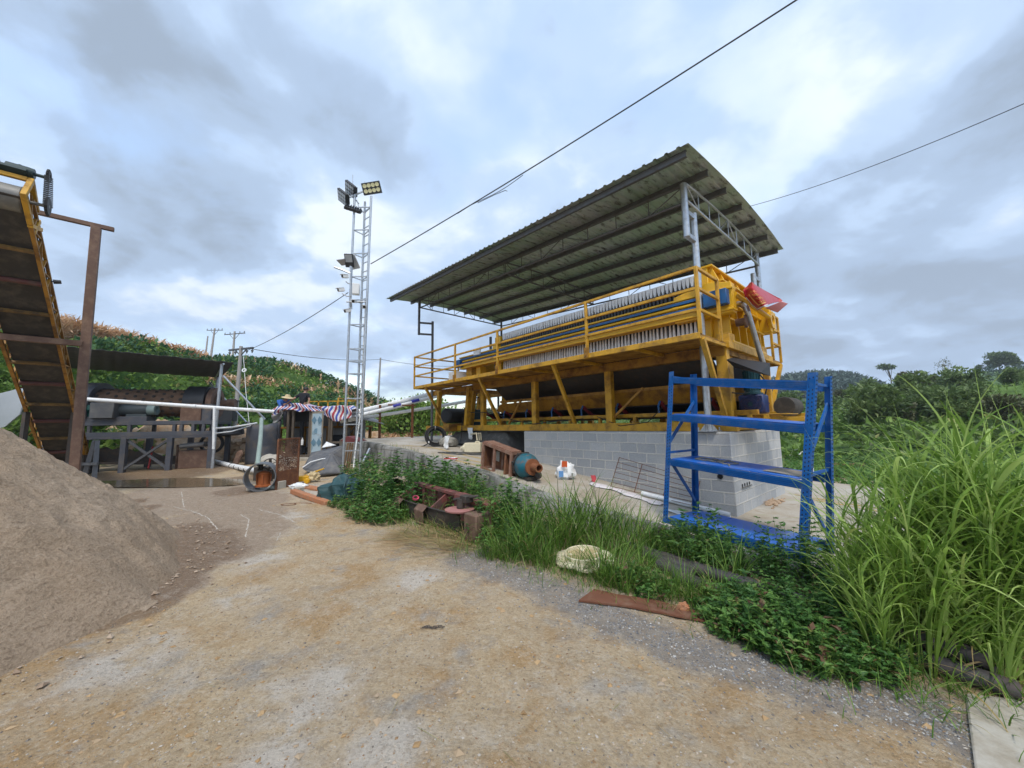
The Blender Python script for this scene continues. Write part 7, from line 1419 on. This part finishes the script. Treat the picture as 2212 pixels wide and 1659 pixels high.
def napier(seed, n, h):
    parts = [blades(n, .16, (h*.55, h*1.05), (.018, .038), (.01, .27), (.2, 1.8), 9, (0, .9), seed=seed, tw=.8), blades(n//3, .2, (h*.35, h*.6), (.016, .032), (.4, 1.0), (.6, 1.4), 8, (.1, .9), seed=seed+1, tw=.8), blades(n//4, .2, (h*.3, h*.65), (.010, .022), (.4, 1.3), (.9, 2.2), 8, (.94, 1), seed=seed+2), blades(n//8, .1, (h*.9, h*1.3), (.010, .018), (.0, .2), (.05, .35), 8, (.2, .8), seed=seed+3)]
    g = np.random.default_rng(seed); org = []
    k = n//2; st = blades(12, .12, (h*.5, h*.8), (.010, .014), (.02, .25), (0, .15), 5, (.4, .8), seed=seed+4); parts.append(st)
    tops = st[0].reshape(12, -1, 3)
    for i in range(12):                                                       # leaves that leave the stalks higher up
        for q in (4, 6, 8, 10): org += [(tops[i, q]+tops[i, q+1])/2]*3
    org = np.array(org); parts.append(blades(len(org), 0, (h*.25, h*.55), (.018, .036), (.15, .8), (.6, 2.0), 8, (.1, .92), org=org, seed=seed+5, tw=.8)); v_, f_, t_ = merge(parts); return npmesh('tall_grass', v_, f_, t_)
NM = [napier(200+10*k, n, h) for k, (n, h) in enumerate(((42, 1.72), (46, 1.48), (38, 1.9)))]
for k, (px, py, sc, m_) in enumerate(((1925, 1400, .85, 0), (1990, 1440, .85, 1), (2070, 1400, .92, 2), (2120, 1440, .9, 0), (2180, 1455, .9, 1), (2110, 1350, .98, 2), (2170, 1375, 1.0, 0), (2235, 1425, 1.0, 2), (2010, 1350, .8, 1), (2060, 1330, .95, 0), (2250, 1350, 1.0, 1), (2310, 1420, 1.0, 0), (1945, 1360, .6, 1), (1895, 1395, .62, 2), (1905, 1440, .55, 0), (2150, 1480, .55, 1))): place(NM[m_], 'tall_grass', plant_spot(px, py), random.uniform(0, 6), sc, NAPIER, 'tall arching broad bladed green grass clump in the right foreground', 'tall grass', 'tall grass clumps at the right')
for k, (px, py, sc) in enumerate(((1595, 1350, .62), (1640, 1372, .68), (1690, 1395, .66), (1740, 1418, .62), (1790, 1436, .58), (1660, 1340, .7), (1720, 1362, .72), (1775, 1385, .68), (1830, 1412, .62), (1870, 1440, .5), (1620, 1325, .6), (1820, 1370, .7), (1900, 1430, .55))): place(WM[k % 3], 'leafy_weed', plant_spot(px, py), random.uniform(0, 6), sc, WEED, 'knee high leafy weed growing among the pipes at the right', 'weed', 'leafy weeds among the pipes')
# uncountable short grass and cut straw
def scatter_on(n, pts, wd, fn, seed):
    g = np.random.default_rng(seed); P_ = [Vector((*p, 0)) for p in pts]; sl_ = [(b-a).length for a, b in zip(P_[:-1], P_[1:])]; tot = sum(sl_); out_ = []
    for i in range(n):
        q = g.random()*tot; k = 0
        while q > sl_[k] and k < len(sl_)-1: q -= sl_[k]; k += 1
        d = (P_[k+1]-P_[k]).normalized(); p = P_[k]+d*q; nn_ = Vector((-d.y, d.x, 0)); p = p+nn_*g.normal(0, wd); out_.append(fn(p))
    return np.array([tuple(v_) for v_ in out_])
strip_pts = [tuple(plant_spot(px, py)[:2]) for px, py in ((775, 1100), (850, 1118), (950, 1140), (1060, 1185), (1160, 1215), (1255, 1245), (1350, 1264), (1450, 1284), (1565, 1322), (1700, 1405), (1850, 1460), (2000, 1480), (2200, 1500))]
og = scatter_on(4200, strip_pts, .22, lambda p: Vector((p.x, p.y, gz(p.x, p.y)-.01)), 3)
v_, f_, t_ = blades(len(og), 0, (.06, .30), (.004, .009), (.1, 1.0), (.2, 1.4), 4, (.1, 1.), org=og, seed=9); put(npmesh('grass', v_, f_, t_), 'grass', kind='stuff', mat=GRASS, center=False)
top_pts = [tuple(M(s_, edge_w(s_)+.1, 0)[:2]) for s_ in np.linspace(-3, 10, 20)]
def on_wall(p): s_, w_ = sw(p); return Vector((p.x, p.y, (pad_z(s_) if w_ > edge_w(s_)+.05 else gz(p.x, p.y)+.1)))
og = scatter_on(900, top_pts, .16, on_wall, 4); v_, f_, t_ = blades(len(og), 0, (.05, .22), (.004, .008), (.1, 1.0), (.2, 1.4), 4, (.1, 1.), org=og, seed=10); put(npmesh('wall_grass', v_, f_, t_), 'wall_grass', kind='stuff', mat=GRASS, center=False)
dp = [tuple(road(px, py)[:2]) for px, py in ((880, 1150), (960, 1172), (1035, 1185))]
og = scatter_on(620, dp, .22, lambda p: Vector((p.x, p.y, gz(p.x, p.y)+random.uniform(.0, .03))), 5); ph = rng.normal(3.3, .45, len(og))
v_, f_, t_ = blades(len(og), 0, (.2, .6), (.004, .009), (1.25, 1.52), (0, .12), 4, (0, 1), org=og, phi=ph, seed=11); put(npmesh('cut_grass', v_, f_, t_), 'cut_grass', kind='stuff', mat=DRYG, center=False)
dp = [tuple(road(px, py)[:2]) for px, py in ((930, 1135), (1010, 1160), (1040, 1175))]
og = scatter_on(260, dp, .10, lambda p: Vector((p.x, p.y, gz(p.x, p.y))), 6); v_, f_, t_ = blades(len(og), 0, (.1, .4), (.004, .008), (.3, 1.4), (.2, 1.0), 4, (0, .9), org=og, seed=12); put(npmesh('dead_stalks', v_, f_, t_), 'dead_stalks', kind='stuff', mat=DRYG, center=False)
og = np.array([tuple(road(random.uniform(150, 1700), random.uniform(1250, 1640))+Z*.012) for _ in range(34)]); v_, f_, t_ = blades(len(og), 0, (.06, .22), (.002, .004), (1.45, 1.56), (0, .05), 3, (0, 1), org=og, seed=13); put(npmesh('straw_litter', v_, f_, t_), 'straw_litter', kind='stuff', mat=DRYG, center=False)
for pts in (((392, 1063), (394, 1078), (397, 1096)), ((375, 1095), (412, 1104), (448, 1118), (470, 1142)), ((520, 1110), (538, 1122), (530, 1160)), ((606, 1150), (598, 1168)), ((560, 1100), (600, 1112), (640, 1130))):
    P_ = [road(*p) for p in pts]; mb = MB()
    for a, b in zip(P_[:-1], P_[1:]):
        d = (b-a).normalized(); nn_ = Vector((-d.y, d.x, 0)); k_ = max(3, int((b-a).length/.06)); mb.grid(lambda i, j: (lambda q: Vector((q.x, q.y, gz(q.x, q.y)+.004)))(a.lerp(b, i)+nn_*(.035*(j-.5)*max(.05, .4+1.2*fbm(i*9+a.x, j*2, 1, 3)))), k_, 1)
    mb.build('chalky_streak', surf('chalky_dust', (.47, .42, .35), .95, var=.15), kind='structure', center=False)
# pebbles and clods
def stones(n, posfn, sz, seed, flat=.6):
    g = np.random.default_rng(seed); P_ = np.array([posfn(g) for _ in range(n)]); R = np.exp(g.uniform(np.log(sz[0]), np.log(sz[1]), n)); dirs = np.array([(1, 0, 0), (0, 1, 0), (-1, 0, 0), (0, -1, 0), (0, 0, 1), (0, 0, -1.)])
    V_ = dirs[None]*R[:, None, None]*g.uniform(.55, 1.3, (n, 6, 1))+g.normal(0, .18, (n, 6, 3))*R[:, None, None]; V_[..., 2] *= flat; a = g.uniform(0, 6.28, n); c, s_ = np.cos(a)[:, None], np.sin(a)[:, None]; x = V_[..., 0]*c-V_[..., 1]*s_; y = V_[..., 0]*s_+V_[..., 1]*c; V_ = np.stack([x, y, V_[..., 2]], -1)+P_[:, None]
    F = np.array([(0, 1, 4), (1, 2, 4), (2, 3, 4), (3, 0, 4), (1, 0, 5), (2, 1, 5), (3, 2, 5), (0, 3, 5)]); F = (np.arange(n)*6)[:, None, None]+F[None]; return V_.reshape(-1, 3), F.reshape(-1, 3), np.repeat(g.random(n), 8)
def tintmat(name, cols, rough=.9):
    t = NT(name); q = t.n('ShaderNodeValToRGB'); cr = q.color_ramp
    while len(cr.elements) < len(cols): cr.elements.new(.5)
    for e, (p, c) in zip(cr.elements, cols): e.position = p; e.color = (*c, 1)
    t.l(t.attr('tint'), q.inputs[0]); return t.fin(q.outputs[0], rough, 0, .25)
def near_px(g):
    y = .85+8.5*g.random()**1.7; x = g.uniform(-1.3, 1.2)*y
    return (x, y, gz(x, y)+.001)
PEB = tintmat('mixed_pebbles', [(0, (.13, .115, .10)), (.3, (.28, .24, .19)), (.55, (.42, .38, .32)), (.8, (.34, .22, .11)), (1, (.20, .125, .07))])
put(npmesh('pebbles', *stones(26000, near_px, (.003, .011), 1)), 'pebbles', kind='stuff', mat=PEB, center=False)
gp_ = [tuple(p) for p in GRAV]
def grav_pos(g):
    k = g.integers(0, len(gp_)-1); f = g.random(); a, b = gp_[k], gp_[k+1]; x = a[0]+(b[0]-a[0])*f+g.normal(0, .17); y = a[1]+(b[1]-a[1])*f+g.normal(0, .17); return (x, y, gz(x, y)+.001)
put(npmesh('gravel_chips', *stones(4500, grav_pos, (.004, .012), 2)), 'gravel_chips', kind='stuff', mat=tintmat('grey_chippings', [(0, (.10, .10, .105)), (.5, (.20, .20, .20)), (.88, (.33, .32, .30)), (1, (.48, .46, .42))]), center=False)
put(npmesh('dirt_clods', *stones(700, near_px, (.010, .032), 3, .5)), 'dirt_clods', kind='stuff', mat=tintmat('ochre_clods', [(0, (.30, .19, .09)), (.6, (.40, .27, .14)), (1, (.30, .25, .19))]), center=False)
def toe_pos(g):
    a = g.uniform(-1.9, 1.2); r_ = PR*(1+abs(g.normal(0, .07))); x, y = PC.x+r_*.9*math.cos(a), PC.y+r_*math.sin(a); return (x, y, gz(x, y)+.01)
put(npmesh('sand_clods', *stones(420, toe_pos, (.006, .035), 8, .6)), 'sand_clods', kind='stuff', mat=tintmat('sand_clod', [(0, (.24, .17, .115)), (.6, (.36, .275, .20)), (1, (.44, .35, .26))]), center=False)
# ------------------------------------------------------------------ hillside vegetation
def cards(P_, rad, n, size, seed, tint=(0, 1), flat=.8, up=.4):
    """n leaf tufts spread through each clump of radius rad around the points"""
    g = np.random.default_rng(seed); P_ = np.asarray(P_); m_ = len(P_); rad = np.broadcast_to(np.asarray(rad, float), (m_,)); d = g.normal(0, 1, (m_, n, 3)); d /= np.linalg.norm(d, axis=2, keepdims=True); rr = g.random((m_, n, 1))**.5
    c = P_[:, None]+d*rr*rad[:, None, None]*np.array([1, 1, flat]); dd = d*.7+g.normal(0, .5, d.shape)+np.array([0, 0, up]); c = c.reshape(-1, 3); dd = dd.reshape(-1, 3); k = len(c); ln = size*g.uniform(.5, 1.3, k)*np.repeat(rad/rad.mean(), n)**.5
    tn_ = np.clip(np.repeat(g.uniform(*tint, m_), n)*.7+g.uniform(*tint, k)*.3, 0, 1); return leaves(c, dd, np.tile([0, 0, 1.], (k, 1))+g.normal(0, .4, (k, 3)), ln, ln*.6, tn_)
def clearing(px, k): return (1950+60*math.sin(k*9) < px < 2330 and .30 < k < .66) or (1640 < px < 1760 and .62 < k < .74) or (1880 < px < 1980 and .74 < k < .84) or (2120 < px < 2400 and .76 < k < .9)
def hill_pts(G_, n, px, k, seed, lift=0., skip=False):
    g = np.random.default_rng(seed); r_ = []
    while len(r_) < n:
        a, b = g.uniform(*px), g.uniform(*k)
        if skip and clearing(a, b) and g.random() < .93: continue
        r_.append(tuple(hill_pick(G_, a, b)+Z*lift))
    return np.array(r_)
put(npmesh('slope_grass', *cards(hill_pts(LH, 2600, (-300, 1080), (.0, 1.0), 1, .15), .65, 14, .34, 1)), 'slope_grass', kind='stuff', mat=SLOPE, center=False)
put(npmesh('cassava_field', *merge([cards(hill_pts(LH, 300, (430, 960), (.84, 1.0), 2, .8), .85, 34, .36, 2, flat=.6, up=.1), cards(hill_pts(LH, 420, (240, 960), (.12, .42), 3, .35), .62, 24, .30, 3, flat=.6, up=.1), cards(hill_pts(LH, 130, (150, 600), (.55, .8), 33, .4), .7, 24, .34, 33)])), 'cassava_field', kind='stuff', mat=CASS, center=False)
def corn_field(pts, h, n, seed):
    og = np.repeat(pts, n, 0)+np.random.default_rng(seed).normal(0, .05, (len(pts)*n, 3))*np.array([1, 1, 0])
    og[:, 2] += np.random.default_rng(seed+1).uniform(0, .65, len(og))*h; a = blades(len(og), 0, (h*.25, h*.5), (.09, .17), (.1, .9), (.6, 2.2), 4, (0, 1), org=og, seed=seed)
    b = blades(len(pts), 0, (h*.75, h), (.05, .07), (0, .12), (0, .1), 3, (0, .5), org=pts, seed=seed+2); return merge([a, b])
put(npmesh('dry_corn', *merge([corn_field(hill_pts(LH, 420, (60, 440), (.94, 1.0), 5), 2.2, 15, 6), corn_field(hill_pts(LH, 150, (440, 940), (.80, .97), 7), 1.7, 10, 8), corn_field(hill_pts(LH, 210, (440, 800), (.46, .56), 9), 1.2, 10, 10), corn_field(hill_pts(LH, 110, (750, 960), (.34, .46), 14), .9, 10, 15), corn_field(hill_pts(LH, 300, (760, 975), (.0, .08), 11), .85, 9, 12)])), 'dry_corn', kind='stuff', mat=CORN, center=False)
# trees and bushes: a few kinds, copied with their trunk and crown
def tree_proto(name, label, cat, group, seed, h, cr, n, leaf, mat_, trunk=.3, lobes=7, flat=.75):
    g = np.random.default_rng(seed); root = thing(name, label, cat, (0, 0, -50), group); cs = []; rs = []
    for k in range(lobes): a = g.uniform(0, 6.28); r_ = cr*g.uniform(.15, .72); cs.append((r_*math.cos(a), r_*math.sin(a), h*trunk+(h*(1-trunk))*g.uniform(.25, .85))); rs.append(cr*g.uniform(.3, .55))
    cs.append((0, 0, h*.82)); rs.append(cr*.45); v_, f_, t_ = cards(np.array(cs), np.array(rs), n//(lobes+1), leaf, seed, flat=flat)
    me = npmesh('crown', v_, f_, t_); me.materials.append(mat_); o = bpy.data.objects.new('crown', me); link(o, root); mb = MB(); mb.path([(0, 0, -.6), (.03*h, .02*h, h*.3), (0, .03*h, h*.7)], [h*.03, h*.022, h*.008], 8)
    for c_ in cs[:5]: mb.path([(.02*h, .02*h, h*.28), tuple(np.array(c_)*.6+np.array([0, 0, h*.12])), c_], [h*.014, h*.010, h*.004], 6)
    me = mb.mesh('trunk'); me.materials.append(BARK); o = bpy.data.objects.new('trunk', me); link(o, root); return root
TK = [tree_proto('dense_tree', 'dark dense tree on the green valley slope beyond the yard', 'tree', 'trees on the valley slope', 300, 4.6, 2.6, 1300, .52, TREED, .15), tree_proto('dense_tree', 'dark dense tree on the green valley slope beyond the yard', 'tree', 'trees on the valley slope', 301, 3.8, 2.9, 1200, .5, TREED, .1, 9, .6),
      tree_proto('bushy_tree', 'bright green bushy tree on the valley slope beyond the yard', 'tree', 'trees on the valley slope', 302, 3.6, 2.4, 1200, .46, TREEB, .1), tree_proto('russet_tree', 'brownish russet tree on the valley slope beyond the yard', 'tree', 'trees on the valley slope', 303, 4.2, 2.6, 1000, .46, TREER, .2),
      tree_proto('bushy_tree', 'bright green bushy tree on the valley slope beyond the yard', 'tree', 'trees on the valley slope', 304, 2.8, 2.5, 1000, .42, TREEB, .05, 9, .55)]
g = np.random.default_rng(77); used = set(); cnt = 0
band_ = [(1560, 2550, .12, .34, 26), (1560, 2550, .34, .68, 28), (1600, 2550, .68, .95, 24), (900, 1560, .15, .9, 26)]
for p0_, p1_, k0, k1, n in band_:
    for i in range(n):
        px, k = g.uniform(p0_, p1_), g.uniform(k0, k1)
        if clearing(px, k) and g.random() < .92: continue
        p = hill_pick(RH, px, k); j = int(g.choice([0, 0, 1, 1, 2, 3, 3, 4])); sc = g.uniform(.5, 1.0)*(.7+.3*k)
        if j not in used: o = TK[j]; used.add(j); o.location = p-Z*.2; o.rotation_euler = (0, 0, g.uniform(0, 6)); o.scale = (sc,)*3
        else: o = dup(TK[j], p-Z*.2, g.uniform(0, 6), sc)
for j in range(5):
    if j not in used: TK[j].location = hill_pick(RH, 1700+60*j, .5)
put(npmesh('slope_scrub', *cards(hill_pts(RH, 2600, (1000, 2700), (.02, 1.0), 21, .2, True), np.random.default_rng(3).uniform(.5, 1.3, 2600), 12, .48, 22)), 'slope_scrub', kind='stuff', mat=SLOPE, center=False)
put(npmesh('slope_thicket', *cards(hill_pts(RH, 230, (1000, 2700), (.05, .97), 23, .35, True), np.random.default_rng(4).uniform(.6, 1.3, 230), 30, .46, 24)), 'slope_thicket', kind='stuff', mat=TREED, center=False)
put(npmesh('clearing_grass', *blades(9000, 0, (.25, .7), (.03, .07), (0, .6), (.2, 1.2), 3, (.2, .9), org=np.array([p for p in hill_pts(RH, 26000, (1640, 2400), (.28, .92), 61)][:9000]), seed=62)), 'clearing_grass', kind='stuff', mat=SLOPE, center=False)
put(npmesh('far_forest', *cards(hill_pts(FH, 1500, (1350, 1990), (.3, 1.0), 25, 1.2), 3.6, 16, 2.2, 26)), 'far_forest', kind='stuff', mat=FARF, center=False)
put(npmesh('ridge_scrub', *cards(hill_pts(GH, 160, (1880, 2400), (.2, .93), 27, .3), 1.6, 14, 1.0, 28)), 'ridge_scrub', kind='stuff', mat=FARF, center=False)
sk = tree_proto('flat_topped_tree', 'lone flat topped tree on the skyline behind the tall grass', 'tree', None, 310, 7.5, 3.8, 700, .8, TREED, .72, 6, .22); sk.location = hill_pick(GH, 1929, .99)-Z*.5
bt = tree_proto('bare_tree', 'pale nearly bare tree on the skyline right of the flat topped tree', 'tree', None, 311, 6, 4.2, 160, .5, TREER, .3, 7, .6); bt.location = hill_pick(GH, 2053, .99)-Z*.5
rt0 = tree_proto('ridge_tree', 'dark round tree of the cluster on the ridge at the right edge', 'tree', 'trees of the cluster on the right ridge', 312, 6.0, 3.4, 900, .8, TREED, .2, 8, .7); rt0.location = hill_pick(GH, 2168, .97)-Z*.5
for px, sc in ((2188, .95), (2150, .6), (2206, .6), (2128, .45)): dup(rt0, hill_pick(GH, px, .96)-Z*.5, px, sc)
# bush mass left of the press, seen under its walkway, and low growth in the field
bp = tree_proto('round_bush', 'round green bush behind the yard left of the yellow press', 'bush', 'bushes left of the press', 320, 3.0, 2.3, 1500, .26, SLOPE, .05, 9, .75); bp.location = Vector((*at(905, 930, 23)[:2], .2))
for px, Y, sc in ((865, 24, .95), (940, 24, .9), (985, 25, .75), (835, 26, .8), (1035, 27, .7)): dup(bp, Vector((*at(px, 930, Y)[:2], .2)), px, sc)
g = np.random.default_rng(31); FP = []
for _ in range(900):
    px = g.uniform(1690, 2700); Y = 9.5+17*g.random()**.8; p = at(px, 1000, Y)
    s_, w_ = sw(p)
    if w_ < 5.9: continue
    FP.append((p.x, p.y, -.62))
put(npmesh('field_weeds', *cards(np.array(FP), np.random.default_rng(6).uniform(.25, .6, len(FP)), 34, .15, 32)), 'field_weeds', kind='stuff', mat=WEED, center=False)
FQ = np.array(FP[::3]); put(npmesh('field_grass', *blades(len(FQ)*8, 0, (.3, .8), (.01, .02), (.0, .5), (.2, 1.2), 4, (0, 1), org=np.repeat(FQ, 8, 0)+g.normal(0, .25, (len(FQ)*8, 3))*np.array([1, 1, 0]), seed=41)), 'field_grass', kind='stuff', mat=GRASS, center=False)
g = np.random.default_rng(35); YP = []
for _ in range(420):
    px = g.uniform(840, 1500); Y = g.uniform(19, 26); p = at(px, 930, Y); YP.append((p.x, p.y, .42))
put(npmesh('yard_edge_weeds', *cards(np.array(YP), .55, 20, .26, 36)), 'yard_edge_weeds', kind='stuff', mat=SLOPE, center=False)

# ------------------------------------------------------------------ thin summer haze
hz_m = bpy.data.materials.new('haze_air'); hz_m.use_nodes = True; ht = hz_m.node_tree; ht.nodes.clear(); ho = ht.nodes.new('ShaderNodeOutputMaterial'); hv_ = ht.nodes.new('ShaderNodeVolumePrincipled')
hv_.inputs['Color'].default_value = (.86, .90, .96, 1); hv_.inputs['Density'].default_value = .0007; hv_.inputs['Anisotropy'].default_value = .3; ht.links.new(hv_.outputs[0], ho.inputs['Volume'])
mb = MB(); mb.box((0, 0, 55), (1200, 1200, 190)); mb.build('haze', hz_m, kind='stuff', smooth=False, center=False)
